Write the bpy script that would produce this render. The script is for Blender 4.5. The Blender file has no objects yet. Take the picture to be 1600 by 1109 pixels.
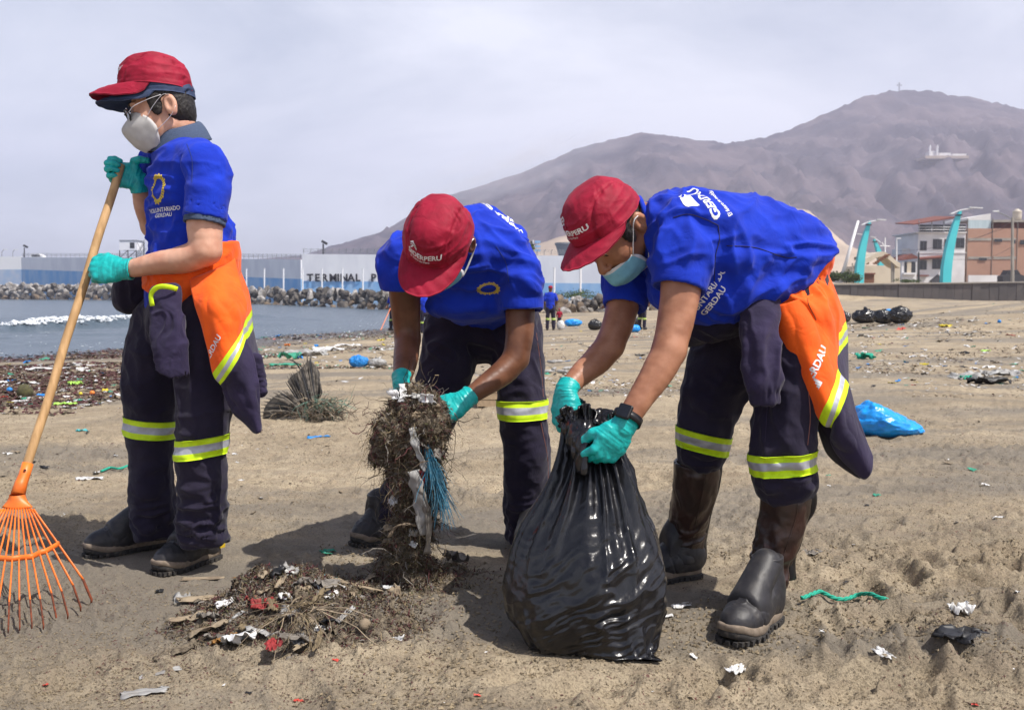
import bpy, bmesh, math, random
import numpy as np
from mathutils import Vector, Matrix
from mathutils.bvhtree import BVHTree
R = math.radians
rnd = random.Random(7)
scene = bpy.context.scene
COL = scene.collection
# ---------------------------------------------------------------- camera, sky, sun, exposure
HC = 0.93
FPX = 1556.0
PITCH = math.atan((554.5 - 455.0) / FPX)
cam_data = bpy.data.cameras.new('camera')
cam_data.sensor_width = 36.0
cam_data.lens = FPX / 1600.0 * 36.0
cam_data.clip_start = 0.05
cam_data.clip_end = 9000
cam_data.dof.use_dof = True
cam_data.dof.focus_distance = 3.1
cam_data.dof.aperture_fstop = 9.0
cam = bpy.data.objects.new('camera', cam_data)
COL.objects.link(cam)
cam.location = (0, 0, HC)
cam.rotation_euler = (math.pi / 2 - PITCH, 0, 0)
scene.camera = cam
SUN = Vector((0.56, -0.36, 1.08)).normalized()
world = bpy.data.worlds.new('World')
scene.world = world
world.use_nodes = True
wt = world.node_tree
for n in list(wt.nodes):
 wt.nodes.remove(n)
w_out = wt.nodes.new('ShaderNodeOutputWorld')
w_bg = wt.nodes.new('ShaderNodeBackground')
w_sky = wt.nodes.new('ShaderNodeTexSky')
w_sky.sky_type = 'NISHITA'
w_sky.sun_disc = False
w_sky.sun_elevation = math.asin(SUN.z)
w_sky.sun_rotation = math.atan2(SUN.x, SUN.y)
w_sky.air_density = 1.0
w_sky.dust_density = 2.5
w_sky.ozone_density = 1.5
w_tc = wt.nodes.new('ShaderNodeTexCoord')
w_map = wt.nodes.new('ShaderNodeMapping')
w_map.inputs['Scale'].default_value = (1.0, 1.0, 3.2)
w_map.inputs['Rotation'].default_value = (0, R(12), R(20))
w_n = wt.nodes.new('ShaderNodeTexNoise')
w_n.inputs['Scale'].default_value = 1.7
w_n.inputs['Detail'].default_value = 7
w_n.inputs['Roughness'].default_value = 0.55
w_n.inputs['Distortion'].default_value = 0.4
w_r = wt.nodes.new('ShaderNodeMapRange')
w_r.inputs['From Min'].default_value = 0.36
w_r.inputs['From Max'].default_value = 0.68
w_r.inputs['To Min'].default_value = 0.22
w_r.inputs['To Max'].default_value = 0.97
w_mix = wt.nodes.new('ShaderNodeMix')
w_mix.data_type = 'RGBA'
w_mix.inputs['B'].default_value = (9.2, 9.5, 10.4, 1)
wt.links.new(w_tc.outputs['Generated'], w_map.inputs['Vector'])
wt.links.new(w_map.outputs['Vector'], w_n.inputs['Vector'])
wt.links.new(w_n.outputs['Fac'], w_r.inputs['Value'])
w_sx = wt.nodes.new('ShaderNodeSeparateXYZ'); wt.links.new(w_tc.outputs['Generated'], w_sx.inputs['Vector'])
w_el = wt.nodes.new('ShaderNodeMapRange')          # the haze layer thins towards the zenith
for k_, v_ in (('From Min', 0.27), ('From Max', 0.52), ('To Min', 1.0), ('To Max', 0.08)): w_el.inputs[k_].default_value = v_
wt.links.new(w_sx.outputs['Z'], w_el.inputs['Value'])
w_mu = wt.nodes.new('ShaderNodeMath'); w_mu.operation = 'MULTIPLY'
wt.links.new(w_r.outputs['Result'], w_mu.inputs[0]); wt.links.new(w_el.outputs['Result'], w_mu.inputs[1])
wt.links.new(w_mu.outputs[0], w_mix.inputs['Factor'])
wt.links.new(w_sky.outputs['Color'], w_mix.inputs['A'])
wt.links.new(w_mix.outputs['Result'], w_bg.inputs['Color'])
w_bg.inputs['Strength'].default_value = 0.09
wt.links.new(w_bg.outputs['Background'], w_out.inputs['Surface'])
sun_data = bpy.data.lights.new('sun', 'SUN')
sun_data.energy = 5.0
sun_data.angle = R(0.5)
sun_data.color = (1.0, 0.95, 0.88)
sun = bpy.data.objects.new('sun', sun_data)
COL.objects.link(sun)
sun.rotation_euler = SUN.to_track_quat('Z', 'Y').to_euler()
sun.location = (6, -3, 12)
vs = scene.view_settings
vs.view_transform = 'Standard'
vs.look = 'None'
vs.exposure = 0.34
vs.gamma = 1.0
vs.use_curve_mapping = False
scene.render.engine = 'CYCLES'
scene.cycles.use_denoising = True
scene.cycles.max_bounces = 7
scene.cycles.diffuse_bounces = 3
scene.cycles.glossy_bounces = 3
scene.cycles.transmission_bounces = 4
scene.cycles.volume_bounces = 1
scene.cycles.volume_step_rate = 4
scene.cycles.caustics_reflective = False
scene.cycles.caustics_refractive = False
# ---------------------------------------------------------------- helpers
CP, SP = math.cos(PITCH), math.sin(PITCH)
def P(px, py, D):
 """world point at depth D (metres along +Y) seen at photo pixel px, py"""
 x = (px - 800.0) / FPX
 y = (554.5 - py) / FPX
 d = (x, CP + y * SP, -SP + y * CP)
 k = D / d[1]
 return np.array([d[0] * k, D, HC + d[2] * k])
def PZ(px, py, z):
 """world point on the level z seen at photo pixel px, py"""
 x = (px - 800.0) / FPX
 y = (554.5 - py) / FPX
 d = (x, CP + y * SP, -SP + y * CP)
 k = (z - HC) / d[2]
 return np.array([d[0] * k, d[1] * k, z])
def unit(v):
 v = np.asarray(v, float)
 return v / (np.linalg.norm(v) + 1e-12)
def _hash(ix, iy, iz, seed):
 h = (ix.astype(np.uint32) * np.uint32(374761393)) ^ (iy.astype(np.uint32) * np.uint32(668265263)) ^ (iz.astype(np.uint32) * np.uint32(2147483647 - 19)) ^ np.uint32(seed * 7919 + 13)
 h = (h ^ (h >> np.uint32(13))) * np.uint32(1274126177)
 h = h ^ (h >> np.uint32(16))
 return (h & np.uint32(0xffff)).astype(np.float32) / 32767.5 - 1.0
def vnoise(Q, seed=0):
 Q = np.asarray(Q, dtype=np.float64)
 i = np.floor(Q).astype(np.int64)
 f = (Q - i).astype(np.float32)
 u = f * f * f * (f * (f * 6 - 15) + 10)
 out = 0
 for dx in (0, 1):
  wx = u[:, 0] if dx else 1 - u[:, 0]
  for dy in (0, 1):
   wy = u[:, 1] if dy else 1 - u[:, 1]
   for dz in (0, 1):
    wz = u[:, 2] if dz else 1 - u[:, 2]
    out = out + wx * wy * wz * _hash(i[:, 0] + dx, i[:, 1] + dy, i[:, 2] + dz, seed)
 return out
def fbm(Q, octv=4, seed=0, gain=0.5):
 a, s, t = 1.0, 0, 0
 Q = np.asarray(Q, float)
 for o in range(octv):
  s = s + a * vnoise(Q * (2.03 ** o), seed + o * 11)
  t += a
  a *= gain
 return s / t
def sstep(a, b, x):
 t = np.clip((x - a) / (b - a), 0, 1)
 return t * t * (3 - 2 * t)
# ---- object bookkeeping
def tag(o, label=None, cat=None, group=None, kind=None):
 if label: o['label'] = label
 if cat: o['category'] = cat
 if group: o['group'] = group
 if kind: o['kind'] = kind
 return o
def empty(name, loc, label=None, cat=None, group=None):
 o = bpy.data.objects.new(name, None)
 o.empty_display_size = 0.1
 COL.objects.link(o)
 o.location = tuple(float(v) for v in loc)
 return tag(o, label, cat, group)
def make_mesh(name, V, F, smooth=True):
 me = bpy.data.meshes.new(name)
 V = np.asarray(V, dtype=np.float32)
 if isinstance(F, np.ndarray):
  n, k = F.shape
  me.vertices.add(len(V)); me.vertices.foreach_set('co', V.ravel())
  me.loops.add(n * k); me.loops.foreach_set('vertex_index', F.astype(np.int32).ravel())
  me.polygons.add(n)
  me.polygons.foreach_set('loop_start', np.arange(0, n * k, k, dtype=np.int32))
  me.update(calc_edges=True)
  me.validate()
 else:
  me.from_pydata(V.tolist(), [], F)
  me.update()
 me.polygons.foreach_set('use_smooth', np.full(len(me.polygons), bool(smooth)))
 return me
def world_mat(o):
 m = o.matrix_basis.copy()
 return m if o.parent is None else world_mat(o.parent) @ o.matrix_parent_inverse @ m
def link(name, me, mat=None, parent=None, loc=None):
 o = bpy.data.objects.new(name, me)
 COL.objects.link(o)
 if mat is not None:
  for m in (mat if isinstance(mat, (list, tuple)) else [mat]):
   me.materials.append(m)
 if loc is not None:
  o.location = tuple(float(v) for v in loc)
 if parent is not None:
  o.parent = parent
  if loc is None:                       # mesh given in world coordinates
   o.matrix_parent_inverse = world_mat(parent).inverted()
 return o
def obj(name, V, F, mat=None, parent=None, smooth=True, mi=None):
 me = make_mesh(name, V, F, smooth)
 o = link(name, me, mat, parent)
 if mi is not None:
  me.polygons.foreach_set('material_index', np.asarray(mi, dtype=np.int32))
 return o
# ---- shape collector for boxes, tubes, prisms
class MB:
 def __init__(s): s.v = []; s.f = []; s.m = []
 def add(s, V, F, m=0):
  n = len(s.v)
  s.v.extend([tuple(float(c) for c in p) for p in V]); s.f.extend([tuple(i + n for i in f) for f in F]); s.m.extend([m] * len(F))
 def box(s, c, size, R3=None, m=0, taper=1.0):
  x, y, z = [k / 2 for k in size]
  V = [(-x, -y, -z), (x, -y, -z), (x, y, -z), (-x, y, -z), (-x * taper, -y * taper, z), (x * taper, -y * taper, z), (x * taper, y * taper, z), (-x * taper, y * taper, z)]
  V = np.array(V)
  if R3 is not None: V = V @ np.asarray(R3).T
  s.add(V + np.asarray(c), [(3, 2, 1, 0), (4, 5, 6, 7), (0, 1, 5, 4), (1, 2, 6, 5), (2, 3, 7, 6), (3, 0, 4, 7)], m)
 def tube(s, pts, rad, n=8, m=0, flat=1.0, cap=True, side=None):
  pts = [np.asarray(p, float) for p in pts]
  if not hasattr(rad, '__len__'): rad = [rad] * len(pts)
  V = []; prev = side
  for i, p in enumerate(pts):
   t = unit(pts[min(i + 1, len(pts) - 1)] - pts[max(i - 1, 0)])
   a = prev if prev is not None else np.array([0.0, 0, 1.0] if abs(t[2]) < 0.9 else [1.0, 0, 0])
   a = unit(np.asarray(a, float) - t * np.dot(a, t)); prev = a
   b = np.cross(t, a)
   for k in range(n):
    an = 2 * math.pi * k / n
    V.append(p + rad[i] * (a * math.cos(an) + b * math.sin(an) * flat))
  F = []
  for i in range(len(pts) - 1):
   for k in range(n):
    F.append((i * n + k, i * n + (k + 1) % n, (i + 1) * n + (k + 1) % n, (i + 1) * n + k))
  if cap:
   F.append(tuple(range(n - 1, -1, -1))); F.append(tuple((len(pts) - 1) * n + k for k in range(n)))
  s.add(V, F, m)
 def prism(s, poly, thick, origin=(0, 0, 0), ax=(1, 0, 0), ay=(0, 0, 1), m=0):
  """closed outline in the ax/ay plane, thickened along ax x ay"""
  ax = np.asarray(ax, float); ay = np.asarray(ay, float); nz = unit(np.cross(ax, ay)); o = np.asarray(origin, float)
  n = len(poly)
  A = [o + ax * p[0] + ay * p[1] + nz * thick / 2 for p in poly]; B = [o + ax * p[0] + ay * p[1] - nz * thick / 2 for p in poly]
  F = [tuple(range(n)), tuple(range(2 * n - 1, n - 1, -1))] + [(i, i + n, (i + 1) % n + n, (i + 1) % n) for i in range(n)]
  s.add(A + B, F, m)
 def build(s, name, mat=None, parent=None, smooth=False):
  me = bpy.data.meshes.new(name)
  me.from_pydata(s.v, [], s.f); me.update()
  me.polygons.foreach_set('material_index', np.array(s.m, dtype=np.int32))
  me.polygons.foreach_set('use_smooth', np.full(len(s.f), bool(smooth)))
  return link(name, me, mat, parent)
def catmull(pts, n):
 """n samples per span through the rows of pts"""
 p = np.asarray(pts, float)
 p = np.vstack([2 * p[0] - p[1], p, 2 * p[-1] - p[-2]])
 out = []
 for i in range(1, len(p) - 2):
  for k in range(n):
   t = k / n
   out.append(0.5 * ((2 * p[i]) + (-p[i - 1] + p[i + 1]) * t + (2 * p[i - 1] - 5 * p[i] + 4 * p[i + 1] - p[i + 2]) * t * t + (-p[i - 1] + 3 * p[i] - 3 * p[i + 1] + p[i + 2]) * t ** 3))
 out.append(p[-2])
 return np.array(out)
# ---- signed distance fields and their surface
class Field:
 def __init__(s, lo, hi, h):
  s.h = h; s.lo = np.asarray(lo, float) - 3 * h
  s.n = np.ceil((np.asarray(hi, float) + 3 * h - s.lo) / h).astype(int) + 1
  s.f = np.full(s.n, 1.0, dtype=np.float32)
 def _win(s, lo, hi):
  a = np.clip(np.floor((np.asarray(lo) - s.lo) / s.h).astype(int), 0, s.n)
  b = np.clip(np.ceil((np.asarray(hi) - s.lo) / s.h).astype(int) + 1, 0, s.n)
  if np.any(b <= a): return None
  sl = tuple(slice(a[i], b[i]) for i in range(3))
  ax = [(s.lo[i] + s.h * np.arange(a[i], b[i])).astype(np.float32) for i in range(3)]
  return sl, ax[0][:, None, None], ax[1][None, :, None], ax[2][None, None, :]
 def _op(s, lo, hi, fn, k, op):
  pad = k + 3 * s.h
  w = s._win(np.asarray(lo) - pad, np.asarray(hi) + pad)
  if w is None: return
  sl, X, Y, Z = w
  d = fn(X, Y, Z); a = s.f[sl]
  if op == 'sub':
   d = -d; kk = max(k, 1e-5); h = np.clip(0.5 - 0.5 * (a - d) / kk, 0, 1) if k > 0 else None
   s.f[sl] = np.maximum(a, d) if k <= 0 else (a * (1 - h) + d * h + kk * h * (1 - h))
  else:
   if k <= 0: s.f[sl] = np.minimum(a, d)
   else:
    h = np.clip(0.5 + 0.5 * (d - a) / k, 0, 1)
    s.f[sl] = d * (1 - h) + a * h - k * h * (1 - h)
 def cap(s, a, b, ra, rb, k=0.0, op='add'):
  a = np.asarray(a, float); b = np.asarray(b, float); r = max(ra, rb); e = b - a; L2 = float(e @ e) + 1e-12
  def fn(X, Y, Z):
   x, y, z = X - a[0], Y - a[1], Z - a[2]
   t = np.clip((x * e[0] + y * e[1] + z * e[2]) / L2, 0, 1)
   return np.sqrt((x - t * e[0]) ** 2 + (y - t * e[1]) ** 2 + (z - t * e[2]) ** 2) - (ra + (rb - ra) * t)
  s._op(np.minimum(a, b) - r, np.maximum(a, b) + r, fn, k, op)
 def ell(s, c, r, Rm=None, k=0.0, op='add'):
  c = np.asarray(c, float); r = np.asarray(r, float); Rm = np.eye(3) if Rm is None else np.asarray(Rm)
  m = r.min(); R_ = r.max()
  def fn(X, Y, Z):
   x, y, z = X - c[0], Y - c[1], Z - c[2]
   q = 0
   for i in range(3):
    u = (x * Rm[0, i] + y * Rm[1, i] + z * Rm[2, i])
    if i == 0: A = (u / r[0]) ** 2; B = (u / r[0] ** 2) ** 2
    else: A = A + (u / r[i]) ** 2; B = B + (u / r[i] ** 2) ** 2
   A = np.sqrt(A); B = np.sqrt(B)
   return A * (A - 1) / (B + 1e-9)
  s._op(c - R_, c + R_, fn, k, op)
 def etube(s, a, b, ra, rb, side, k=0.0, op='add', flat=(False, False)):
  """elliptic tapered tube; ra, rb = (half width along side, half depth across)"""
  a = np.asarray(a, float); b = np.asarray(b, float); e = b - a; L = float(np.linalg.norm(e)) + 1e-9; n = e / L
  sv = np.asarray(side, float); sv = unit(sv - n * (sv @ n)); ov = np.cross(n, sv)
  r = max(*ra, *rb)
  def fn(X, Y, Z):
   x, y, z = X - a[0], Y - a[1], Z - a[2]
   w = x * n[0] + y * n[1] + z * n[2]; t = np.clip(w / L, 0, 1)
   rx = ra[0] + (rb[0] - ra[0]) * t; ry = ra[1] + (rb[1] - ra[1]) * t
   u = x * sv[0] + y * sv[1] + z * sv[2]; v = x * ov[0] + y * ov[1] + z * ov[2]
   wo = w - t * L
   m = np.minimum(rx, ry)
   q2 = (u / rx) ** 2 + (v / ry) ** 2
   g = np.sqrt((u / rx ** 2) ** 2 + (v / ry ** 2) ** 2)
   q = np.sqrt(q2)
   d = np.where(g > 1e-6, q * (q - 1) / (g + 1e-6), -m)
   dc = d
   if flat[0] or flat[1]:
    fl = ((wo < 0) & flat[0]) | ((wo > 0) & flat[1])
    d3 = np.sqrt(np.maximum(d, 0) ** 2 + wo ** 2)
    rnd_ = (np.sqrt(q2 + (wo / m) ** 2) - 1) * m
    d = np.where(wo == 0, dc, np.where(fl, d3, rnd_))
   else:
    d = np.where(wo == 0, dc, (np.sqrt(q2 + (wo / m) ** 2) - 1) * m)
   return d
  s._op(np.minimum(a, b) - r, np.maximum(a, b) + r, fn, k, op)
 def chain(s, secs, side, k=0.012, n=4, op='add'):
  """secs rows: x,y,z,rx,ry; smooth elliptic limb"""
  c = catmull(secs, n)
  sides = None
  if np.ndim(side) == 2: sides = catmull(side, n)
  for i in range(len(c) - 1):
   s.etube(c[i, :3], c[i + 1, :3], tuple(c[i, 3:5]), tuple(c[i + 1, 3:5]), sides[i] if sides is not None else side, k if i == 0 else 0.0015, op)
 def box(s, c, half, Rm=None, rr=0.005, k=0.0, op='add'):
  c = np.asarray(c, float); half = np.asarray(half, float) - rr; Rm = np.eye(3) if Rm is None else np.asarray(Rm)
  R_ = float(np.linalg.norm(half)) + rr
  def fn(X, Y, Z):
   x, y, z = X - c[0], Y - c[1], Z - c[2]
   q = [np.abs(x * Rm[0, i] + y * Rm[1, i] + z * Rm[2, i]) - half[i] for i in range(3)]
   return np.sqrt(np.maximum(q[0], 0) ** 2 + np.maximum(q[1], 0) ** 2 + np.maximum(q[2], 0) ** 2) + np.minimum(np.maximum(q[0], np.maximum(q[1], q[2])), 0) - rr
  s._op(c - R_, c + R_, fn, k, op)
 def cut(s, p, nrm):
  """keep the side away from nrm"""
  p = np.asarray(p, float); n = unit(nrm)
  ax = [(s.lo[i] + s.h * np.arange(s.n[i])).astype(np.float32) for i in range(3)]
  d = (ax[0][:, None, None] - p[0]) * n[0] + (ax[1][None, :, None] - p[1]) * n[1] + (ax[2][None, None, :] - p[2]) * n[2]
  s.f = np.maximum(s.f, d)
 def surf(s, smooth=1):
  f = s.f
  ins = f < 0
  c = np.zeros(tuple(s.n - 1), np.int8)
  for dx in (0, 1):
   for dy in (0, 1):
    for dz in (0, 1):
     c += ins[dx:s.n[0] - 1 + dx, dy:s.n[1] - 1 + dy, dz:s.n[2] - 1 + dz]
  act = np.argwhere((c > 0) & (c < 8))
  idx = np.full(tuple(s.n - 1), -1, np.int32)
  idx[act[:, 0], act[:, 1], act[:, 2]] = np.arange(len(act))
  corners = [(a, b, g) for a in (0, 1) for b in (0, 1) for g in (0, 1)]
  val = [f[act[:, 0] + a, act[:, 1] + b, act[:, 2] + g] for a, b, g in corners]
  acc = np.zeros((len(act), 3), np.float32); cnt = np.zeros(len(act), np.float32)
  for i in range(8):
   for j in range(i + 1, 8):
    A, B = np.array(corners[i]), np.array(corners[j])
    if np.abs(A - B).sum() != 1: continue
    m = (val[i] < 0) != (val[j] < 0)
    t = np.where(m, val[i] / np.where(m, val[i] - val[j], 1), 0)
    acc += np.where(m[:, None], A + t[:, None] * (B - A), 0)
    cnt += m
  V = (act + acc / cnt[:, None]) * s.h + s.lo
  Fs = []
  for ax in range(3):
   o = [0, 1, 2]; o.remove(ax); u, v = o
   sh = list(s.n); A = [slice(1, n - 1) for n in s.n]; B = [slice(1, n - 1) for n in s.n]
   A[ax] = slice(0, s.n[ax] - 1); B[ax] = slice(1, s.n[ax])
   d = ins[tuple(A)].astype(np.int8) - ins[tuple(B)].astype(np.int8)
   e = np.argwhere(d != 0); sg = d[e[:, 0], e[:, 1], e[:, 2]]
   off = np.array([1, 1, 1]); off[ax] = 0
   e = e + off
   def at(du, dv):
    q = e.copy(); q[:, u] -= du; q[:, v] -= dv
    return idx[q[:, 0], q[:, 1], q[:, 2]]
   q = np.stack([at(1, 1), at(0, 1), at(0, 0), at(1, 0)], 1)
   if ax == 1: q = q[:, ::-1]
   q = np.where((sg > 0)[:, None], q, q[:, ::-1])
   Fs.append(q)
  F = np.vstack(Fs)
  F = F[(F >= 0).all(1)]
  for _ in range(smooth): V = relax(V, F, 0.5)
  return V, F
def relax(V, F, a=0.5):
 acc = np.zeros_like(V); cnt = np.zeros(len(V))
 for i in range(F.shape[1]):
  p, q = F[:, i], F[:, (i + 1) % F.shape[1]]
  for c in range(3):
   acc[:, c] += np.bincount(p, V[q, c], len(V)) + np.bincount(q, V[p, c], len(V))
  cnt += np.bincount(p, minlength=len(V)) + np.bincount(q, minlength=len(V))
 m = cnt > 0
 out = V.copy(); out[m] = V[m] * (1 - a) + a * acc[m] / cnt[m, None]
 return out
def vnormals(V, F):
 n = np.cross(V[F[:, 2]] - V[F[:, 0]], V[F[:, -1]] - V[F[:, 1]])
 N = np.zeros_like(V)
 for i in range(F.shape[1]):
  for c in range(3): N[:, c] += np.bincount(F[:, i], n[:, c], len(V))
 return N / (np.linalg.norm(N, axis=1)[:, None] + 1e-12)
def folds(V, c, rad, along, spacing, amp, seed=0, stretch=5.0, sharp=1.6):
 """cloth folds running in direction 'along', faded out away from c"""
 c = np.asarray(c, float); a = unit(along)
 t = unit(np.cross(a, [0.31, 0.87, 0.38])); b = np.cross(a, t)
 Q = V - c
 rad3 = np.asarray(rad, float) * np.ones(1)
 w = np.exp(-((Q ** 2).sum(1) / float(rad3[0]) ** 2))
 wr = fbm(Q / (spacing * 2.5), 2, seed + 5) * spacing * 0.9
 q = np.stack([(Q @ a) / (spacing * stretch), (Q @ t + wr) / spacing, (Q @ b + wr) / spacing], 1)
 n = vnoise(q, seed)
 r = (1 - np.abs(n)) ** sharp
 return amp * w * (r - 0.55)
def box_R(x, y, z):
 return np.stack([unit(x), unit(y), unit(z)], 1)
# ---------------------------------------------------------------- materials
MATS = {}
def new_mat(name):
 m = bpy.data.materials.new(name); m.use_nodes = True
 nt = m.node_tree
 return m, nt, nt.nodes['Principled BSDF']
def mat(name, col, rough=0.8, col2=None, scale=40.0, detail=4, bump=0.0, bscale=None, bdist=0.002, spec=0.4, sheen=0.0, metal=0.0, coat=0.0,
  stretch=(1, 1, 1), sub=0.0, alpha=1.0, trans=0.0, thr=(0.35, 0.65), rvar=0.0, weave=0.0, coords='Object'):
 if name in MATS: return MATS[name]
 m, nt, b = new_mat(name)
 L = nt.links.new
 tc = nt.nodes.new('ShaderNodeTexCoord'); mp = nt.nodes.new('ShaderNodeMapping')
 mp.inputs['Scale'].default_value = stretch
 L(tc.outputs[coords], mp.inputs['Vector'])
 n = nt.nodes.new('ShaderNodeTexNoise'); n.inputs['Scale'].default_value = scale; n.inputs['Detail'].default_value = detail
 L(mp.outputs['Vector'], n.inputs['Vector'])
 c2 = col2 if col2 is not None else tuple(c * 0.82 for c in col)
 mr = nt.nodes.new('ShaderNodeMapRange'); mr.inputs['From Min'].default_value = thr[0]; mr.inputs['From Max'].default_value = thr[1]
 mr.interpolation_type = 'SMOOTHSTEP'
 L(n.outputs['Fac'], mr.inputs['Value'])
 mx = nt.nodes.new('ShaderNodeMix'); mx.data_type = 'RGBA'
 mx.inputs['A'].default_value = (*col, 1); mx.inputs['B'].default_value = (*c2, 1)
 L(mr.outputs['Result'], mx.inputs['Factor']); L(mx.outputs['Result'], b.inputs['Base Color'])
 b.inputs['Roughness'].default_value = rough
 if rvar:
  r2 = nt.nodes.new('ShaderNodeMapRange'); r2.inputs['To Min'].default_value = max(0.02, rough - rvar); r2.inputs['To Max'].default_value = min(1, rough + rvar)
  L(n.outputs['Fac'], r2.inputs['Value']); L(r2.outputs['Result'], b.inputs['Roughness'])
 b.inputs['Specular IOR Level'].default_value = spec
 b.inputs['Metallic'].default_value = metal
 b.inputs['Sheen Weight'].default_value = sheen
 b.inputs['Coat Weight'].default_value = coat
 if sub:
  b.inputs['Subsurface Weight'].default_value = sub
  b.inputs['Subsurface Radius'].default_value = (0.012, 0.005, 0.003); b.inputs['Subsurface Scale'].default_value = 1.0
 if alpha < 1: b.inputs['Alpha'].default_value = alpha
 if trans: b.inputs['Transmission Weight'].default_value = trans
 if bump or weave:
  bn = nt.nodes.new('ShaderNodeTexNoise'); bn.inputs['Scale'].default_value = bscale or scale * 3; bn.inputs['Detail'].default_value = 5
  L(mp.outputs['Vector'], bn.inputs['Vector'])
  bp = nt.nodes.new('ShaderNodeBump'); bp.inputs['Strength'].default_value = bump or 0.3; bp.inputs['Distance'].default_value = bdist
  h = bn.outputs['Fac']
  L(h, bp.inputs['Height']); last = bp
  if sheen or 'skin' in name:      # crumple of worn cloth, uneven skin
   sk = 'skin' in name; wn = nt.nodes.new('ShaderNodeTexNoise'); wn.inputs['Scale'].default_value = 45 if sk else 17; wn.inputs['Detail'].default_value = 3; wn.inputs['Distortion'].default_value = .3 if sk else 1.6
   L(mp.outputs['Vector'], wn.inputs['Vector']); wb = nt.nodes.new('ShaderNodeBump'); wb.inputs['Strength'].default_value = .3 if sk else .38; wb.inputs['Distance'].default_value = .003 if sk else .010
   L(wn.outputs['Fac'], wb.inputs['Height']); L(bp.outputs['Normal'], wb.inputs['Normal']); last = wb
  L(last.outputs['Normal'], b.inputs['Normal'])
 MATS[name] = m
 return m
M = {}
M['blue_shirt'] = mat('blue_shirt', (0.005, 0.034, 0.46), 0.88, (0.004, 0.026, 0.38), 14, bump=0.35, bscale=700, bdist=0.0006, sheen=0.08, spec=0.25)
M['grey_knit'] = mat('grey_knit', (0.07, 0.10, 0.17), 0.9, (0.04, 0.06, 0.11), 420, bump=0.4, bscale=600, bdist=0.0008)
M['navy'] = mat('navy_twill', (0.012, 0.009, 0.026), 0.9, (0.020, 0.016, 0.034), 7, bump=0.4, bscale=900, bdist=0.0006, sheen=0.12, spec=0.25)
M['navy_light'] = mat('navy_jacket', (0.030, 0.022, 0.060), 0.88, (0.021, 0.016, 0.043), 12, bump=0.4, bscale=900, bdist=0.0006, sheen=0.12, spec=0.25)
M['stitch'] = mat('stitching', (0.30, 0.12, 0.09), 0.8)
M['orange'] = mat('orange_cloth', (0.93, 0.125, 0.006), 0.8, (0.83, 0.095, 0.004), 15, bump=0.3, bscale=900, bdist=0.0006, sheen=0.1, spec=0.3)
M['hi_yellow'] = mat('reflective_yellow', (0.62, 0.86, 0.012), 0.6, (0.55, 0.78, 0.01), 60)
M['hi_grey'] = mat('reflective_grey', (0.42, 0.43, 0.48), 0.42, (0.35, 0.36, 0.40), 50, metal=0.15, spec=0.6)
M['cap_red'] = mat('cap_red', (0.31, 0.006, 0.030), 0.68, (0.24, 0.005, 0.023), 25, bump=0.3, bscale=500, bdist=0.0005, spec=0.25, sheen=0.03)
M['cap_navy'] = mat('cap_navy', (0.035, 0.055, 0.12), 0.8, (0.025, 0.04, 0.09), 25, bump=0.3, bscale=500, bdist=0.0005)
M['white_print'] = mat('white_print', (0.8, 0.8, 0.82), 0.6)
M['yellow_print'] = mat('yellow_print', (0.75, 0.55, 0.03), 0.6)
M['glove'] = mat('nitrile_glove', (0.006, 0.44, 0.42), 0.42, (0.005, 0.35, 0.34), 60, bump=0.55, bscale=150, bdist=0.0016, spec=0.5)
M['skin_a'] = mat('skin_fair', (0.64, 0.37, 0.26), 0.5, (0.54, 0.27, 0.18), 18, bump=0.25, bscale=350, bdist=0.0005, sub=0.12)
M['skin_b'] = mat('skin_dark', (0.175, 0.074, 0.040), 0.42, (0.115, 0.045, 0.023), 18, bump=0.25, bscale=350, bdist=0.0005, sub=0.06)
M['skin_c'] = mat('skin_brown', (0.40, 0.19, 0.112), 0.43, (0.29, 0.125, 0.070), 18, bump=0.25, bscale=350, bdist=0.0005, sub=0.1)
M['hair'] = mat('black_hair', (0.008, 0.006, 0.006), 0.5, (0.016, 0.012, 0.010), 300, bump=0.9, bscale=420, bdist=0.003, stretch=(1, 1, 0.25))
M['mask_grey'] = mat('respirator', (0.50, 0.49, 0.48), 0.85, (0.46, 0.45, 0.44), 50, bump=0.2, bscale=800, bdist=0.0005)
M['mask_white'] = mat('elastic_white', (0.75, 0.74, 0.76), 0.8)
M['mask_blue'] = mat('surgical_mask', (0.22, 0.52, 0.68), 0.8, (0.19, 0.46, 0.62), 50, bump=0.2, bscale=800, bdist=0.0005)
M['black_plastic'] = mat('black_plastic', (0.012, 0.012, 0.014), 0.35)
M['watch_glass'] = mat('watch_glass', (0.006, 0.006, 0.008), 0.08, spec=0.7)
M['bag_black'] = mat('black_bag', (0.006, 0.006, 0.008), 0.24, (0.012, 0.012, 0.014), 30, bump=0.5, bscale=34, bdist=0.006, stretch=(1, 1, 0.6), spec=0.5, rvar=0.08)
M['bag_far'] = mat('black_bag_far', (0.010, 0.010, 0.012), 0.25, spec=0.6)
M['bag_blue'] = mat('blue_bag', (0.01, 0.26, 0.75), 0.28, (0.015, 0.33, 0.85), 12, bump=0.7, bscale=30, bdist=0.01, spec=0.5)
M['leather'] = mat('brown_leather', (0.038, 0.016, 0.012), 0.36, (0.022, 0.010, 0.008), 22, bump=0.5, bscale=70, bdist=0.003, spec=0.55, rvar=0.1)
M['boot'] = mat('black_leather', (0.022, 0.021, 0.024), 0.5, (0.050, 0.045, 0.042), 30, bump=0.4, bscale=260, bdist=0.001, thr=(0.45, 0.8))
M['sole_tan'] = mat('sole_tan', (0.22, 0.175, 0.135), 0.85, (0.16, 0.125, 0.09), 60, bump=0.3)
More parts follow.
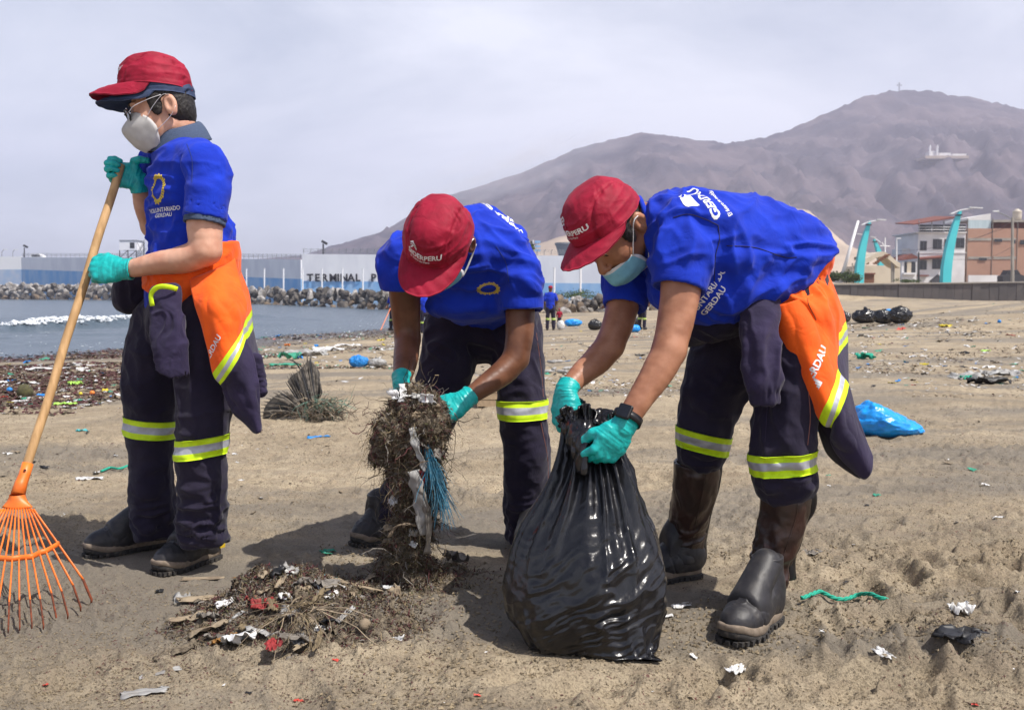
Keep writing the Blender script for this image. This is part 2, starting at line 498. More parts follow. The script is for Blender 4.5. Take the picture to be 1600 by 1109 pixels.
M['sole_black'] = mat('sole_black', (0.03, 0.028, 0.027), 0.85, (0.10, 0.085, 0.07), 50, bump=0.4, thr=(0.5, 0.75))
M['tag_yellow'] = mat('heel_tag', (0.62, 0.42, 0.02), 0.6)
M['wood'] = mat('rake_wood', (0.58, 0.36, 0.17), 0.6, (0.42, 0.25, 0.11), 9, stretch=(6, 6, 0.6), bump=0.2, bscale=60, bdist=0.001)
M['rake'] = mat('rake_orange', (0.85, 0.19, 0.022), 0.45, (0.70, 0.15, 0.02), 25, bump=0.2, bscale=90, bdist=0.001, spec=0.5)
M['rust'] = mat('rusty_tips', (0.22, 0.050, 0.018), 0.8, (0.10, 0.03, 0.015), 80)
M['glass'] = mat('lens_glass', (0.9, 0.9, 0.9), 0.03, trans=0.9)
M['eye_white'] = mat('eye_white', (0.7, 0.66, 0.62), 0.25)
M['iris'] = mat('iris', (0.02, 0.010, 0.006), 0.1)
# ---------------------------------------------------------------- ground
SEA_Z = -0.60
SHORE = np.array([(-60, 2), (-24, 13), (-12.4, 23.8), (-8.7, 34), (-5.6, 43), (-4.5, 56), (-3.5, 74), (2.0, 100), (60, 130), (400, 200)], float)
def shore_dist(x, y):
 """signed distance to the waterline, positive on the beach"""
 best = np.full(x.shape, 1e9); sg = np.ones(x.shape)
 for i in range(len(SHORE) - 1):
  a, b = SHORE[i], SHORE[i + 1]; e = b - a; L2 = e @ e
  t = np.clip(((x - a[0]) * e[0] + (y - a[1]) * e[1]) / L2, 0, 1)
  dx, dy = x - (a[0] + t * e[0]), y - (a[1] + t * e[1]); d = np.hypot(dx, dy)
  s_ = np.sign(e[1] * (x - a[0]) - e[0] * (y - a[1]))
  m = d < best
  best = np.where(m, d, best); sg = np.where(m, s_, sg)
 return best * sg
FOOT = []
_r = random.Random(21)
for i in range(150):
 y = _r.uniform(2.2, 8.5); x = _r.uniform(-.55, .55) * y; FOOT.append((x, y, _r.uniform(0, 6.28), _r.uniform(.010, .026), 1.0))
for i in range(70):
 y = _r.uniform(2.2, 3.3); x = _r.uniform(.05, 1.4) * y / 2.6; FOOT.append((x, y, _r.uniform(0, 6.28), _r.uniform(.016, .032), _r.uniform(.5, 1)))
def ground_z(x, y, fine=True):
 x = np.atleast_1d(np.asarray(x, float)); y = np.atleast_1d(np.asarray(y, float))
 s = shore_dist(x, y)
 z = SEA_Z - 0.02 + 0.60 * sstep(-1.0, 21.0, s) + .02 * sstep(0, 30, s)
 z = np.where(s < 0, SEA_Z - .03 + s * .12, z); z = np.maximum(z, -3.5)
 # the beach rises to the right, promenade behind the retaining wall
 z = z + .16 * sstep(12, 45, x) * sstep(25, 70, y)
 z = z + 1.55 * sstep(83, 86, y) * sstep(18, 24, x)
 z = z + .6 * sstep(120, 170, y) * sstep(-2, 20, x)
 z = z + .55 * np.exp(-(((x - 17.5) / 5.0) ** 2 + ((y - 33) / 7.0) ** 2)) + .25 * np.exp(-(((x - 11.5) / 3.0) ** 2 + ((y - 24) / 3.0) ** 2))
 if fine:
  q = np.stack([x, y, x * 0], 1); dist = np.hypot(x, y)
  dry = sstep(-.5, 3, s)
  near = 1 / (1 + (dist / 14) ** 2)
  d = fbm(q * .55, 3, 1) * .035 + fbm(q * 1.9 + 9, 3, 2) * .016
  d = d + (fbm(q * 7.0, 4, 3, .6) * .010 + (np.maximum(fbm(q * 26, 3, 4) - .12, 0)) * .030) * near
  patch = sstep(-.15, .35, fbm(q * 1.1 + 4, 3, 5))
  # clods kicked up by feet
  c1 = vnoise(q * 34, 6); c2 = vnoise(q * 15 + 3, 7)
  d = d + patch * near * (np.maximum(c1 - .2, 0) * .026 + np.maximum(c2 - .25, 0) * .034)
  # fine rake marks, bottom left
  rk = np.exp(-((x + 1.1) / .9) ** 2 - ((y - 2.75) / .5) ** 2)
  d = d + rk * .0035 * np.sin((x * .8 + y * .6) * 90 + 4 * vnoise(q * 3, 8))
  for fx, fy, fa, fd, fs in FOOT:
   m = (np.abs(x - fx) < .3) & (np.abs(y - fy) < .3)
   if not m.any(): continue
   dx, dy = x[m] - fx, y[m] - fy; u = dx * math.cos(fa) + dy * math.sin(fa); v = -dx * math.sin(fa) + dy * math.cos(fa)
   r2 = (u / (.13 * fs)) ** 2 + (v / (.052 * fs)) ** 2
   d[m] += -fd * np.exp(-r2 ** 1.5) + fd * .5 * np.exp(-((np.sqrt(r2) - 1.35) / .28) ** 2)
  # the water that is in front stays a clean level
  z = z + d * dry
  # settle the ground under the standing feet
  for (fx, fy) in FEET:
   w = np.exp(-(((x - fx) ** 2 + (y - fy) ** 2) / .030)); z = z * (1 - w) + (-.004) * w
 return z
FEET = [tuple(PZ(a, b, 0)[:2]) for a, b in ((165, 865), (235, 855), (262, 890), (320, 876), (560, 850), (600, 843), (810, 870), (822, 852), (1150, 995), (1195, 970), (1030, 903), (1080, 899))]
FEET += [tuple(PZ(a, b, 0)[:2]) for a, b in ((850, 985), (900, 1000), (950, 1000), (1000, 1020), (880, 960), (960, 960))]
def gz(x, y): return float(ground_z(np.array([x]), np.array([y]))[0])
def ground_grid(us, ys, wmin=1.5):
 U, Y = np.meshgrid(us, ys); X = U * np.maximum(Y, wmin); return X, Y
ur = 620
u_in = np.linspace(-.60, .60, ur)
u_out = np.concatenate([[.66, .75, .9, 1.1, 1.5, 2.2, 3.5, 6, 10]]); us = np.concatenate([-u_out[::-1], u_in, u_out])
ys = [1.6]
while ys[-1] < 7: ys.append(ys[-1] * 1.0042)
while ys[-1] < 30: ys.append(ys[-1] * 1.010)
while ys[-1] < 130: ys.append(ys[-1] * 1.02)
while ys[-1] < 5200: ys.append(ys[-1] * 1.12)
ys = np.concatenate([[-60, -20, -8, -3, -1, 0, .7, 1.2], ys])
X, Y = ground_grid(us, ys)
Z = ground_z(X.ravel(), Y.ravel())
nr_, nc_ = X.shape
V = np.stack([X.ravel(), Y.ravel(), Z], 1)
ii, jj = np.meshgrid(np.arange(nr_ - 1), np.arange(nc_ - 1), indexing='ij'); a = (ii * nc_ + jj).ravel()
F = np.stack([a, a + 1, a + nc_ + 1, a + nc_], 1)
def sand_material():
 m, nt, b = new_mat('sand'); L = nt.links.new
 tc = nt.nodes.new('ShaderNodeTexCoord')
 def noise(scale, det=5, rough=.55, st=(1, 1, 1), off=(0, 0, 0)):
  mp = nt.nodes.new('ShaderNodeMapping'); mp.inputs['Scale'].default_value = st; mp.inputs['Location'].default_value = off
  n = nt.nodes.new('ShaderNodeTexNoise'); n.inputs['Scale'].default_value = scale; n.inputs['Detail'].default_value = det; n.inputs['Roughness'].default_value = rough
  L(tc.outputs['Object'], mp.inputs['Vector']); L(mp.outputs['Vector'], n.inputs['Vector']); return n.outputs['Fac']
 def rng(v, a, c, lo=0, hi=1):
  r = nt.nodes.new('ShaderNodeMapRange'); r.interpolation_type = 'SMOOTHSTEP'
  for k, q in zip(('From Min', 'From Max', 'To Min', 'To Max'), (a, c, lo, hi)): r.inputs[k].default_value = q
  L(v, r.inputs['Value']); return r.outputs['Result']
 def mix(f, A, B):
  x = nt.nodes.new('ShaderNodeMix'); x.data_type = 'RGBA'
  L(f, x.inputs['Factor'])
  for k, c in (('A', A), ('B', B)):
   if isinstance(c, tuple): x.inputs[k].default_value = (*c, 1)
   else: L(c, x.inputs[k])
  return x.outputs['Result']
 col = mix(rng(noise(.9, 6), .35, .65), (.49, .403, .280), (.335, .272, .186))
 col = mix(rng(noise(6, 6, .6, (1, 2.2, 1)), .38, .66, 0, .55), col, (.25, .19, .13))
 col = mix(rng(noise(130, 4, .75), .44, .66, 0, .70), col, (.115, .095, .065))
 col = mix(rng(noise(420, 2, .7), .56, .72, 0, .55), col, (.46, .38, .28))
 # damp grey streaks
 col = mix(rng(noise(.55, 5, .5, (.35, 1.6, 1), (3, 1, 0)), .47, .60, 0, .72), col, (.175, .158, .135))
 # red weed fragments, in drifts
 drift = rng(noise(1.6, 4, .6, (1, 1.8, 1), (7, 0, 0)), .50, .68)
 spk = rng(noise(75, 2, .6), .64, .70)
 mm = nt.nodes.new('ShaderNodeMath'); mm.operation = 'MULTIPLY'; L(drift, mm.inputs[0]); L(spk, mm.inputs[1])
 col = mix(mm.outputs[0], col, (.11, .022, .028))
 L(col, b.inputs['Base Color'])
 b.inputs['Specular IOR Level'].default_value = .25
 # wet by height: near the waterline the sand is dark and shiny
 sx = nt.nodes.new('ShaderNodeSeparateXYZ'); L(tc.outputs['Object'], sx.inputs['Vector'])
 wet = rng(sx.outputs['Z'], -.575, -.47, 1, 0)
 col2 = mix(wet, col, (.085, .070, .055)); L(col2, b.inputs['Base Color'])
 rr = rng(wet, 0, 1, .92, .35); L(rr, b.inputs['Roughness'])
 bp = nt.nodes.new('ShaderNodeBump'); bp.inputs['Strength'].default_value = 1.0; bp.inputs['Distance'].default_value = .012
 L(noise(95, 6, .7), bp.inputs['Height'])
 bp2 = nt.nodes.new('ShaderNodeBump'); bp2.inputs['Strength'].default_value = .5; bp2.inputs['Distance'].default_value = .0025
 L(noise(480, 3, .7), bp2.inputs['Height']); L(bp.outputs['Normal'], bp2.inputs['Normal']); L(bp2.outputs['Normal'], b.inputs['Normal'])
 return m
M['sand'] = sand_material()
tag(obj('beach_ground', V, F, M['sand']), 'trampled brown beach sand with footprints, clods and dark streaks', None, None, 'structure')
# ---------------------------------------------------------------- sea
def sea():
 us = np.linspace(-1.6, .35, 420); ys = [6.0]
 while ys[-1] < 60: ys.append(ys[-1] * 1.008)
 while ys[-1] < 6000: ys.append(ys[-1] * 1.05)
 U, Y = np.meshgrid(us, np.array(ys)); X = U * np.maximum(Y, 10); x, y = X.ravel(), Y.ravel()
 s = shore_dist(x, y); q = np.stack([x, y, x * 0], 1)
 amp = sstep(0, -8, s) * (1 / (1 + (y / 150) ** 2))
 z = SEA_Z + amp * (fbm(q * np.array([.35, .9, 1]), 3, 31) * .10 + fbm(q * np.array([1.2, 3.0, 1]), 3, 32) * .035)
 # breaking wave parallel to the shore, and one smaller behind it
 wob = fbm(q * .08, 2, 33) * 2.5
 ridge = np.exp(-((s + 11.5 + wob * .6) / .8) ** 2) * sstep(-13, -17, x) * .45 * (0.75 + .4 * vnoise(q * .35, 3))
 ridge2 = np.exp(-((s + 2.6 + wob * .3) / .5) ** 2) * .06
 z = z + ridge + ridge2
 z = np.where(s > 1.5, SEA_Z - .25, z)
 V = np.stack([x, y, z], 1); nr, nc = X.shape
 ii, jj = np.meshgrid(np.arange(nr - 1), np.arange(nc - 1), indexing='ij'); a = (ii * nc + jj).ravel()
 F = np.stack([a, a + 1, a + nc + 1, a + nc], 1)
 m, nt, b = new_mat('sea_water'); L = nt.links.new
 b.inputs['Base Color'].default_value = (.075, .105, .135, 1); b.inputs['Roughness'].default_value = .22; b.inputs['Specular IOR Level'].default_value = .5
 b.inputs['IOR'].default_value = 1.33
 tc = nt.nodes.new('ShaderNodeTexCoord'); mp = nt.nodes.new('ShaderNodeMapping'); mp.inputs['Scale'].default_value = (.7, 2.2, 1)
 n = nt.nodes.new('ShaderNodeTexNoise'); n.inputs['Scale'].default_value = 1.6; n.inputs['Detail'].default_value = 7; n.inputs['Roughness'].default_value = .62
 bp = nt.nodes.new('ShaderNodeBump'); bp.inputs['Strength'].default_value = 1.0; bp.inputs['Distance'].default_value = .16
 L(tc.outputs['Object'], mp.inputs['Vector']); L(mp.outputs['Vector'], n.inputs['Vector']); L(n.outputs['Fac'], bp.inputs['Height']); L(bp.outputs['Normal'], b.inputs['Normal'])
 tag(obj('sea', V, F, m), 'grey blue sea with small ripples', None, None, 'structure')
 # foam: froth tumbling on the breaking crest, with thin rags of it behind
 foam = mat('sea_foam', (.78, .80, .82), .8, (.60, .64, .68), 6)
 bm = bmesh.new(); bmesh.ops.create_icosphere(bm, subdivisions=1, radius=1); Iv = np.array([v.co[:] for v in bm.verts]); If = np.array([[v.index for v in f.verts] for f in bm.faces]); bm.free()
 r_ = np.random.RandomState(3); cand = np.where((ridge > .23) & (y < 80) & (x > -34))[0]; k = r_.choice(cand, 7000); lo_ = np.where((s > -11) & (s < -6.5) & (x < -13) & (x > -34) & (y < 70) & (vnoise(q * np.array([1.0, 4, 1]), 38) > .35))[0]; k2 = r_.choice(lo_, 250); lo2 = np.where((s > -2.6) & (s < -.1) & (y < 60) & (vnoise(q * np.array([.7, 2.5, 1]), 37) > .22))[0]; k3 = r_.choice(lo2, 500)
 kk = np.concatenate([k, k2, k3]); n = len(kk); fade = np.concatenate([np.clip((-15.5 - x[k] + r_.normal(size=len(k)) * 1.2) / 3, 0, 1), np.ones(len(k2) + len(k3))]); kk = kk[fade > .2]; fade = fade[fade > .2]; n = len(kk)
 small = np.where(ridge[kk] > .1, 1.0, .32); C0 = V[kk] + r_.normal(size=(n, 3)) * np.array([.16, .14, .03]); C0[:, 2] += small * .03
 S0 = (r_.uniform(.02, .075, n) * small * fade)[:, None] * np.stack([r_.uniform(1, 2.4, n), r_.uniform(.8, 1.6, n), r_.uniform(.5, .9, n) * np.where(small < 1, .35, 1)], 1)
 W = (Iv[None] * S0[:, None] + C0[:, None]).reshape(-1, 3); Fa = (If[None] + (np.arange(n) * len(Iv))[:, None, None]).reshape(-1, 3)
 tag(obj('sea_foam', W, Fa, foam), 'white foam of the small wave breaking along the shore', None, None, 'stuff')
sea()
# ---------------------------------------------------------------- hills and dunes
def interp_profile(pts, x):
 p = np.array(pts, float); return np.interp(x, p[:, 0], p[:, 1])
def hill(name, prof, D, depth, mt, label, px0, px1, n=420, m=110, seed=0, rough=1.0, rid=1.0, base=None):
 """terrain whose crest runs at distance D; its height profile is given in metres against metres"""
 xs = np.linspace(px0, px1, n); cx = (xs - 800) / FPX * D
 crest = np.array([interp_profile(prof, a) for a in xs]); hz = (455 - crest) / FPX * D + HC
 t = np.linspace(0, 1, m); V = []
 T, Xc = np.meshgrid(t, cx, indexing='ij'); _, Hc_ = np.meshgrid(t, hz, indexing='ij')
 yy = D - depth * (1 - T) * 1.0
 yy = np.where(T > .72, D + (T - .72) / .28 * depth * .5, D - depth * (1 - T / .72))
 h = np.where(T <= .72, (T / .72), 1 - (T - .72) / .28 * .8)
 q = np.stack([Xc.ravel() / D * 9, yy.ravel() / D * 9, T.ravel() * 0], 1)
 warp = fbm(q * .6, 3, seed) * .14 * rough
 hh = np.clip(h.ravel() + warp * np.sin(np.clip(h.ravel(), 0, 1) * math.pi), 0, 1.02)
 shape = hh ** 1.25
 z = Hc_.ravel() * shape
 ridge = (1 - np.abs(fbm(np.stack([Xc.ravel() / D * 26 + fbm(q * .8, 2, seed + 2) * 1.4, yy.ravel() / D * 4, T.ravel() * 0], 1), 4, seed + 1))) ** 2
 z = z + (ridge - .65) * Hc_.ravel() * .15 * rid * np.sin(np.clip(h.ravel(), 0, 1) * math.pi) + fbm(q * 9, 5, seed + 3, .65) * Hc_.ravel() * .05 * rough * np.sin(np.clip(h.ravel(), 0, 1) * math.pi)
 z = z + fbm(q * 16, 4, seed + 6, .6) * Hc_.ravel() * .016
 V = np.stack([Xc.ravel(), yy.ravel(), np.maximum(z, 0) - 2], 1)
 ii, jj = np.meshgrid(np.arange(m - 1), np.arange(n - 1), indexing='ij'); a = (ii * n + jj).ravel()
 F = np.stack([a, a + 1, a + n + 1, a + n], 1)
 return tag(obj(name, V, F, mt), label, None, None, 'structure')
M['rock_hill'] = mat('hill_rock', (.095, .072, .080), .95, (.034, .028, .040), .014, 10, bump=.5, bscale=.05, bdist=6, thr=(.35, .62))
M['dune'] = mat('dune_sand', (.42, .335, .25), .95, (.32, .25, .19), .02, 7, bump=.3, bscale=.3, bdist=1, thr=(.4, .65))
P1 = [(300, 452), (380, 405), (440, 400), (500, 395), (560, 372), (600, 360), (650, 330), (700, 305), (760, 288), (820, 268), (900, 232), (940, 222), (1000, 208), (1060, 216), (1130, 225), (1200, 214), (1260, 190), (1320, 162), (1370, 146), (1440, 145), (1500, 154), (1560, 165), (1600, 175), (1700, 200), (1850, 260), (2100, 330), (2600, 400), (3000, 440)]
hill('mountain', P1, 1500, 850, M['rock_hill'], 'bare purplish brown mountain behind the town', 250, 2900, 620, 150, 3)
P2 = [(760, 450), (830, 380), (870, 366), (930, 352), (1000, 346), (1100, 352), (1180, 350), (1230, 340), (1280, 372), (1340, 392), (1420, 404), (1500, 412), (1640, 420), (1800, 440)]
hill('sand_dune', P2, 620, 300, M['dune'], 'pale sand slope at the foot of the mountain', 740, 1800, 260, 60, 9, .4, .25)
# sand drift climbing the mountain flank
P3 = [(1180, 400), (1205, 335), (1235, 322), (1260, 326), (1290, 352), (1330, 392)]
hill('sand_drift', P3, 760, 190, M['dune'], 'wind blown sand drift lying against the mountain flank', 1170, 1335, 90, 40, 12, .5, .3)
# ---------------------------------------------------------------- haze
haze = MB(); haze.box((0, 1100, 190), (4600, 3200, 390))
hz = haze.build('haze'); tag(hz, 'thin sea haze that pales the far hills', None, None, 'stuff')
hm = bpy.data.materials.new('haze'); hm.use_nodes = True; nt = hm.node_tree
for n in list(nt.nodes): nt.nodes.remove(n)
o_ = nt.nodes.new('ShaderNodeOutputMaterial'); pv = nt.nodes.new('ShaderNodeVolumePrincipled')
pv.inputs['Color'].default_value = (.80, .81, 1.0, 1); pv.inputs['Density'].default_value = .00036; pv.inputs['Anisotropy'].default_value = .2
nt.links.new(pv.outputs['Volume'], o_.inputs['Volume']); hz.data.materials.append(hm)
# a rag of cloud caught on the ridge
bm = bmesh.new(); bmesh.ops.create_icosphere(bm, subdivisions=3, radius=1); me = bpy.data.meshes.new('mist'); bm.to_mesh(me); bm.free()
mist = link('mist', me); mist.location = tuple(P(800, 262, 1310)); mist.scale = (180, 60, 40); mist.rotation_euler = (0, R(-17), 0)
mm_ = bpy.data.materials.new('mist'); mm_.use_nodes = True; nt = mm_.node_tree
for n in list(nt.nodes): nt.nodes.remove(n)
o_ = nt.nodes.new('ShaderNodeOutputMaterial'); pv = nt.nodes.new('ShaderNodeVolumePrincipled'); tc = nt.nodes.new('ShaderNodeTexCoord')
ln = nt.nodes.new('ShaderNodeVectorMath'); ln.operation = 'LENGTH'; r1 = nt.nodes.new('ShaderNodeMapRange'); r1.inputs['From Min'].default_value = 1.0; r1.inputs['From Max'].default_value = .2
no = nt.nodes.new('ShaderNodeTexNoise'); no.inputs['Scale'].default_value = 2.2; no.inputs['Detail'].default_value = 4; r2 = nt.nodes.new('ShaderNodeMapRange'); r2.inputs['From Min'].default_value = .42; r2.inputs['From Max'].default_value = .75; r2.inputs['To Max'].default_value = .028
mu = nt.nodes.new('ShaderNodeMath'); mu.operation = 'MULTIPLY'; L_ = nt.links.new
L_(tc.outputs['Object'], ln.inputs[0]); L_(ln.outputs['Value'], r1.inputs['Value']); L_(tc.outputs['Object'], no.inputs['Vector']); L_(no.outputs['Fac'], r2.inputs['Value']); L_(r1.outputs['Result'], mu.inputs[0]); L_(r2.outputs['Result'], mu.inputs[1])
L_(mu.outputs[0], pv.inputs['Density']); pv.inputs['Color'].default_value = (.95, .95, .97, 1); L_(pv.outputs['Volume'], o_.inputs['Volume']); me.materials.append(mm_)
tag(mist, 'rag of pale cloud resting on the ridge behind the middle man', None, None, 'stuff')
# ---------------------------------------------------------------- people: shared builders
def head_frame(f, u):
 f = unit(f); r = unit(np.cross(f, u)); u = np.cross(r, f)
 return np.stack([r, f, u], 1)            # columns: right, forward, up
class Head:
 def __init__(s, c, f, u, sc=1.0):
  s.c = np.asarray(c, float); s.Rm = head_frame(f, u); s.s = sc
 def w(s, p): return s.c + s.Rm @ (np.asarray(p, float) * s.s)
 def W(s, V): return s.c + (np.asarray(V, float) * s.s) @ s.Rm.T
def sculpt_head(G, H, neck_to, eye=True):
 e = lambda c, r, k=0.012, op='add', Rl=None: G.ell(H.w(c), np.array(r) * H.s, H.Rm if Rl is None else H.Rm @ Rl, k, op)
 c = lambda a, b, ra, rb, k=0.01, op='add': G.cap(H.w(a), H.w(b), ra * H.s, rb * H.s, k, op)
 e((0, -.008, .03), (.076, .092, .09), 0)
 e((0, .03, -.025), (.062, .064, .085), .03)
 e((0, .035, -.078), (.046, .05, .04), .025)
 c((-.048, -.002, -.062), (-.012, .074, -.098), .017, .016, .02); c((.048, -.002, -.062), (.012, .074, -.098), .017, .016, .02)
 e((0, .078, -.098), (.018, .014, .016), .012)
 for sx in (-1, 1):
  e((sx * .040, .055, -.028), (.022, .028, .024), .02)
  e((sx * .031, .100, .004), (.017, .013, .010), .012, 'sub')
  e((sx * .033, .083, .024), (.022, .012, .007), .010)
  e((sx * .030, .078, .004), (.0145, .0135, .0115), .004)
 c((0, .086, .012), (0, .112, -.030), .0075, .0115, .010)
 e((0, .112, -.034), (.011, .011, .009), .006)
 for sx in (-1, 1): e((sx * .013, .101, -.037), (.008, .010, .008), .006)
 e((0, .092, -.062), (.023, .011, .007), .008); e((0, .090, -.073), (.019, .011, .008), .006)
 for sx in (-1, 1):                                                        # ears
  a = R(14) * sx
  Rl = np.array([[math.cos(a), -math.sin(a), 0], [math.sin(a), math.cos(a), 0], [0, 0, 1]])
  e((sx * .081, -.026, -.010), (.011, .021, .034), .006, 'add', Rl)
  e((sx * .078, -.028, -.032), (.009, .012, .013), .006)
  e((sx * .090, -.021, -.008), (.008, .010, .018), .004, 'sub', Rl)
 for i in range(len(neck_to) - 1):
  a, b = neck_to[i], neck_to[i + 1]
  G.cap(a[0], b[0], a[1], b[1], .02)
def add_eyes(H, root, brow=True):
 for sx in (-1, 1):
  mb = MB()
  bm = bmesh.new(); bmesh.ops.create_uvsphere(bm, u_segments=16, v_segments=10, radius=.0106 * H.s)
  V = np.array([v.co[:] for v in bm.verts]); F = [tuple(v.index for v in f.verts) for f in bm.faces]; bm.free()
  c = H.w((sx * .0305, .0805, .004)); V = V + c
  fwd = H.Rm @ np.array([0, .9, -.45]); fwd = unit(fwd)
  mi = [1 if np.dot(V[list(f)].mean(0) - c, fwd) > .0075 * H.s else 0 for f in F]
  obj('eye', V, F, [M['eye_white'], M['iris']], root, True, mi)
  if brow:
   pts = [H.w((sx * x, y, z)) for x, y, z in ((.014, .098, .024), (.027, .0965, .029), (.040, .088, .028), (.050, .074, .022))]
   mb.tube(catmull(pts, 4), [.0022, .0035, .004, .0045, .005, .005, .005, .0045, .004, .0035, .003, .0025, .0015], 6, flat=.6)
   mb.build('eyebrow', M['hair'], root, True)
def hair_shell(H, root, h=.004, down=-.075):
 lo = H.c - .16; hi = H.c + .16
 G = Field(lo, hi, h)
 e = lambda c, r, k=0.0, op='add': G.ell(H.w(c), np.array(r) * H.s, H.Rm, k, op)
 e((0, -.006, .030), (.082, .095, .094)); e((0, -.042, -.02), (.068, .056, .062), .02)
 for sx in (-1, 1): G.cap(H.w((sx * .072, .022, .03)), H.w((sx * .072, .022, -.008)), .013, .007, .01)
 # face opening and ears
 G.box(H.w((0, .105, -.02)), np.array((.12, .068, .085)) * H.s, H.Rm, .02, .008, 'sub')
 for sx in (-1, 1): G.ell(H.w((sx * .085, -.012, -.020)), np.array((.026, .030, .042)) * H.s, H.Rm, .004, 'sub')
 for sx in (-1, 1): G.ell(H.w((sx * .071, .018, .012)), np.array((.009, .022, .045)) * H.s, H.Rm, .006)
 G.box(H.w((0, -.03, down - .06)), np.array((.15, .15, .06)) * H.s, H.Rm, .01, .01, 'sub')
 V, F = G.surf(1)
 Nn = vnormals(V, F); V = V + Nn * (vnoise(V * 150, 3) * .0016)[:, None]
 return obj('hair', V, F, M['hair'], root)
CAPW, CAPL = .090, .108
def cap_mesh(H, root, mt, name='cap', tilt=0.0, lift=.035, back=0.0, height=.100, text=True, low_only=False, brim_len=.078, brim_drop=.35, seed=1, panel=None, sz=1.0):
 """crown + brim in the head's own frame, pitched by tilt"""
 ct, st = math.cos(tilt), math.sin(tilt)
 Rt = np.array([[1, 0, 0], [0, ct, -st], [0, st, ct]])
 toW = lambda V: H.W((np.asarray(V) * sz) @ Rt.T + np.array((0, back, lift)))
 nu, nv = 120, 46
 th = np.linspace(0, 2 * math.pi, nu, endpoint=False); ph = np.linspace(0, 1, nv)
 T, Q = np.meshgrid(th, ph)                        # angle 0 = front (+y)
 fr = np.clip(np.cos(T), 0, 1) ** 2
 ang = Q * math.pi / 2
 rad = np.cos(ang) ** (0.72 - .14 * fr); z = height * np.sin(ang) ** (1.0 + .12 * fr)
 sq = 1.0
 x = np.sin(T) * CAPW * rad; y = np.cos(T) * CAPL * rad
 y = y + .006 * fr * np.sin(ang * 2)
 # rim rises slightly towards the back
 z = z + (1 - Q) * (.006 * np.cos(T))
 V = np.stack([x, y, z], -1).reshape(-1, 3)
 top = len(V); V = np.vstack([V, [[0, 0, height * 1.002]]])
 F = [(j * nu + i, j * nu + (i + 1) % nu, (j + 1) * nu + (i + 1) % nu, (j + 1) * nu + i) for j in range(nv - 2) for i in range(nu)]
 F = [tuple(reversed(f)) for f in F]
 F += [(top, (nv - 2) * nu + (i + 1) % nu, (nv - 2) * nu + i) for i in range(nu)]
 used = (nv - 1) * nu
 V = np.vstack([V[:used], V[top:]]); F = [tuple(used if k == top else k for k in f) for f in F]
 Tn = np.append(T.reshape(-1)[:used], 0); Qn = np.append(Q.reshape(-1)[:used], 1)
 # puckered seams: two from front corners over the crown, one across behind the front panel
 nrm = V / (np.linalg.norm(V * np.array([1, .83, .9]), axis=1)[:, None] + 1e-9)
 disp = fbm(V * 22, 3, seed) * .0042 + (1 - np.abs(vnoise(V * np.array([14, 14, 45]), seed + 3))) ** 3 * .0035
 def seam(d, wdt, alongc):
  g = np.exp(-(d / wdt) ** 2); p = np.exp(-(d / (wdt * 4.5)) ** 2)
  return -.0036 * g + .0042 * p * vnoise(np.stack([alongc * 95, d * 30, d * 0], 1), seed + 9)
 sx = np.abs(V[:, 0]) - (.052 + .010 * Qn)
 disp += seam(sx, .0022, V[:, 1] + V[:, 2])
 sy = V[:, 1] * .6 - (.052 - (V[:, 2] - height * .62) * 1.6)
 disp += np.where(np.abs(V[:, 0]) < .055, seam(sy, .0025, V[:, 0]), 0)
 disp *= 1 - sstep(.5, .98, Qn)
 rimw = np.exp(-((Qn - .10) / .02) ** 2); disp += -.0012 * rimw
 V = V + nrm * disp[:, None]
 shell_in = V * np.array([.965, .965, .955])
 n = len(V)
 F2 = [tuple(k + n for k in reversed(f)) for f in F]
 rim = [((i + 1) % nu, i, i + n, (i + 1) % nu + n) for i in range(nu)]
 VV = np.vstack([V, shell_in])
 crown = obj(name, toW(VV), F + F2 + rim, mt, root)
 # brim
 A = R(84); ni, nj = 64, 16
 BV = [];
 for layer in (0, 1):
  for j in range(nj):
   t = j / (nj - 1)
   for i in range(ni):
    a = -A + 2 * A * i / (ni - 1); s_ = a / A
    inx = math.sin(a) * CAPW * .985; iny = math.cos(a) * CAPL * .985
    prof = max(0, 1 - abs(s_) ** 2.5) ** .8
    oy = brim_len * prof
    px_ = inx * (1 + .06 * t * prof); py_ = iny + oy * t
    pz = .007 * math.cos(a) + .001 - brim_drop * (s_ * s_) * .075 * t * prof ** .5 - brim_drop * .075 * t * t * prof * .5
    pz += .0009 * math.sin(i * .9 + j) * t
    BV.append((px_, py_, pz - layer * .0032))
 BF = []
 for l in (0, 1):
  for j in range(nj - 1):
   for i in range(ni - 1):
    q = (l * ni * nj + j * ni + i, l * ni * nj + j * ni + i + 1, l * ni * nj + (j + 1) * ni + i + 1, l * ni * nj + (j + 1) * ni + i)
    BF.append(q[::-1] if l == 0 else q)
 o1 = ni * nj
 for i in range(ni - 1):
  k = (nj - 1) * ni + i; BF.append((k, k + 1, k + 1 + o1, k + o1)); BF.append((i + 1, i, i + o1, i + 1 + o1))
 for j in range(nj - 1):
  k = j * ni; BF.append((k, k + ni, k + ni + o1, k + o1)); k = j * ni + ni - 1; BF.append((k + ni, k, k + o1, k + ni + o1))
 BV = np.array(BV)
 brim = obj('brim', toW(BV), BF, mt, crown)
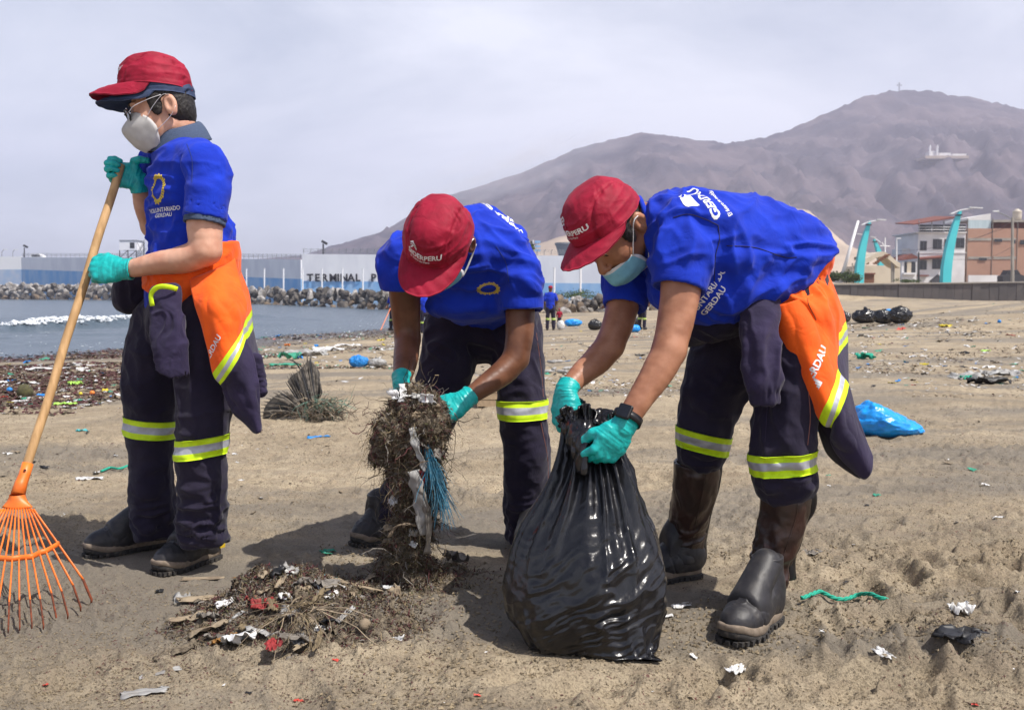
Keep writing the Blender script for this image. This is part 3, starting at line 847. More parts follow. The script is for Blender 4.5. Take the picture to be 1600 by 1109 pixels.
 if text:
  bvh = BVHTree.FromPolygons([Vector(v) for v in toW(VV)], F)
  fw = H.Rm @ (Rt @ np.array([0, 1.0, 0.0])); up = H.Rm @ (Rt @ np.array([0, 0, 1.0])); lf = -H.Rm[:, 0]
  o = toW(np.array([[0, .19, .045]]))[0]
  prints(crown, 'lettering', 'SIDERPERU', .0205 * sz, o + lf * .000, lf, up, -fw, bvh, M['white_print'], bold=.0006, parent_kind=None)
  prints(crown, 'tagline', 'El acero del Perú', .0088 * sz, o - up * .0105 - lf * .014, lf, up, -fw, bvh, M['white_print'])
  ch = []
  for k in range(3):
   zz = .0215 + k * .0078
   w = .0105
   ch.append([(-w, zz - .003), (0, zz + .0035), (w, zz - .003), (w, zz + .0012), (0, zz + .0077), (-w, zz + .0012)])
  prints(crown, 'chevron_logo', None, 1.0, o + lf * -.034, lf, up, -fw, bvh, M['white_print'], polys=ch)
 return crown
def text_polys(body, size, bold=0.0):
 cu = bpy.data.curves.new('t', 'FONT'); cu.body = body; cu.size = size; cu.align_x = 'CENTER'; cu.offset = bold; cu.resolution_u = 3
 o = bpy.data.objects.new('t', cu); COL.objects.link(o)
 dg = bpy.context.evaluated_depsgraph_get(); me = bpy.data.meshes.new_from_object(o.evaluated_get(dg))
 V = np.array([v.co[:2] for v in me.vertices]); F = [tuple(p.vertices) for p in me.polygons]
 bpy.data.objects.remove(o); bpy.data.curves.remove(cu); bpy.data.meshes.remove(me)
 return V, F
def prints(parent, name, body, size, origin, ax, ay, dr, bvh, mt, polys=None, bold=0.0, off=.0012, parent_kind=None, curve=0.0):
 """flat print laid on a surface by projecting along dr"""
 if polys is None:
  V, F = text_polys(body, size, bold)
 else:
  V = []; F = []
  for p in polys:
   if len(p) == 6:      # chevron: split in two quads
    n = len(V); V += p; F += [(n, n + 1, n + 4, n + 5), (n + 1, n + 2, n + 3, n + 4)]
   else:
    n = len(V); V += p; F.append(tuple(range(n, n + len(p))))
  V = np.array(V) * size
 bm = bmesh.new()
 vs_ = [bm.verts.new((v[0], v[1], 0)) for v in V]
 for f in F:
  try: bm.faces.new([vs_[i] for i in f])
  except ValueError: pass
 bmesh.ops.triangulate(bm, faces=bm.faces[:])
 mx = max(V[:, 0].max() - V[:, 0].min(), .01)
 for _ in range(2):
  ed = [e for e in bm.edges if e.calc_length() > max(.006, mx / 40)]
  if ed: bmesh.ops.subdivide_edges(bm, edges=ed, cuts=1); bmesh.ops.triangulate(bm, faces=bm.faces[:])
 ax = unit(ax); ay = unit(ay); dr = unit(dr)
 ok = True; out = []
 for v in bm.verts:
  p = Vector(origin) + Vector(ax) * v.co.x + Vector(ay) * v.co.y
  hit = bvh.ray_cast(p, Vector(dr), .5)
  if hit[0] is None: out.append(None)
  else: out.append(hit[0] - Vector(dr) * off)
 bad = [v for v, q in zip(bm.verts, out) if q is None]
 for v, q in zip(bm.verts, out):
  if q is not None: v.co = q
 bmesh.ops.delete(bm, geom=bad, context='VERTS')
 # drop stretched faces at silhouettes
 bad = [f for f in bm.faces if max(e.calc_length() for e in f.edges) > max(.03, mx * .25)]
 bmesh.ops.delete(bm, geom=bad, context='FACES')
 me = bpy.data.meshes.new(name); bm.to_mesh(me); bm.free()
 return link(name, me, mt, parent)
def bvh_of(V, F): return BVHTree.FromPolygons([Vector(v) for v in V], [tuple(int(i) for i in f) for f in F])
def sun_logo(r, n=30, asp=1.0):
 out = []
 for i in range(n):
  a = 2 * math.pi * i / n; w = .075
  r1, r2 = r * .66, r * (1.0 if i % 2 else .93)
  c, s_ = math.cos(a), math.sin(a)
  out.append([(r1 * c - w * r * s_ * .7, r1 * s_ + w * r * c * .7), (r1 * c + w * r * s_ * .7, r1 * s_ - w * r * c * .7), (r2 * c + w * r * s_, r2 * s_ - w * r * c), (r2 * c - w * r * s_, r2 * s_ + w * r * c)])
 return [[(p[0] * asp, p[1]) for p in q] for q in out]
def band(parent, V, F, c, n, w, near, rad, mats=None, off=.0035, name='reflective_band'):
 """three-striped tape cut from the garment surface between planes across axis n at c"""
 c = np.asarray(c, float); n = unit(n)
 d = (V - c) @ n; q = V - np.asarray(near, float)
 keep = (np.abs(d) < w * .5 + .02) & (((q ** 2).sum(1) - (q @ n) ** 2) < rad * rad)
 fm = keep[F].all(1); F2 = F[fm]
 used = np.unique(F2); remap = np.full(len(V), -1); remap[used] = np.arange(len(used))
 N = vnormals(V, F)[used]; V2 = V[used] + N * off; F2 = remap[F2]
 bm = bmesh.new(); vs_ = [bm.verts.new(v) for v in V2]
 for f in F2:
  try: bm.faces.new([vs_[i] for i in f])
  except ValueError: pass
 for t, co, ci in ((-.5, 0, 1), (.5, 1, 0)):
  g = bm.verts[:] + bm.edges[:] + bm.faces[:]
  bmesh.ops.bisect_plane(bm, geom=g, plane_co=c + n * w * t, plane_no=n, clear_outer=bool(co), clear_inner=bool(ci))
 for t in (-.19, .19):
  g = bm.verts[:] + bm.edges[:] + bm.faces[:]
  bmesh.ops.bisect_plane(bm, geom=g, plane_co=c + n * w * t, plane_no=n)
 for f in bm.faces:
  f.smooth = True
  f.material_index = 1 if abs((np.array(f.calc_center_median()[:]) - c) @ n) < w * .19 else 0
 # thickness: fold the edge back to the cloth
 ed = [e for e in bm.edges if e.is_boundary]
 r = bmesh.ops.extrude_edge_only(bm, edges=ed)
 for v in [g for g in r['geom'] if isinstance(g, bmesh.types.BMVert)]:
  v.co -= Vector(v.normal) * (off + .002) if v.normal.length > .5 else Vector((0, 0, 0))
 me = bpy.data.meshes.new(name); bm.to_mesh(me); bm.free()
 return link(name, me, [M['hi_yellow'], M['hi_grey']], parent)
def curl_hand(wrist, f, b, t, curls, thumb, sc=1.0, spread=.10, fat=1.0, h=.0021, cuff=None, dig=(.074, .081, .076, .060)):
 """gloved hand. f: wrist to knuckles, b: back of the hand, t: towards the thumb. curls: 4 x 3 angles; thumb: 4 local points"""
 f = unit(f); b = unit(b - f * np.dot(b, f)); tt = np.cross(f, b)
 if np.dot(tt, t) < 0: tt = -tt
 L = lambda p: np.asarray(wrist) + sc * (tt * p[0] + f * p[1] + b * p[2])
 pts = []
 segs = []
 for k in range(4):
  x0 = (.030, .0105, -.010, -.029)[k]; y0 = (.088, .092, .088, .080)[k]
  sp = spread * (1.4, .4, -.5, -1.4)[k]
  ln = dig[k]; a = 0; p = np.array([x0, y0, 0.0]); dr0 = np.array([math.sin(sp), math.cos(sp), 0])
  rr = (.0102, .0106, .0100, .0090)[k] * fat
  chain_ = [(p - dr0 * .03, rr * 1.05), (p, rr * 1.05)]
  for j, frac in enumerate((.46, .30, .24)):
   a += curls[k][j]
   d = np.array([dr0[0] * math.cos(a), dr0[1] * math.cos(a), -math.sin(a)])
   p = p + d * ln * frac; chain_.append((p.copy(), rr * (.97, .90, .80)[j]))
  segs.append(chain_)
 segs.append([(np.array(p), r * fat) for p, r in zip(thumb, (.017, .0135, .0118, .0098))])
 allp = np.array([L(p) for s_ in segs for p, _ in s_] + [L((0, -.08, 0)), L((.05, .05, -.02)), L((-.05, .05, .02))] + ([cuff[0]] if cuff else []))
 G = Field(allp.min(0) - .05, allp.max(0) + .05, h)
 Rm = np.stack([tt, f, b], 1)
 G.ell(L((.0, .052, .0)), np.array((.043, .050, .0175)) * sc * fat, Rm)
 G.ell(L((.018, .035, -.008)), np.array((.024, .034, .019)) * sc * fat, Rm, .012)
 G.ell(L((-.024, .040, -.006)), np.array((.019, .040, .017)) * sc * fat, Rm, .012)
 G.etube(L((0, -.01, 0)), L((0, .045, 0)), (.031 * sc, .0225 * sc), (.038 * sc, .018 * sc), tt, .018)
 for ch in segs[:4]:
  for i in range(len(ch) - 1):
   G.cap(L(ch[i][0]), L(ch[i + 1][0]), ch[i][1] * sc, ch[i + 1][1] * sc, .0035 if i else .008)
  G.ell(L(ch[1][0] + np.array([0, 0, .003])), np.array((.011, .012, .010)) * sc * fat, Rm, .006)
 ch = segs[4]
 for i in range(len(ch) - 1): G.cap(L(ch[i][0]), L(ch[i + 1][0]), ch[i][1] * sc, ch[i + 1][1] * sc, .010 if i == 0 else .003)
 if cuff:
  e, r0, r1 = cuff       # cuff end point, radius at the wrist, radius at the end
  G.etube(L((0, .0, 0)), e, (.0305 * sc, .0245 * sc), (r1, r1 * .92), tt, .010, flat=(False, True))
  ax = unit(np.asarray(e) - L((0, 0, 0)))
  G.etube(e - ax * .010, e + ax * .02, (r1 * .84, r1 * .77), (r1 * .86, r1 * .79), tt, 0, 'sub', flat=(True, True))
 V, F = G.surf(1)
 N = vnormals(V, F)
 dist = (V - L((0, .0, 0))) @ f
 near = np.exp(-(dist / .055) ** 2)
 w = (1 - np.abs(vnoise(np.stack([V @ tt * 18, V @ f * 130, V @ b * 18], 1), 5))) ** 2
 w2 = fbm(V * 70, 3, 8)
 V = V + N * (near * (w - .4) * .0022 + w2 * .0012)[:, None]
 return V, F
RELAX = [(.35, .35, .2)] * 4
GRIP = [(1.15, 1.45, .9)] * 4
def glove(root, *a, **k):
 V, F = curl_hand(*a, **k)
 return obj('glove', V, F, M['glove'], root), V, F
def shoe(root, heel, toe, up=(0, 0, 1), style='safety', sc=1.0):
 """heel, toe: ground points. Local frame y = to the toe, z = up, origin under the heel."""
 heel = np.asarray(heel, float); toe = np.asarray(toe, float)
 f = unit(toe - heel); r = unit(np.cross(f, up)); u = np.cross(r, f)
 Rm = np.stack([r, f, u], 1); Ln = np.linalg.norm(toe - heel)
 L = lambda p: heel + Rm @ (np.asarray(p, float) * sc)
 ln = Ln / sc
 lo = np.minimum(heel, toe) - .16; hi = np.maximum(heel, toe) + .2; hi[2] += .06
 G = Field(lo, hi, .0032)
 e = lambda c, rr, k=.02, op='add': G.ell(L(c), np.array(rr) * sc, Rm, k, op)
 e((0, ln - .075, .040), (.050, .078, .046), 0)                          # toe cap
 e((0, ln - .13, .055), (.046, .080, .050))
 G.etube(L((0, .045, .10)), L((0, ln * .62, .045)), (.040, .050), (.046, .04), r, .03)
 e((0, .045, .060), (.038, .050, .065)); G.etube(L((0, .055, .05)), L((0, .055, .17)), (.040, .052), (.043, .052), r, .02, flat=(False, True))
 G.cut(L((0, 0, .022)), -u)
 V, F = G.surf(1)
 N = vnormals(V, F)
 lz = ((V - heel) @ u) / sc; ly = ((V - heel) @ f) / sc
 dsp = fbm(V * 30, 3, 4) * .0020 + folds(V, L((0, ln * .62, .085)), .06, r, .014, .006, 3)
 dsp += -.0022 * np.exp(-((ly - (ln - .085) - (lz - .03) * .3) / .0035) ** 2) * (lz > .02)
 V = V + N * dsp[:, None]
 sh = obj('shoe', V, F, M['boot'], root)
 # metatarsal / tongue flap: a shell over the instep
 G2 = Field(lo, hi, .0032)
 G2.etube(L((0, .062, .150)), L((0, ln * .66, .070)), (.043, .046), (.050, .042), r, 0)
 G2.ell(L((0, ln - .12, .055)), np.array((.052, .060, .050)) * sc, Rm, .02)
 G2.box(L((0, ln * .40, -.01)), (.2, .25, .062), Rm, .005, .004, 'sub')
 G2.box(L((0, -.02, .10)), (.2, .062, .12), Rm, .005, .004, 'sub')
 G2.box(L((0, ln, .05)), (.2, .078, .15), Rm, .02, .01, 'sub')
 V2, F2 = G2.surf(1); N2 = vnormals(V2, F2); V2 = V2 + N2 * (fbm(V2 * 25, 3, 9) * .0018 + .0005)[:, None]
 obj('instep_flap', V2, F2, M['boot'], sh)
 # sole: outline lofted in layers
 def outline(t):
  # t in 0..1 round the foot
  a = 2 * math.pi * t
  y = ln * .5 - math.cos(a) * ln * .5
  s_ = y / ln
  w = .036 * (1 + .42 * sstep(.35, .72, s_) - .10 * np.exp(-((s_ - .45) / .13) ** 2))
  wy = abs(math.sin(a)) ** .62
  return (math.copysign(w * wy, math.sin(a)), y)
 n = 64
 out = [outline(i / n) for i in range(n)]
 def ring(z0, sx, toe_up):
  pr = []
  for x, y in out:
   zz = z0 + toe_up * .018 * sstep(.72, 1.0, y / ln) ** 1.5
   pr.append(L((x * sx, ln * .5 + (y - ln * .5) * (1 + (sx - 1) * .35), zz)))
  return pr
 def layer(rings, mt, name, tread=False):
  Vv = [p for r_ in rings for p in r_]; Ff = []
  for j in range(len(rings) - 1):
   for i in range(n): Ff.append((j * n + i, j * n + (i + 1) % n, (j + 1) * n + (i + 1) % n, (j + 1) * n + i))
  Ff.append(tuple(range(n - 1, -1, -1))); Ff.append(tuple((len(rings) - 1) * n + i for i in range(n)))
  return obj(name, np.array(Vv), Ff, mt, sh)
 z0 = .0
 layer([ring(.010, 1.06, 1), ring(.013, 1.12, 1), ring(.026, 1.13, .9), ring(.031, 1.07, .8), ring(.034, 1.0, .7)], M['sole_tan'], 'midsole')
 layer([ring(-.006, 1.00, 1), ring(-.004, 1.07, 1), ring(.0125, 1.09, 1), ring(.014, 1.00, 1)], M['sole_black'], 'outsole')
 mb = MB()
 for i in range(0, n):
  x, y = out[i]
  if abs(x) < .012 and 0.02 < y < ln - .02: continue
  p = L((x * 1.06, ln * .5 + (y - ln * .5) * 1.01, -.001));
  if i % 2 == 0: mb.box(p + u * .002, (.012, .013, .012), Rm)
 mb.build('tread_lugs', M['sole_black'], sh)
 return sh, L, Rm
def sheet(name, ctrl, nu, nv, mt, parent, thick=.004, wr=None, rows=None, seed=0, noise_amp=.0, closed=False):
 """cloth panel: rows of control points (world). rows: list of (v0, v1, material slot)"""
 C_ = np.asarray(ctrl, float)                    # rows x cols x 3
 r1 = np.stack([catmull(C_[:, j], nv) for j in range(C_.shape[1])], 1)
 g = np.stack([catmull(r1[i], nu) for i in range(r1.shape[0])], 0)
 nr, nc = g.shape[:2]
 V = g.reshape(-1, 3)
 F = np.array([(i * nc + j, i * nc + j + 1, (i + 1) * nc + j + 1, (i + 1) * nc + j) for i in range(nr - 1) for j in range(nc - 1)])
 N = vnormals(V, F)
 d = fbm(V * 9, 3, seed) * noise_amp
 if wr is not None:
  for w in wr: d = d + folds(V, *w)
 V = V + N * d[:, None]
 N = vnormals(V, F)
 n = len(V)
 VV = np.vstack([V, V - N * thick])
 FF = [tuple(f) for f in F] + [tuple(k + n for k in reversed(f)) for f in F.tolist()]
 b = [j for j in range(nc)] + [(i + 1) * nc + nc - 1 for i in range(nr - 1)] + [(nr - 1) * nc + j for j in range(nc - 2, -1, -1)] + [i * nc for i in range(nr - 2, 0, -1)]
 for k in range(len(b)):
  p, q = b[k], b[(k + 1) % len(b)]
  FF.append((q, p, p + n, q + n))
 mi = [0] * len(FF)
 if rows:
  vr = lambda i: (i + .5) / (nr - 1)
  for fi, f in enumerate(F.tolist()):
   i = f[0] // nc
   for v0, v1, m_ in rows:
    if v0 <= vr(i) < v1: mi[fi] = m_; mi[fi + len(F)] = m_
 o = obj(name, VV, [tuple(int(k) for k in f) for f in FF], mt, parent, True, mi)
 return o, V, F
def strap(root, name, pts, w, t, mt, side, n=4):
 mb = MB(); c = catmull(pts, n)
 mb.tube(c, [w / 2] * len(c), 8, flat=t / w, side=side); return mb.build(name, mt, root, True)
def crease(V, seed, amp=.006, f=1.0):
 w = fbm(V * 3.5 * f, 2, seed) * .12
 a = (1 - np.abs(vnoise((V + w[:, None]) * np.array([15, 15, 6]) * f, seed + 1))) ** 3; b = (1 - np.abs(vnoise((V - w[:, None]) * np.array([7, 9, 19]) * f + 3, seed + 2))) ** 3
 m = sstep(-.25, .35, fbm(V * 4, 2, seed + 4))
 return 1.45 * amp * (a * m + b * (1 - m) - .25)
def dress(V, F, N, d, k=1, hems=()):
 """apply fold depth d along normals, calmed near the hems (centre, axis, width, radius), then relax"""
 for c, n, w, r in hems:
  q = V - np.asarray(c, float); n = unit(n); a = np.abs(q @ n); rr = np.sqrt(np.maximum((q ** 2).sum(1) - a * a, 0))
  m = 1 - (1 - sstep(w * .3, w, a)) * (1 - sstep(r, r * 1.3, rr)) * 1.0
  d = d * m
 V = V + N * d[:, None]
 for _ in range(k): V = relax(V, F, .5)
 return V
def seam_on(V, F, pts, parent, mt, D0=2.0, r=.0012, name='seam'):
 b = bvh_of(V, F); line = []
 for x, y in catmull(np.array(pts, float), 9):
  o = P(x, y, D0); h = b.ray_cast(Vector(o), Vector(P(x, y, D0 + 1) - o).normalized(), 3)
  if h[0]: line.append(np.array(h[0][:]) + np.array([0, -.0006, 0]))
 if len(line) > 4: mb = MB(); mb.tube(line, r, 4); mb.build(name, mt, parent)
# ---------------------------------------------------------------- harbour wall, breakwater, town
M['wall_white'] = mat('harbour_white', (.82, .82, .84), .9, (.72, .72, .76), .5, 6, stretch=(1, 1, .4), bump=.2, bscale=3)
M['wall_blue'] = mat('harbour_blue', (.20, .42, .72), .9, (.34, .52, .74), .6, 6, stretch=(1, 1, .5))
M['wall_pale_blue'] = mat('harbour_pale_blue', (.33, .44, .60), .9, (.45, .50, .60), .5, 6)
M['post_white'] = mat('post_white', (.84, .84, .85), .8)
M['letter'] = mat('letter_black', (.02, .02, .03), .8)
M['galv'] = mat('galvanised', (.30, .31, .33), .6)
M['rock_dark'] = mat('rock_dark', (.060, .056, .055), .95, (.13, .115, .10), 1.6, 6, bump=.8, bscale=4, bdist=.15)
M['rock_pale'] = mat('rock_pale', (.42, .40, .38), .95, (.16, .145, .13), 1.3, 6, bump=.8, bscale=4, bdist=.15)
M['rock_brown'] = mat('rock_brown', (.19, .14, .09), .95, (.13, .10, .08), 1.6, 6, bump=.8, bscale=4, bdist=.15)
M['rock_algae'] = mat('rock_algae', (.07, .085, .03), .9, (.12, .11, .05), 1.6, 6, bump=.8, bscale=4, bdist=.15)
M['teal'] = mat('teal_paint', (.06, .50, .56), .55, (.08, .56, .60), .6)
M['lamp_white'] = mat('lamp_white', (.72, .73, .75), .5)
M['plaster'] = mat('white_plaster', (.72, .71, .71), .9, (.62, .61, .61), .4, 6)
M['cream'] = mat('cream_plaster', (.62, .54, .42), .9, (.52, .45, .35), .6, 6)
M['concrete'] = mat('concrete', (.36, .33, .29), .95, (.28, .26, .23), .8, 6)
M['dark_glass'] = mat('dark_glass', (.02, .022, .026), .15, spec=.6)
M['roof_red'] = mat('roof_red', (.20, .07, .05), .85, (.14, .05, .04), 2)
M['slat_brown'] = mat('slat_brown', (.20, .09, .05), .8)
M['corrug'] = mat('fibre_sheet', (.46, .56, .60), .7, (.38, .48, .52), 1, stretch=(12, 12, .3))
M['tank'] = mat('tank_cream', (.60, .53, .44), .6)
M['dark_steel'] = mat('dark_steel', (.04, .04, .045), .6)
def brick_mat():
 m, nt, b = new_mat('brick_far'); L = nt.links.new
 tc = nt.nodes.new('ShaderNodeTexCoord'); mp = nt.nodes.new('ShaderNodeMapping'); mp.inputs['Rotation'].default_value = (R(90), 0, 0)
 br = nt.nodes.new('ShaderNodeTexBrick'); br.inputs['Color1'].default_value = (.36, .175, .115, 1); br.inputs['Color2'].default_value = (.30, .15, .10, 1); br.inputs['Mortar'].default_value = (.33, .27, .22, 1)
 br.inputs['Scale'].default_value = 2.2; br.inputs['Mortar Size'].default_value = .025; br.inputs['Brick Width'].default_value = .6; br.inputs['Row Height'].default_value = .3
 n = nt.nodes.new('ShaderNodeTexNoise'); n.inputs['Scale'].default_value = .7; n.inputs['Detail'].default_value = 6
 mx = nt.nodes.new('ShaderNodeMix'); mx.data_type = 'RGBA'; mx.inputs['B'].default_value = (.42, .25, .18, 1)
 L(tc.outputs['Object'], mp.inputs['Vector']); L(mp.outputs['Vector'], br.inputs['Vector']); L(tc.outputs['Object'], n.inputs['Vector'])
 L(br.outputs['Color'], mx.inputs['A']); L(n.outputs['Fac'], mx.inputs['Factor']); L(mx.outputs['Result'], b.inputs['Base Color']); b.inputs['Roughness'].default_value = .95
 return m
M['brick'] = brick_mat()
def pbox(mb, x0, x1, y0, y1, D, depth, m=0):
 """box whose front face spans photo px x0..x1, y0..y1 at depth D, running back 'depth' metres"""
 a, b = P(x0, y1, D), P(x1, y0, D)
 mb.box(((a[0] + b[0]) / 2, D + depth / 2, (a[2] + b[2]) / 2), (abs(b[0] - a[0]), depth, abs(b[2] - a[2])), None, m)
def thing(name, px, py, D, label, cat, group=None):
 return empty(name, P(px, py, D), label, cat, group)
def pwall(name, pts, zt, zb, thick, mt, parent):
 mb = MB()
 for i in range(len(pts) - 1):
  a, b = np.array(pts[i]), np.array(pts[i + 1]); e = b - a; n = np.array([e[1], -e[0]]) / np.linalg.norm(e) * thick / 2
  zt0, zt1 = (zt[i], zt[i + 1]) if hasattr(zt, '__len__') else (zt, zt)
  zb0, zb1 = (zb[i], zb[i + 1]) if hasattr(zb, '__len__') else (zb, zb)
  V = [(a[0] - n[0], a[1] - n[1], zb0), (b[0] - n[0], b[1] - n[1], zb1), (b[0] + n[0], b[1] + n[1], zb1), (a[0] + n[0], a[1] + n[1], zb0),
    (a[0] - n[0], a[1] - n[1], zt0), (b[0] - n[0], b[1] - n[1], zt1), (b[0] + n[0], b[1] + n[1], zt1), (a[0] + n[0], a[1] + n[1], zt0)]
  mb.add(V, [(3, 2, 1, 0), (4, 5, 6, 7), (0, 1, 5, 4), (1, 2, 6, 5), (2, 3, 7, 6), (3, 0, 4, 7)])
 return mb.build(name, mt, parent)
def gxy(px, D): return ((px - 800) / FPX * D, D)
def zat(py, D): return P(800, py, D)[2]
def harbour():
 # far left stretch, pale
 t = thing('harbour_wall', 20, 440, 205, 'bright white end of the harbour wall with a faded blue foot, at the left edge', 'wall')
 pts = [gxy(-420, 215), gxy(37, 205)]
 pwall('wall_upper', pts, zat(401, 205), zat(421, 205), .5, M['post_white'], t); pwall('wall_foot', pts, zat(421, 205), -1, .54, M['wall_pale_blue'], t)
 t = thing('harbour_wall', 100, 440, 190, 'long grey lilac harbour wall section with wire on top, behind the raised gloved hand', 'wall')
 pts = [gxy(37.5, 203), gxy(250, 175), gxy(473, 142)]; zt = [zat(402, 203), zat(403, 175), zat(406, 142)]; zm = [zat(421, 203), zat(428, 175), zat(436, 142)]
 pwall('wall_upper', pts, zt, zm, .4, M['wall_white'], t); pwall('wall_foot', pts, zm, -1, .44, M['wall_blue'], t)
 mb = MB()
 for i in range(60):
  px = 40 + i * 7.3; D = np.interp(px, [37.5, 250, 473], [203, 175, 142]); z = np.interp(px, [37.5, 250, 473], zt); x, y = gxy(px, D)
  mb.tube([(x, y, z), (x, y - .1, z + .8)], .04, 4)
 for k in (.35, .55, .75):
  mb.tube([(*gxy(p, D), z + k) for p, D, z in zip((37.5, 250, 473), (203, 175, 142), zt)], .03, 4)
 mb.build('barbed_wire', M['galv'], t)
 t = thing('harbour_wall', 540, 455, 138, 'tall white harbour wall with a bright blue foot and black painted lettering', 'wall')
 D = 138; pts = [gxy(474, D + 2), gxy(960, D - 6), gxy(1250, D - 12)]; zt = [zat(397, D + 2), zat(400, D - 6), zat(402, D - 12)]; zm = [zat(439, D + 2), zat(443, D - 6), zat(446, D - 12)]
 wu = pwall('wall_upper', pts, zt, zm, .4, M['wall_white'], t); pwall('wall_foot', pts, zm, -1.5, .44, M['wall_blue'], t)
 mb = MB()
 for i in range(70):
  px = 476 + i * 11; s_ = (px - 474) / 776; Dp = np.interp(px, [474, 960, 1250], [D + 2, D - 6, D - 12]); z = np.interp(px, [474, 960, 1250], zt); x, y = gxy(px, Dp)
  mb.tube([(x, y, z), (x, y, z + .55), (x + .15, y - .3, z + .8)], .035, 4)
 for k in (.3, .5, .7): mb.tube([(*gxy(p, q), z + k) for p, q, z in zip((474, 960, 1250), (D + 2, D - 6, D - 12), zt)], .022, 4)
 mb.build('barbed_wire', M['galv'], t)
 for ch, px in zip('TERMINALP', (484.5, 496, 508, 520.5, 528.5, 537.5, 548.5, 559.5, 584)):
  V, F = text_polys(ch, 1.42, .05)
  Dp = np.interp(px, [474, 960], [D + 2, D - 6]); c = P(px, 439.3, Dp - .48); cx = (V[:, 0].max() + V[:, 0].min()) / 2
  n = len(V); W = np.array([(c[0] + (v[0] - cx) * 1.0, c[1], c[2] + v[1]) for v in V]); W2 = W + [0, .03, 0]
  obj('letter', np.vstack([W, W2]), [tuple(f) for f in F] + [tuple(k + n for k in f[::-1]) for f in F], M['letter'], wu, False)
 posts = [(385, 140), (413, 137), (443, 134), (473, 131), (503, 128), (535, 125), (567, 122), (600, 119), (634, 116), (866, 100), (907, 97), (950, 95), (992, 93)]
 for i, (px, Dp) in enumerate(posts):
  t0 = 420 if px < 700 else 425; b0 = 455 if px < 700 else 468
  mb = MB(); a, b = P(px, b0, Dp), P(px, t0, Dp); b[2] += .4 if px > 700 else 0
  mb.tube([(a[0], a[1], -.6), a, b], .10, 6); mb.tube([b, b + np.array([0, 0, .06])], .13, 6)
  tag(mb.build('fence_post', M['post_white']), ('white post before the harbour wall, ' + ('behind the orange jacket', 'second from the orange jacket', 'third from the orange jacket', 'left of the letter T', 'between the letters E and R', 'at the letter N', 'right of the word', 'beside the blue sleeve', 'behind the bare forearm', 'left one of the pair near the far worker', 'right one of the pair near the far worker', 'behind the surgical mask', 'behind the near upper arm')[i]), 'post', 'white posts before the harbour wall')
harbour()
def rock_meshes():
 out = []
 for s_ in range(8):
  bm = bmesh.new(); bmesh.ops.create_icosphere(bm, subdivisions=2, radius=.5)
  V = np.array([v.co[:] for v in bm.verts]); F = [tuple(v.index for v in f.verts) for f in bm.faces]; bm.free()
  r_ = np.random.RandomState(s_ + 40); d = np.ones(len(V)) * 9
  for k in range(9):                               # cut by random planes for facets
   n = unit(r_.normal(size=3)); q = V @ n; off = r_.uniform(.22, .38); over = q > off; V[over] -= np.outer(q[over] - off, n)
  V *= r_.uniform(.75, 1.25, 3); V += np.stack([vnoise(V * 5, s_), vnoise(V * 5, s_ + 1), vnoise(V * 5, s_ + 2)], 1) * .025
  for name in ('rock_dark', 'rock_pale', 'rock_brown', 'rock_algae'):
   me = make_mesh('rock', V, F, False); me.materials.append(M[name]); out.append((s_, name, me, V, F))
 return out
ROCKS = rock_meshes()
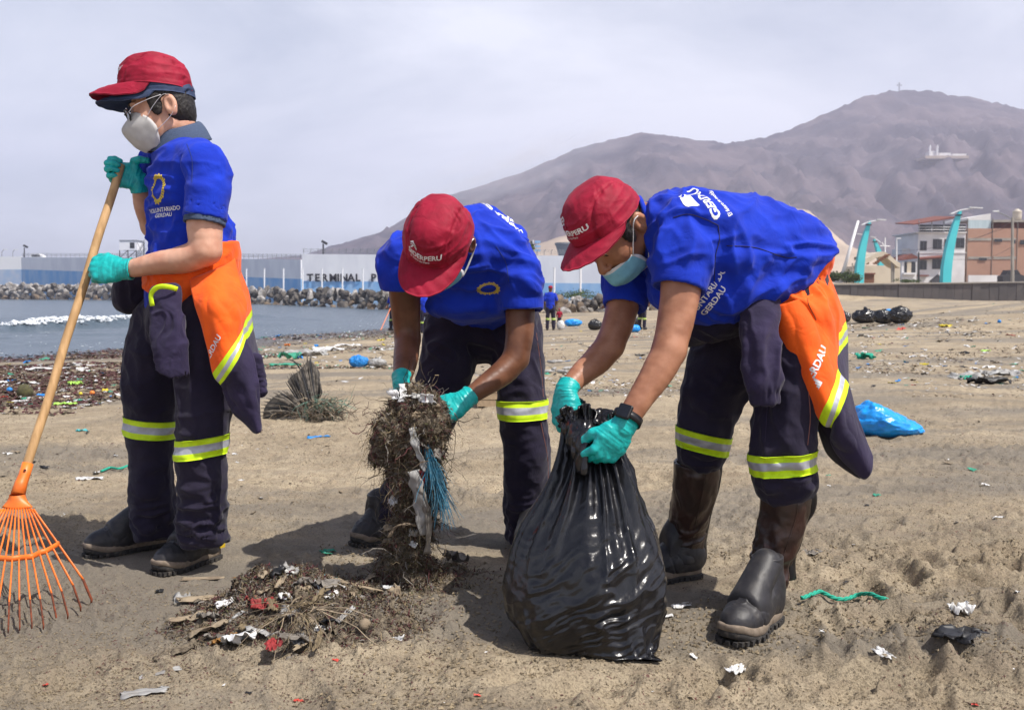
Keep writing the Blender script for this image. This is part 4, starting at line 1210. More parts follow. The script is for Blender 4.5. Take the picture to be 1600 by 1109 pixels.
def breakwater():
 t = thing('rock_breakwater', 450, 470, 110, 'breakwater of heaped dark and pale boulders below the harbour wall', 'breakwater')
 inv = world_mat(t).inverted()
 line = [(-420, 215), (-100, 200), (0, 190), (180, 172), (300, 142), (380, 122), (480, 103), (620, 80), (760, 70), (870, 62), (1010, 59), (1150, 62)]
 tops = [(-420, 2.2), (0, 1.9), (180, 1.6), (300, 1.2), (380, .95), (480, .75), (620, .72), (760, .55), (870, .30), (1150, .5)]
 r_ = random.Random(5); spots = []
 lp = np.array(line, float); px = -420.0
 while px < 1150:
  D = np.interp(px, lp[:, 0], lp[:, 1]); size = np.interp(D, [60, 190], [.72, 1.55]); top = np.interp(px, *zip(*tops)); base = -.75 if px < 800 else -.6
  rows = max(3, int((top - base) / (size * .42)) + 1)
  for k in range(rows):
   f = k / (rows - 1); z = base + (top - base) * f + r_.uniform(-.15, .15) * size; y = D + f * size * 2.4 + r_.uniform(-.3, .3) * size
   p2 = px + r_.uniform(-.4, .4) * size * FPX / D; x = (p2 - 800) / FPX * y
   spots.append((x, y, z, size * r_.uniform(.65, 1.35), p2, f))
  for k in range(2):
   y = D + size * (2.6 + k * 1.2); spots.append(((px - 800) / FPX * y, y, top - .2 + r_.uniform(-.2, .2), size, px, 1))
  px += size * .62 * FPX / D
 vis = [s_ for s_ in spots if 340 < s_[4] < 690 or 830 < s_[4] < 1020 or -15 < s_[4] < 200]
 vis.sort(key=lambda s_: -s_[3] / s_[1]); near = set(id(s_) for s_ in vis[:290])
 rest = {}
 for s_ in spots:
  x, y, z, sz, p2, f = s_
  if z < -.35 and p2 < 800: nm = 'rock_algae' if r_.random() < .3 and 400 < p2 < 500 else ('rock_dark' if r_.random() < .7 else 'rock_brown')
  elif p2 < 450 and f > .45: nm = 'rock_pale' if r_.random() < .72 else 'rock_dark'
  elif 500 < p2 < 800 and f < .6: nm = 'rock_brown' if r_.random() < .5 else 'rock_dark'
  elif p2 > 800: nm = 'rock_pale' if r_.random() < .4 else ('rock_dark' if r_.random() < .5 else 'rock_brown')
  else: nm = 'rock_dark' if r_.random() < .75 else 'rock_pale'
  k = r_.choice([q for q in ROCKS if q[1] == nm]); rot = (r_.uniform(0, 6), r_.uniform(0, 6), r_.uniform(0, 6))
  if id(s_) in near:
   o = bpy.data.objects.new('rock', k[2]); COL.objects.link(o); o.parent = t; o.matrix_parent_inverse = inv
   o.location = (x, y, z); o.rotation_euler = rot; o.scale = (sz * 1.1, sz, sz * .85)
  else:
   Rm = np.array(Matrix.Rotation(rot[0], 3, 'X') @ Matrix.Rotation(rot[2], 3, 'Z')); V = (k[3] * sz) @ Rm.T + np.array([x, y, z]); L_ = rest.setdefault(nm, [[], [], 0])
   L_[0].append(V); L_[1].append(np.array(k[4]) + L_[2]); L_[2] += len(V)
 Vs, Fs, mi, off = [], [], [], 0; names = list(rest)
 for i, nm in enumerate(names):
  V = np.vstack(rest[nm][0]); F = np.vstack(rest[nm][1]); Vs.append(V); Fs.append(F + off); mi += [i] * len(F); off += len(V)
 o = obj('boulders', np.vstack(Vs), np.vstack(Fs), [M[n] for n in names], t, False, mi); o['kind'] = 'stuff'
breakwater()
def port_things():
 t = thing('watch_tower', 206, 402, 175, 'grey watch cabin on a steel frame with stairs, standing beyond the harbour wall', 'tower'); D = 176
 mb = MB(); pbox(mb, 187, 213, 376, 391, D, 3.2); mb.build('cabin', M['wall_white'], t)
 mb = MB(); pbox(mb, 186, 214, 375, 376, D - .1, 3.5); mb.build('roof', M['galv'], t)
 mb = MB(); pbox(mb, 203, 210, 379, 388, D - .03, .05); mb.build('window', M['dark_glass'], t)
 mb = MB()
 for px in (187, 200, 213, 225):
  for dy in (0, 3): mb.tube([P(px, 412, D + dy), P(px, 391 if px < 220 else 378, D + dy)], .09, 4)
 mb.tube([P(187, 403, D), P(200, 391, D)], .06, 4); mb.tube([P(200, 403, D), P(213, 391, D)], .06, 4)
 mb.build('steel_frame', M['dark_steel'], t)
 mb = MB()
 for k in range(8): pbox(mb, 214 + k * 1.4, 216 + k * 1.4, 391 - k * 1.9 + 10, 391 - k * 1.9 + 11, D + .5, 1)
 mb.tube([P(213, 402, D), P(226, 378, D)], .08, 4); mb.tube([P(213, 398, D), P(226, 374, D)], .05, 4); mb.tube([P(226, 402, D), P(214, 378, D)], .06, 4)
 mb.build('stairs', M['galv'], t)
 t = thing('van', 57, 402, 212, 'small white van whose roof shows above the harbour wall', 'van'); D = 212
 mb = MB(); y = D
 pr = [(47, 404), (47, 399), (49, 396.8), (61, 396.8), (65, 400), (66, 404), (66, 412), (47, 412)]
 poly = [(P(a, b, D)[0], P(a, b, D)[2]) for a, b in pr]; mb.prism(poly[::-1], 1.9, (0, D + 1, 0)); mb.build('body', M['post_white'], t)
 mb = MB(); poly = [(P(a, b, D)[0], P(a, b, D)[2]) for a, b in ((49, 398), (60, 398), (63.5, 401), (49, 401))]; mb.prism(poly[::-1], 1.96, (0, D + 1, 0)); mb.build('window', M['dark_glass'], t)
 for px, y0, D, lab in ((38, 384, 208, 'dark lamp post by the end of the bright harbour wall'), (505, 378, 150, 'floodlight on a dark post above the tall harbour wall')):
  t = thing('lamp_post', px, 405, D, lab, 'lamp post'); mb = MB(); mb.tube([P(px, 412, D), P(px, y0 + 3, D)], [.16, .11], 6); mb.build('post', M['dark_steel'], t)
  mb = MB(); c = P(px + 2, y0 + 1, D); mb.box(c, (.9, .5, .35), np.array(Matrix.Rotation(.5, 3, 'Y'))); mb.build('lamp_head', M['dark_steel'], t)
 for px in (3, 20):
  t = thing('lamp_post', px, 402, 206, 'thin curved lamp post over the bright wall end' + (' at the very edge' if px < 9 else ', second from the left edge'), 'lamp post'); mb = MB()
  mb.tube([P(px, 408, 207), P(px, 394, 207), P(px + 2, 391, 207), P(px + 4, 390, 207)], .07, 5); mb.build('post', M['galv'], t)
  mb = MB(); mb.box(P(px + 5, 390, 207), (.8, .3, .15)); mb.build('lamp_head', M['lamp_white'], t)
 # hopper, antennas and sheds behind the wall, between the two stooping men
 t = thing('hopper', 883, 400, 165, 'grey funnel shaped hopper behind the harbour wall, beside the red cap', 'hopper')
 n = 24; c = P(886, 400, 167); V = []; F = []
 for r_, py in ((1.35, 402), (1.9, 384), (2.05, 382), (2.05, 379.5), (1.8, 379.5)):
  z = zat(py, 167); V += [(c[0] + r_ * math.cos(2 * math.pi * k / n), c[1] + r_ * math.sin(2 * math.pi * k / n), z) for k in range(n)]
 for j in range(4): F += [(j * n + k, j * n + (k + 1) % n, (j + 1) * n + (k + 1) % n, (j + 1) * n + k) for k in range(n)]
 F.append(tuple(4 * n + k for k in range(n))); obj('bowl', np.array(V), F, M['galv'], t, False)
 mb = MB(); mb.tube([(c[0], c[1], zat(430, 167)), (c[0], c[1], zat(402, 167))], 1.1, 10); mb.build('leg', M['galv'], t)
 t = thing('antenna_mast', 834, 400, 160, 'white and blue antenna mast behind the harbour wall', 'mast'); mb = MB()
 mb.tube([P(833, 410, 160), P(833, 375, 160)], .10, 5); mb.tube([P(839, 410, 160), P(839, 379, 160)], .08, 5); mb.build('mast', M['post_white'], t)
 for y0 in (378, 385, 391):
  mb = MB(); mb.box(P(840, y0, 159.8), (.9, .3, .35)); mb.build('antenna', M['wall_blue'], t)
port_things()
def cross_church():
 t = thing('hilltop_cross', 1405, 146, 1502, 'slender cross on the summit of the mountain', 'cross'); mb = MB()
 mb.box(P(1405, 138, 1502), (1.6, 1.6, 16.5)); mb.build('post', M['galv'], t); mb = MB(); mb.box(P(1405, 133.5, 1501.5), (7.5, 1.2, 1.4)); mb.build('crossbar', M['galv'], t)
cross_church()
# foliage: many leaf sized faces through an uneven crown
M['leaf'] = mat('leaf_green', (.055, .095, .022), .8, (.10, .14, .035), .8)
M['leaf_dark'] = mat('leaf_dark', (.030, .055, .015), .8)
M['bark'] = mat('bark', (.10, .075, .05), .9)
def bush(px, py, D, w, h, label, seed, nleaf=900):
 t = thing('bush', px, py, D, label, 'bush'); c = P(px, py, D); r_ = np.random.RandomState(seed)
 k = 7; cl = np.stack([r_.uniform(-.42, .42, k) * w, r_.uniform(-.3, .3, k) * w, r_.uniform(.35, .72, k) * h], 1)
 V = []; F = []; mi = []
 for i in range(nleaf):
  q = cl[r_.randint(k)] + r_.normal(size=3) * np.array([w * .13, w * .13, h * .16]); q[2] = max(q[2], .05 * h)
  a = unit(r_.normal(size=3)); b = unit(np.cross(a, r_.normal(size=3))); s_ = .09 * h * r_.uniform(.6, 1.4); n = len(V)
  p = c + q; V += [p - a * s_, p + b * s_ * .5, p + a * s_, p - b * s_ * .5]; F.append((n, n + 1, n + 2, n + 3)); mi.append(0 if r_.rand() < .6 else 1)
 o = obj('foliage', np.array(V), np.array(F), [M['leaf'], M['leaf_dark']], t, False, mi)
 mb = MB()
 for q in cl[:4]: mb.tube([c + np.array([q[0] * .2, q[1] * .2, 0]), c + q * np.array([.7, .7, .8])], [.05 * h, .02 * h], 5)
 mb.build('stem', M['bark'], t)
for a in ((1308, 442, 93, 1.7, 1.15, 'round green bush at the foot of the leaning white pole', 1), (1322, 442, 92, 2.0, 1.1, 'green bush between the leaning pole and the first teal pylon', 2), (1332, 443, 91, 1.3, 1.0, 'small green bush against the first teal pylon', 3),
   (1409, 443, 92, 1.4, .45, 'low yellowish bush before the annex of the white house', 4), (1421, 443, 92, 1.5, .45, 'low bush right of the shelter posts', 5), (826, 401, 158, 1.6, 2.1, 'green treetop behind the harbour wall beside the antenna mast', 6),
   (893, 466, 66, 2.6, .55, 'green weeds on top of the boulders behind the stooping pair', 7), (906, 468, 65, 2.2, .40, 'second patch of green weeds on the boulders', 8)): bush(*a)
def town():
 # retaining wall of the promenade
 t = thing('sea_wall', 1450, 467, 82, 'dark grey stone sea wall along the top of the beach', 'wall')
 D0, D1 = 84.5, 82; xs = [1180, 1305, 1600, 1900]; Ds = [86, 84.5, 82, 80]; zt = [zat(446, 86), zat(444, 84.5), zat(440, 82), zat(438, 80)]
 m, nt, b = new_mat('sea_wall_stone'); tc = nt.nodes.new('ShaderNodeTexCoord'); vo = nt.nodes.new('ShaderNodeTexVoronoi'); vo.inputs['Scale'].default_value = .55
 no = nt.nodes.new('ShaderNodeTexNoise'); no.inputs['Scale'].default_value = 1.2; no.inputs['Detail'].default_value = 7
 mx = nt.nodes.new('ShaderNodeMix'); mx.data_type = 'RGBA'; mx.inputs['A'].default_value = (.075, .070, .072, 1); mx.inputs['B'].default_value = (.15, .13, .12, 1)
 nt.links.new(tc.outputs['Object'], no.inputs['Vector']); nt.links.new(tc.outputs['Object'], vo.inputs['Vector'])
 ad = nt.nodes.new('ShaderNodeMath'); ad.operation = 'MULTIPLY'; nt.links.new(no.outputs['Fac'], ad.inputs[0]); nt.links.new(vo.outputs['Color'], ad.inputs[1]); ad2 = nt.nodes.new('ShaderNodeMath'); ad2.operation = 'MULTIPLY'; ad2.inputs[1].default_value = 1.6
 nt.links.new(ad.outputs[0], ad2.inputs[0]); nt.links.new(ad2.outputs[0], mx.inputs['Factor']); nt.links.new(mx.outputs['Result'], b.inputs['Base Color']); b.inputs['Roughness'].default_value = .9
 r_ = random.Random(3); i = 0; px = 1180.0
 inv = world_mat(t)
 while px < 1900:                                   # stone facing panels, each a touch proud or back
  w = r_.uniform(9, 15); D = np.interp(px, xs, Ds); zt_ = np.interp(px, xs, zt); a = gxy(px, D); b_ = gxy(px + w - .35, np.interp(px + w, xs, Ds))
  off = r_.uniform(-.03, .03); pwall('stone_panel', [(a[0], a[1] + off), (b_[0], b_[1] + off)], zt_ - .08, -.6, .40, m, t); px += w
 pwall('coping', [gxy(1180, 86), gxy(1305, 84.5), gxy(1600, 82), gxy(1900, 80)], [q + .02 for q in zt], [q - .09 for q in zt], .55, M['concrete'], t)
 # teal pylons with twin lamps
 def pylon(pts, wid, D, label, arms, heads):
  t = thing('lamp_pylon', pts[0][0], pts[0][1], D, label, 'pylon', 'teal lamp pylons')
  c = catmull(np.array([[*P(a, b, D)] for a, b in pts]), 6); w = np.interp(np.linspace(0, 1, len(c)), np.linspace(0, 1, len(wid)), wid) / FPX * D / 2
  V = []; F = []
  for i in range(len(c)):
   k = w[i]; d = .38 - .2 * i / len(c); V += [c[i] + [-k, -d, 0], c[i] + [k, -d, 0], c[i] + [k, d, 0], c[i] + [-k, d, 0]]
  for i in range(len(c) - 1):
   for j in range(4): F.append((i * 4 + j, i * 4 + (j + 1) % 4, i * 4 + 4 + (j + 1) % 4, i * 4 + 4 + j))
  F.append((len(V) - 4, len(V) - 3, len(V) - 2, len(V) - 1)); obj('shaft', np.array(V), F, M['teal'], t, False)
  mb = MB(); q = c[-3]; mb.box(q, (w[-3] * 2.2 + .1, .6, .12)); mb.build('clamp', M['dark_steel'], t)
  for a in arms: mb = MB(); mb.tube(catmull(np.array([P(x, y, D - .5) for x, y in a]), 4), .055, 6); mb.build('lamp_arm', M['lamp_white'], t)
  for (x0, y0, x1, y1) in heads:
   mb = MB(); a, b = P(x0, y0, D - .5), P(x1, y1, D - .5); d = b - a; ang = math.atan2(d[2], d[0]); mb.box((a + b) / 2, (np.linalg.norm(d), .32, .09), np.array(Matrix.Rotation(-ang, 3, 'Y'))); mb.build('lamp_head', M['lamp_white'], t)
 pylon([(1477, 443), (1479, 415), (1485, 380), (1493, 350), (1500, 330)], [13, 13.5, 12, 9, 3.5], 95, 'tallest teal pylon, curving up before the white house', [[(1486, 334), (1494, 331), (1503, 328), (1519, 326)]], [(1485, 334.5, 1491, 332.5), (1514, 324.2, 1535, 325.2)])
 pylon([(1342, 444), (1343, 420), (1347, 390), (1353, 365), (1359, 345)], [11, 12, 10.5, 7.5, 3], 103, 'teal pylon nearest the leaning white pole', [[(1347, 351), (1354, 348), (1362, 346), (1373, 344.5)]], [(1346, 351.5, 1351, 350), (1370, 343, 1384, 343.8)])
 pylon([(1379, 444), (1377, 420), (1374, 398), (1370, 385), (1365.5, 374)], [9, 9, 7.5, 5.5, 2.5], 128, 'shorter teal pylon leaning left over the shelter roof', [[(1376, 379), (1370, 374.5), (1363, 371)]], [(1360, 369.6, 1368, 371.5), (1339, 365.5, 1347, 366.5)])
 # leaning pole
 t = thing('leaning_pole', 1313, 441, 92, 'white pole leaning to the right on a white block, first on the sea wall', 'pole'); mb = MB()
 mb.tube([P(1313, 441, 92), P(1341, 345, 92)], [.20, .11], 8); mb.build('pole', M['post_white'], t, True)
 mb = MB(); pbox(mb, 1307, 1317, 439, 444, 91.8, .5); mb.build('base', M['plaster'], t); mb = MB(); mb.tube([P(1319, 441, 91.8), P(1324, 431, 91.8)], .13, 6); pbox(mb, 1328, 1334, 440, 444, 91.8, .4); mb.build('stub', M['plaster'], t)
 for px, y0, D, mt, lab in ((1401, 373, 118, 'lamp_white', 'thin white street lamp right of the shelter roof'), (1383, 371, 122, 'post_white', 'thin mast with cross arms above the shelter'), (1435.5, 394, 100, 'dark_steel', 'plain black pole before the white house'), (1582, 340, 98, 'concrete', 'grey concrete utility pole before the brick building'), (1332, 411, 110, 'concrete', 'short thin pole behind the bushes')):
  t = thing('street_pole', px, 443, D, lab, 'pole'); mb = MB(); mb.tube([P(px, 444, D), P(px, y0, D)], [.13 if px < 1500 else .20, .07 if px < 1500 else .13], 6); mb.build('pole', M[mt], t)
  if px == 1401: mb = MB(); mb.box(P(px + 3, y0 - .5, D), (.55, .2, .12)); mb.build('lamp_head', M['lamp_white'], t)
  if px == 1383:
   mb = MB(); mb.tube([P(1375, 384, D), P(1391, 385, D)], .05, 4); mb.tube([P(1378, 379, D), P(1384, 388, D)], .05, 4); mb.build('cross_arm', M['post_white'], t)
  if px == 1582:
   mb = MB(); mb.tube([P(1582, 342, D), P(1570, 336, D), P(1558, 331, D)], .05, 5); mb.build('lamp_arm', M['galv'], t); mb = MB(); mb.box(P(1556, 330, D), (.55, .2, .14)); mb.build('lamp_head', M['lamp_white'], t)
 # shelter with curved shell roof and brown slats
 t = thing('beach_shelter', 1375, 444, 110, 'cream shelter with an arched roof shell carrying brown slats', 'shelter'); D = 110
 def arch(pts, w, dep, name, mt, D=110):
  c = catmull(np.array([P(a, b, D) for a, b in pts]), 6); mb = MB()
  for i in range(len(c) - 1):
   a, b = c[i], c[i + 1]; V = [a + [0, 0, -w], b + [0, 0, -w], b, a]; V = V + [v + np.array([0, dep, 0]) for v in V]
   mb.add(V, [(0, 1, 2, 3), (7, 6, 5, 4), (3, 2, 6, 7), (1, 0, 4, 5)])
  return mb.build(name, mt, t)
 arch([(1348, 415), (1353, 405), (1362, 400), (1371, 394.5), (1382, 393.5), (1392, 400), (1400, 407), (1407, 411)], .55, 3.0, 'roof_shell', M['cream'])
 arch([(1344, 401), (1349, 398), (1355, 400), (1358, 408)], .35, 2.0, 'roof_rib', M['cream'], 112)
 for k in range(7):
  mb = MB(); a = P(1362 + k * 3.1, 411 - k * 2.2, D - .15); b = P(1377 + k * 1.9, 399.5 - k * .4 + 0, D - .15)
  mb.tube([P(1364 + k * 3.0, 411.5 - k * 2.1, D - .14), P(1371 + k * 3.3, 411.8 - k * 2.3, D - .14)], .09, 4); mb.build('roof_slat', M['slat_brown'], t)
 for px in (1349, 1393.5, 1396.5): mb = MB(); mb.tube([P(px, 444, D + .3), P(px, 408, D + .3)], .11, 6); mb.build('post', M['concrete'], t)
 mb = MB(); pbox(mb, 1348, 1407, 415, 444, 116, 6); mb.build('back_wall', M['cream'], t)
 mb = MB(); pbox(mb, 1351, 1366, 428, 444, 115.9, .2); mb.build('door', M['slat_brown'], t); mb = MB(); pbox(mb, 1349, 1368, 426.5, 428.5, 115.7, .5); mb.build('lintel', M['roof_red'], t)
 # white house
 t = thing('white_house', 1470, 443, 150, 'three storey white house with a red tiled roof terrace', 'house'); D = 150
 mb = MB(); pbox(mb, 1433, 1509, 363, 446, D, 9); w = mb.build('wall', M['plaster'], t)
 for x0, x1, y0, y1 in ((1438, 1448, 377, 391), (1458, 1472, 374, 389), (1476, 1483, 374, 389), (1494, 1507, 372, 387), (1437, 1448, 407, 421), (1457, 1471, 405, 420)):
  mb = MB(); pbox(mb, x0 - .6, x1 + .6, y0 - .6, y1 + .6, D - .06, .1); f = mb.build('window', M['galv'], t)
  mb = MB(); pbox(mb, x0, x1, y0, y1, D - .10, .1); mb.build('pane', M['dark_glass'], f)
  mb = MB(); pbox(mb, (x0 + x1) / 2 - .25, (x0 + x1) / 2 + .25, y0, y1, D - .13, .05); mb.build('mullion', M['galv'], f)
 mb = MB(); pbox(mb, 1431, 1511, 362.3, 364, D - .25, 9.5); pbox(mb, 1432, 1510, 394.5, 395.6, D - .12, .2); mb.build('cornice', M['plaster'], t)
 mb = MB(); V = [P(1427, 350, D - 1.5), P(1492, 338.5, D - 1.5), P(1492, 341, D - 1.5), P(1427, 351.5, D - 1.5)]; V += [v + np.array([0, 7, .6]) for v in V]
 mb.add(V, [(3, 2, 1, 0), (4, 5, 6, 7), (0, 1, 5, 4), (1, 2, 6, 5), (2, 3, 7, 6), (3, 0, 4, 7)]); mb.build('terrace_roof', M['roof_red'], t)
 mb = MB(); V = [P(1448, 346, D - 1.6), P(1490, 339.5, D - 1.6), P(1496, 347, D - 1.6), P(1448, 352, D - 1.6)]; V += [v + np.array([0, .3, 0]) for v in V]
 for px in (1436, 1456, 1475, 1497): mb.tube([P(px, 363, D - 1), P(px, 345, D - 1)], .10, 5)
 mb.build('terrace_post', M['galv'], t)
 for k, (x0, x1) in enumerate(((1437, 1455), (1457, 1474), (1476, 1496), (1498, 1509))):
  mb = MB(); pbox(mb, x0, x1, 351, 363, D - .4 + .9, .06); mb.build('terrace_glazing', M['dark_glass'], t)
 mb = MB()
 for y0 in (355, 359): mb.tube([P(1435, y0, D - 1.1), P(1509, y0, D - 1.1)], .05, 4)
 mb.build('railing', M['lamp_white'], t)
 mb = MB(); V = [P(1438, 404, D - 1), P(1484, 400.5, D - 1), P(1484, 403, D - .9), P(1438, 406, D - .9)]; V += [v + np.array([0, .95, .25]) for v in V]
 mb.add(V, [(3, 2, 1, 0), (4, 5, 6, 7), (0, 1, 5, 4), (1, 2, 6, 5), (2, 3, 7, 6), (3, 0, 4, 7)]); mb.build('awning', M['roof_red'], t)
 mb = MB(); pbox(mb, 1432, 1452, 429.5, 431.5, D - .8, .8); mb.build('awning', M['roof_red'], t)
 mb = MB(); mb.tube([P(1459, 445, D - .05), P(1465, 437.5, D - .05), P(1471, 445, D - .05)], .9, 8); mb.build('arched_door', M['dark_steel'], t)
 # annex
 t = thing('annex_house', 1420, 443, 148, 'low white annex with a small red gable and a dark open porch', 'house'); D = 147
 mb = MB(); pbox(mb, 1408, 1432.6, 409, 446, D, 6); mb.build('wall', M['plaster'], t)
 mb = MB(); pbox(mb, 1413, 1431, 409, 428, D - .05, .08); mb.build('porch_opening', M['dark_glass'], t); mb = MB(); pbox(mb, 1417, 1424, 409, 426, D - .1, .06); mb.build('porch_panel', M['cream'], t)
 mb = MB(); pbox(mb, 1412, 1432, 426, 429, D - .5, .5); mb.build('parapet', M['plaster'], t)
 mb = MB(); g = [(P(a, b, D)[0], P(a, b, D)[2]) for a, b in ((1407, 407), (1432.5, 404), (1432.5, 401), (1423, 396.5), (1410, 404))]; mb.prism(g, 5, (0, D + 2.2, 0)); mb.build('gable', M['roof_red'], t)
 mb = MB(); pbox(mb, 1409, 1432.4, 388, 397, D + 6, 4); mb.build('rear_wall', M['plaster'], t)
 # brick building
 t = thing('brick_building', 1560, 443, 152, 'unfinished brick building with concrete columns and a sloping sheet roof', 'building'); D = 151
 mb = MB(); pbox(mb, 1509.5, 1720, 357, 446, D, 10); mb.build('wall', M['brick'], t)
 for px in (1509.8, 1549, 1588, 1640, 1680): mb = MB(); pbox(mb, px, px + 3, 341 if px < 1560 else 344, 446, D - .12, .3); mb.build('column', M['concrete'], t)
 for y0 in (372, 401): mb = MB(); pbox(mb, 1512.9, 1548.9, y0, y0 + 4, D - .08, .3); pbox(mb, 1552.1, 1587.8, y0, y0 + 4, D - .08, .3); mb.build('floor_beam', M['concrete'], t)
 mb = MB(); pbox(mb, 1512.9, 1548.9, 344, 357, D + .2, .1); mb.build('sheet_panel', M['corrug'], t)
 mb = MB(); pbox(mb, 1552.2, 1720, 347, 357, D + 1.2, 6); mb.build('loggia', M['roof_red'], t); mb = MB(); pbox(mb, 1552, 1720, 343.5, 347, D - .2, 9); mb.build('roof_slab', M['concrete'], t)
 mb = MB(); V = [(P(a, b, D)[0], P(a, b, D)[2]) for a, b in ((1512, 344), (1549, 344), (1549, 333.5), (1512, 340.5))]; mb.prism(V, 8, (0, D + 4.2, 0)); mb.build('lean_to_roof', M['plaster'], t)
 for x0, x1, y0, y1 in ((1554, 1566, 373.5, 378), (1530, 1542, 403, 407), (1583.8, 1587, 375, 381), (1594, 1606, 375, 382)):
  mb = MB(); pbox(mb, x0, x1, y0, y1, D - .15, .06); mb.build('window', M['dark_glass'], t)
 mb = MB(); pbox(mb, 1513, 1560, 430, 446, D - 3, .3); mb.build('yard_wall', M['plaster'], t); mb = MB(); pbox(mb, 1489, 1508, 415, 432, D - .3, .28); mb.build('brick_infill', M['brick'], t)
 mb = MB(); pbox(mb, 1560.5, 1600, 432, 446, D - 2.8, .3); mb.build('yard_wall', M['concrete'], t)
 # parked vehicle
 t = thing('parked_car', 1585, 441, 140, 'dark car parked against the brick building', 'car'); D = 140
 pr = [(1568, 441), (1568, 431), (1573, 429.5), (1577, 422), (1591, 421.5), (1596, 429), (1602, 431), (1602, 441)]
 mb = MB(); mb.prism([(P(a, b, D)[0], P(a, b, D)[2]) for a, b in pr][::-1], 1.7, (0, D + 1, 0)); mb.build('body', M['dark_steel'], t)
 mb = MB(); mb.prism([(P(a, b, D)[0], P(a, b, D)[2]) for a, b in ((1575, 428.5), (1578, 423.5), (1590, 423), (1594, 428.5))][::-1], 1.74, (0, D + 1, 0)); mb.build('window', M['dark_glass'], t)
 for px in (1574, 1596):
  mb = MB(); c = P(px, 440.5, D); mb.tube([c + [0, .1, 0], c + [0, .35, 0]], .32, 14); mb.build('wheel', M['dark_steel'], t)
 # roof tank
 t = thing('water_tank', 1588, 343, 152, 'cream water tank on top of the brick building', 'tank'); c = P(1589, 343.5, 153); n = 20; V = []; F = []
 for r_, py in ((.55, 343.6), (.62, 343), (.66, 338), (.63, 332), (.66, 331.5), (.60, 329.5), (.25, 327.5), (.2, 326.5)): V += [(c[0] + r_ * math.cos(2 * math.pi * k / n), c[1] + r_ * math.sin(2 * math.pi * k / n), zat(py, 153)) for k in range(n)]
 for j in range(7): F += [(j * n + k, j * n + (k + 1) % n, (j + 1) * n + (k + 1) % n, (j + 1) * n + k) for k in range(n)]
 F.append(tuple(7 * n + k for k in range(n))); obj('tank_body', np.array(V), F, M['tank'], t)
 # wires slung from the pole to the buildings
 for i, (a, b, Da, Db) in enumerate((((1582, 346), (1440, 398), 98, 148), ((1582, 352), (1400, 392), 98, 120), ((1582, 385), (1514, 404), 98, 150), ((1582, 400), (1410, 396), 98, 146))):
  A, B = P(*a, Da), P(*b, Db); pts = [A + (B - A) * t_ + np.array([0, 0, -1.2 * 4 * t_ * (1 - t_) * .5]) for t_ in np.linspace(0, 1, 14)]
  mb = MB(); mb.tube(pts, .018, 3); tag(mb.build('overhead_wire', M['dark_steel']), ('highest', 'second highest', 'third', 'lowest')[i] + ' of the four wires slung from the concrete pole', 'wire', 'overhead wires')
town()
def church():
 mo = bpy.data.objects['mountain']; me = mo.data
 V = np.empty(len(me.vertices) * 3); me.vertices.foreach_get('co', V); V = V.reshape(-1, 3)
 bv = BVHTree.FromPolygons([Vector(v) for v in V], [tuple(p.vertices) for p in me.polygons])
 o = Vector((0, 0, HC)); h = bv.ray_cast(o, (Vector(P(1482, 245, 1000)) - o).normalized(), 5000)
 D = h[0].y - 6 if h[0] else 1100
 t = thing('hillside_church', 1480, 247, D, 'small white church with two towers on a terrace of the mountain flank', 'church')
 mb = MB(); pbox(mb, 1446, 1514, 243.5, 248, D + 4, 40); mb.build('terrace', M['dune'], t)
 mb = MB(); pbox(mb, 1453, 1466, 236, 243.6, D + 8, 12); mb.build('nave', M['plaster'], t)
 for px in (1452, 1463.5):
  mb = MB(); pbox(mb, px, px + 3, 229.5, 243.6, D + 6, 2.4); tw = mb.build('tower', M['plaster'], t)
  mb = MB(); a = P(px + 1.5, 229.5, D + 7.2); mb.tube([a, a + np.array([0, 0, 2.2])], [1.1, .15], 6); mb.build('spire', M['plaster'], tw)
 mb = MB(); pbox(mb, 1468, 1486, 239, 243.6, D + 10, 8); mb.build('side_building', M['plaster'], t); mb = MB(); pbox(mb, 1488, 1510, 240.5, 243.6, D + 10, 6); mb.build('long_hall', M['plaster'], t)
church()
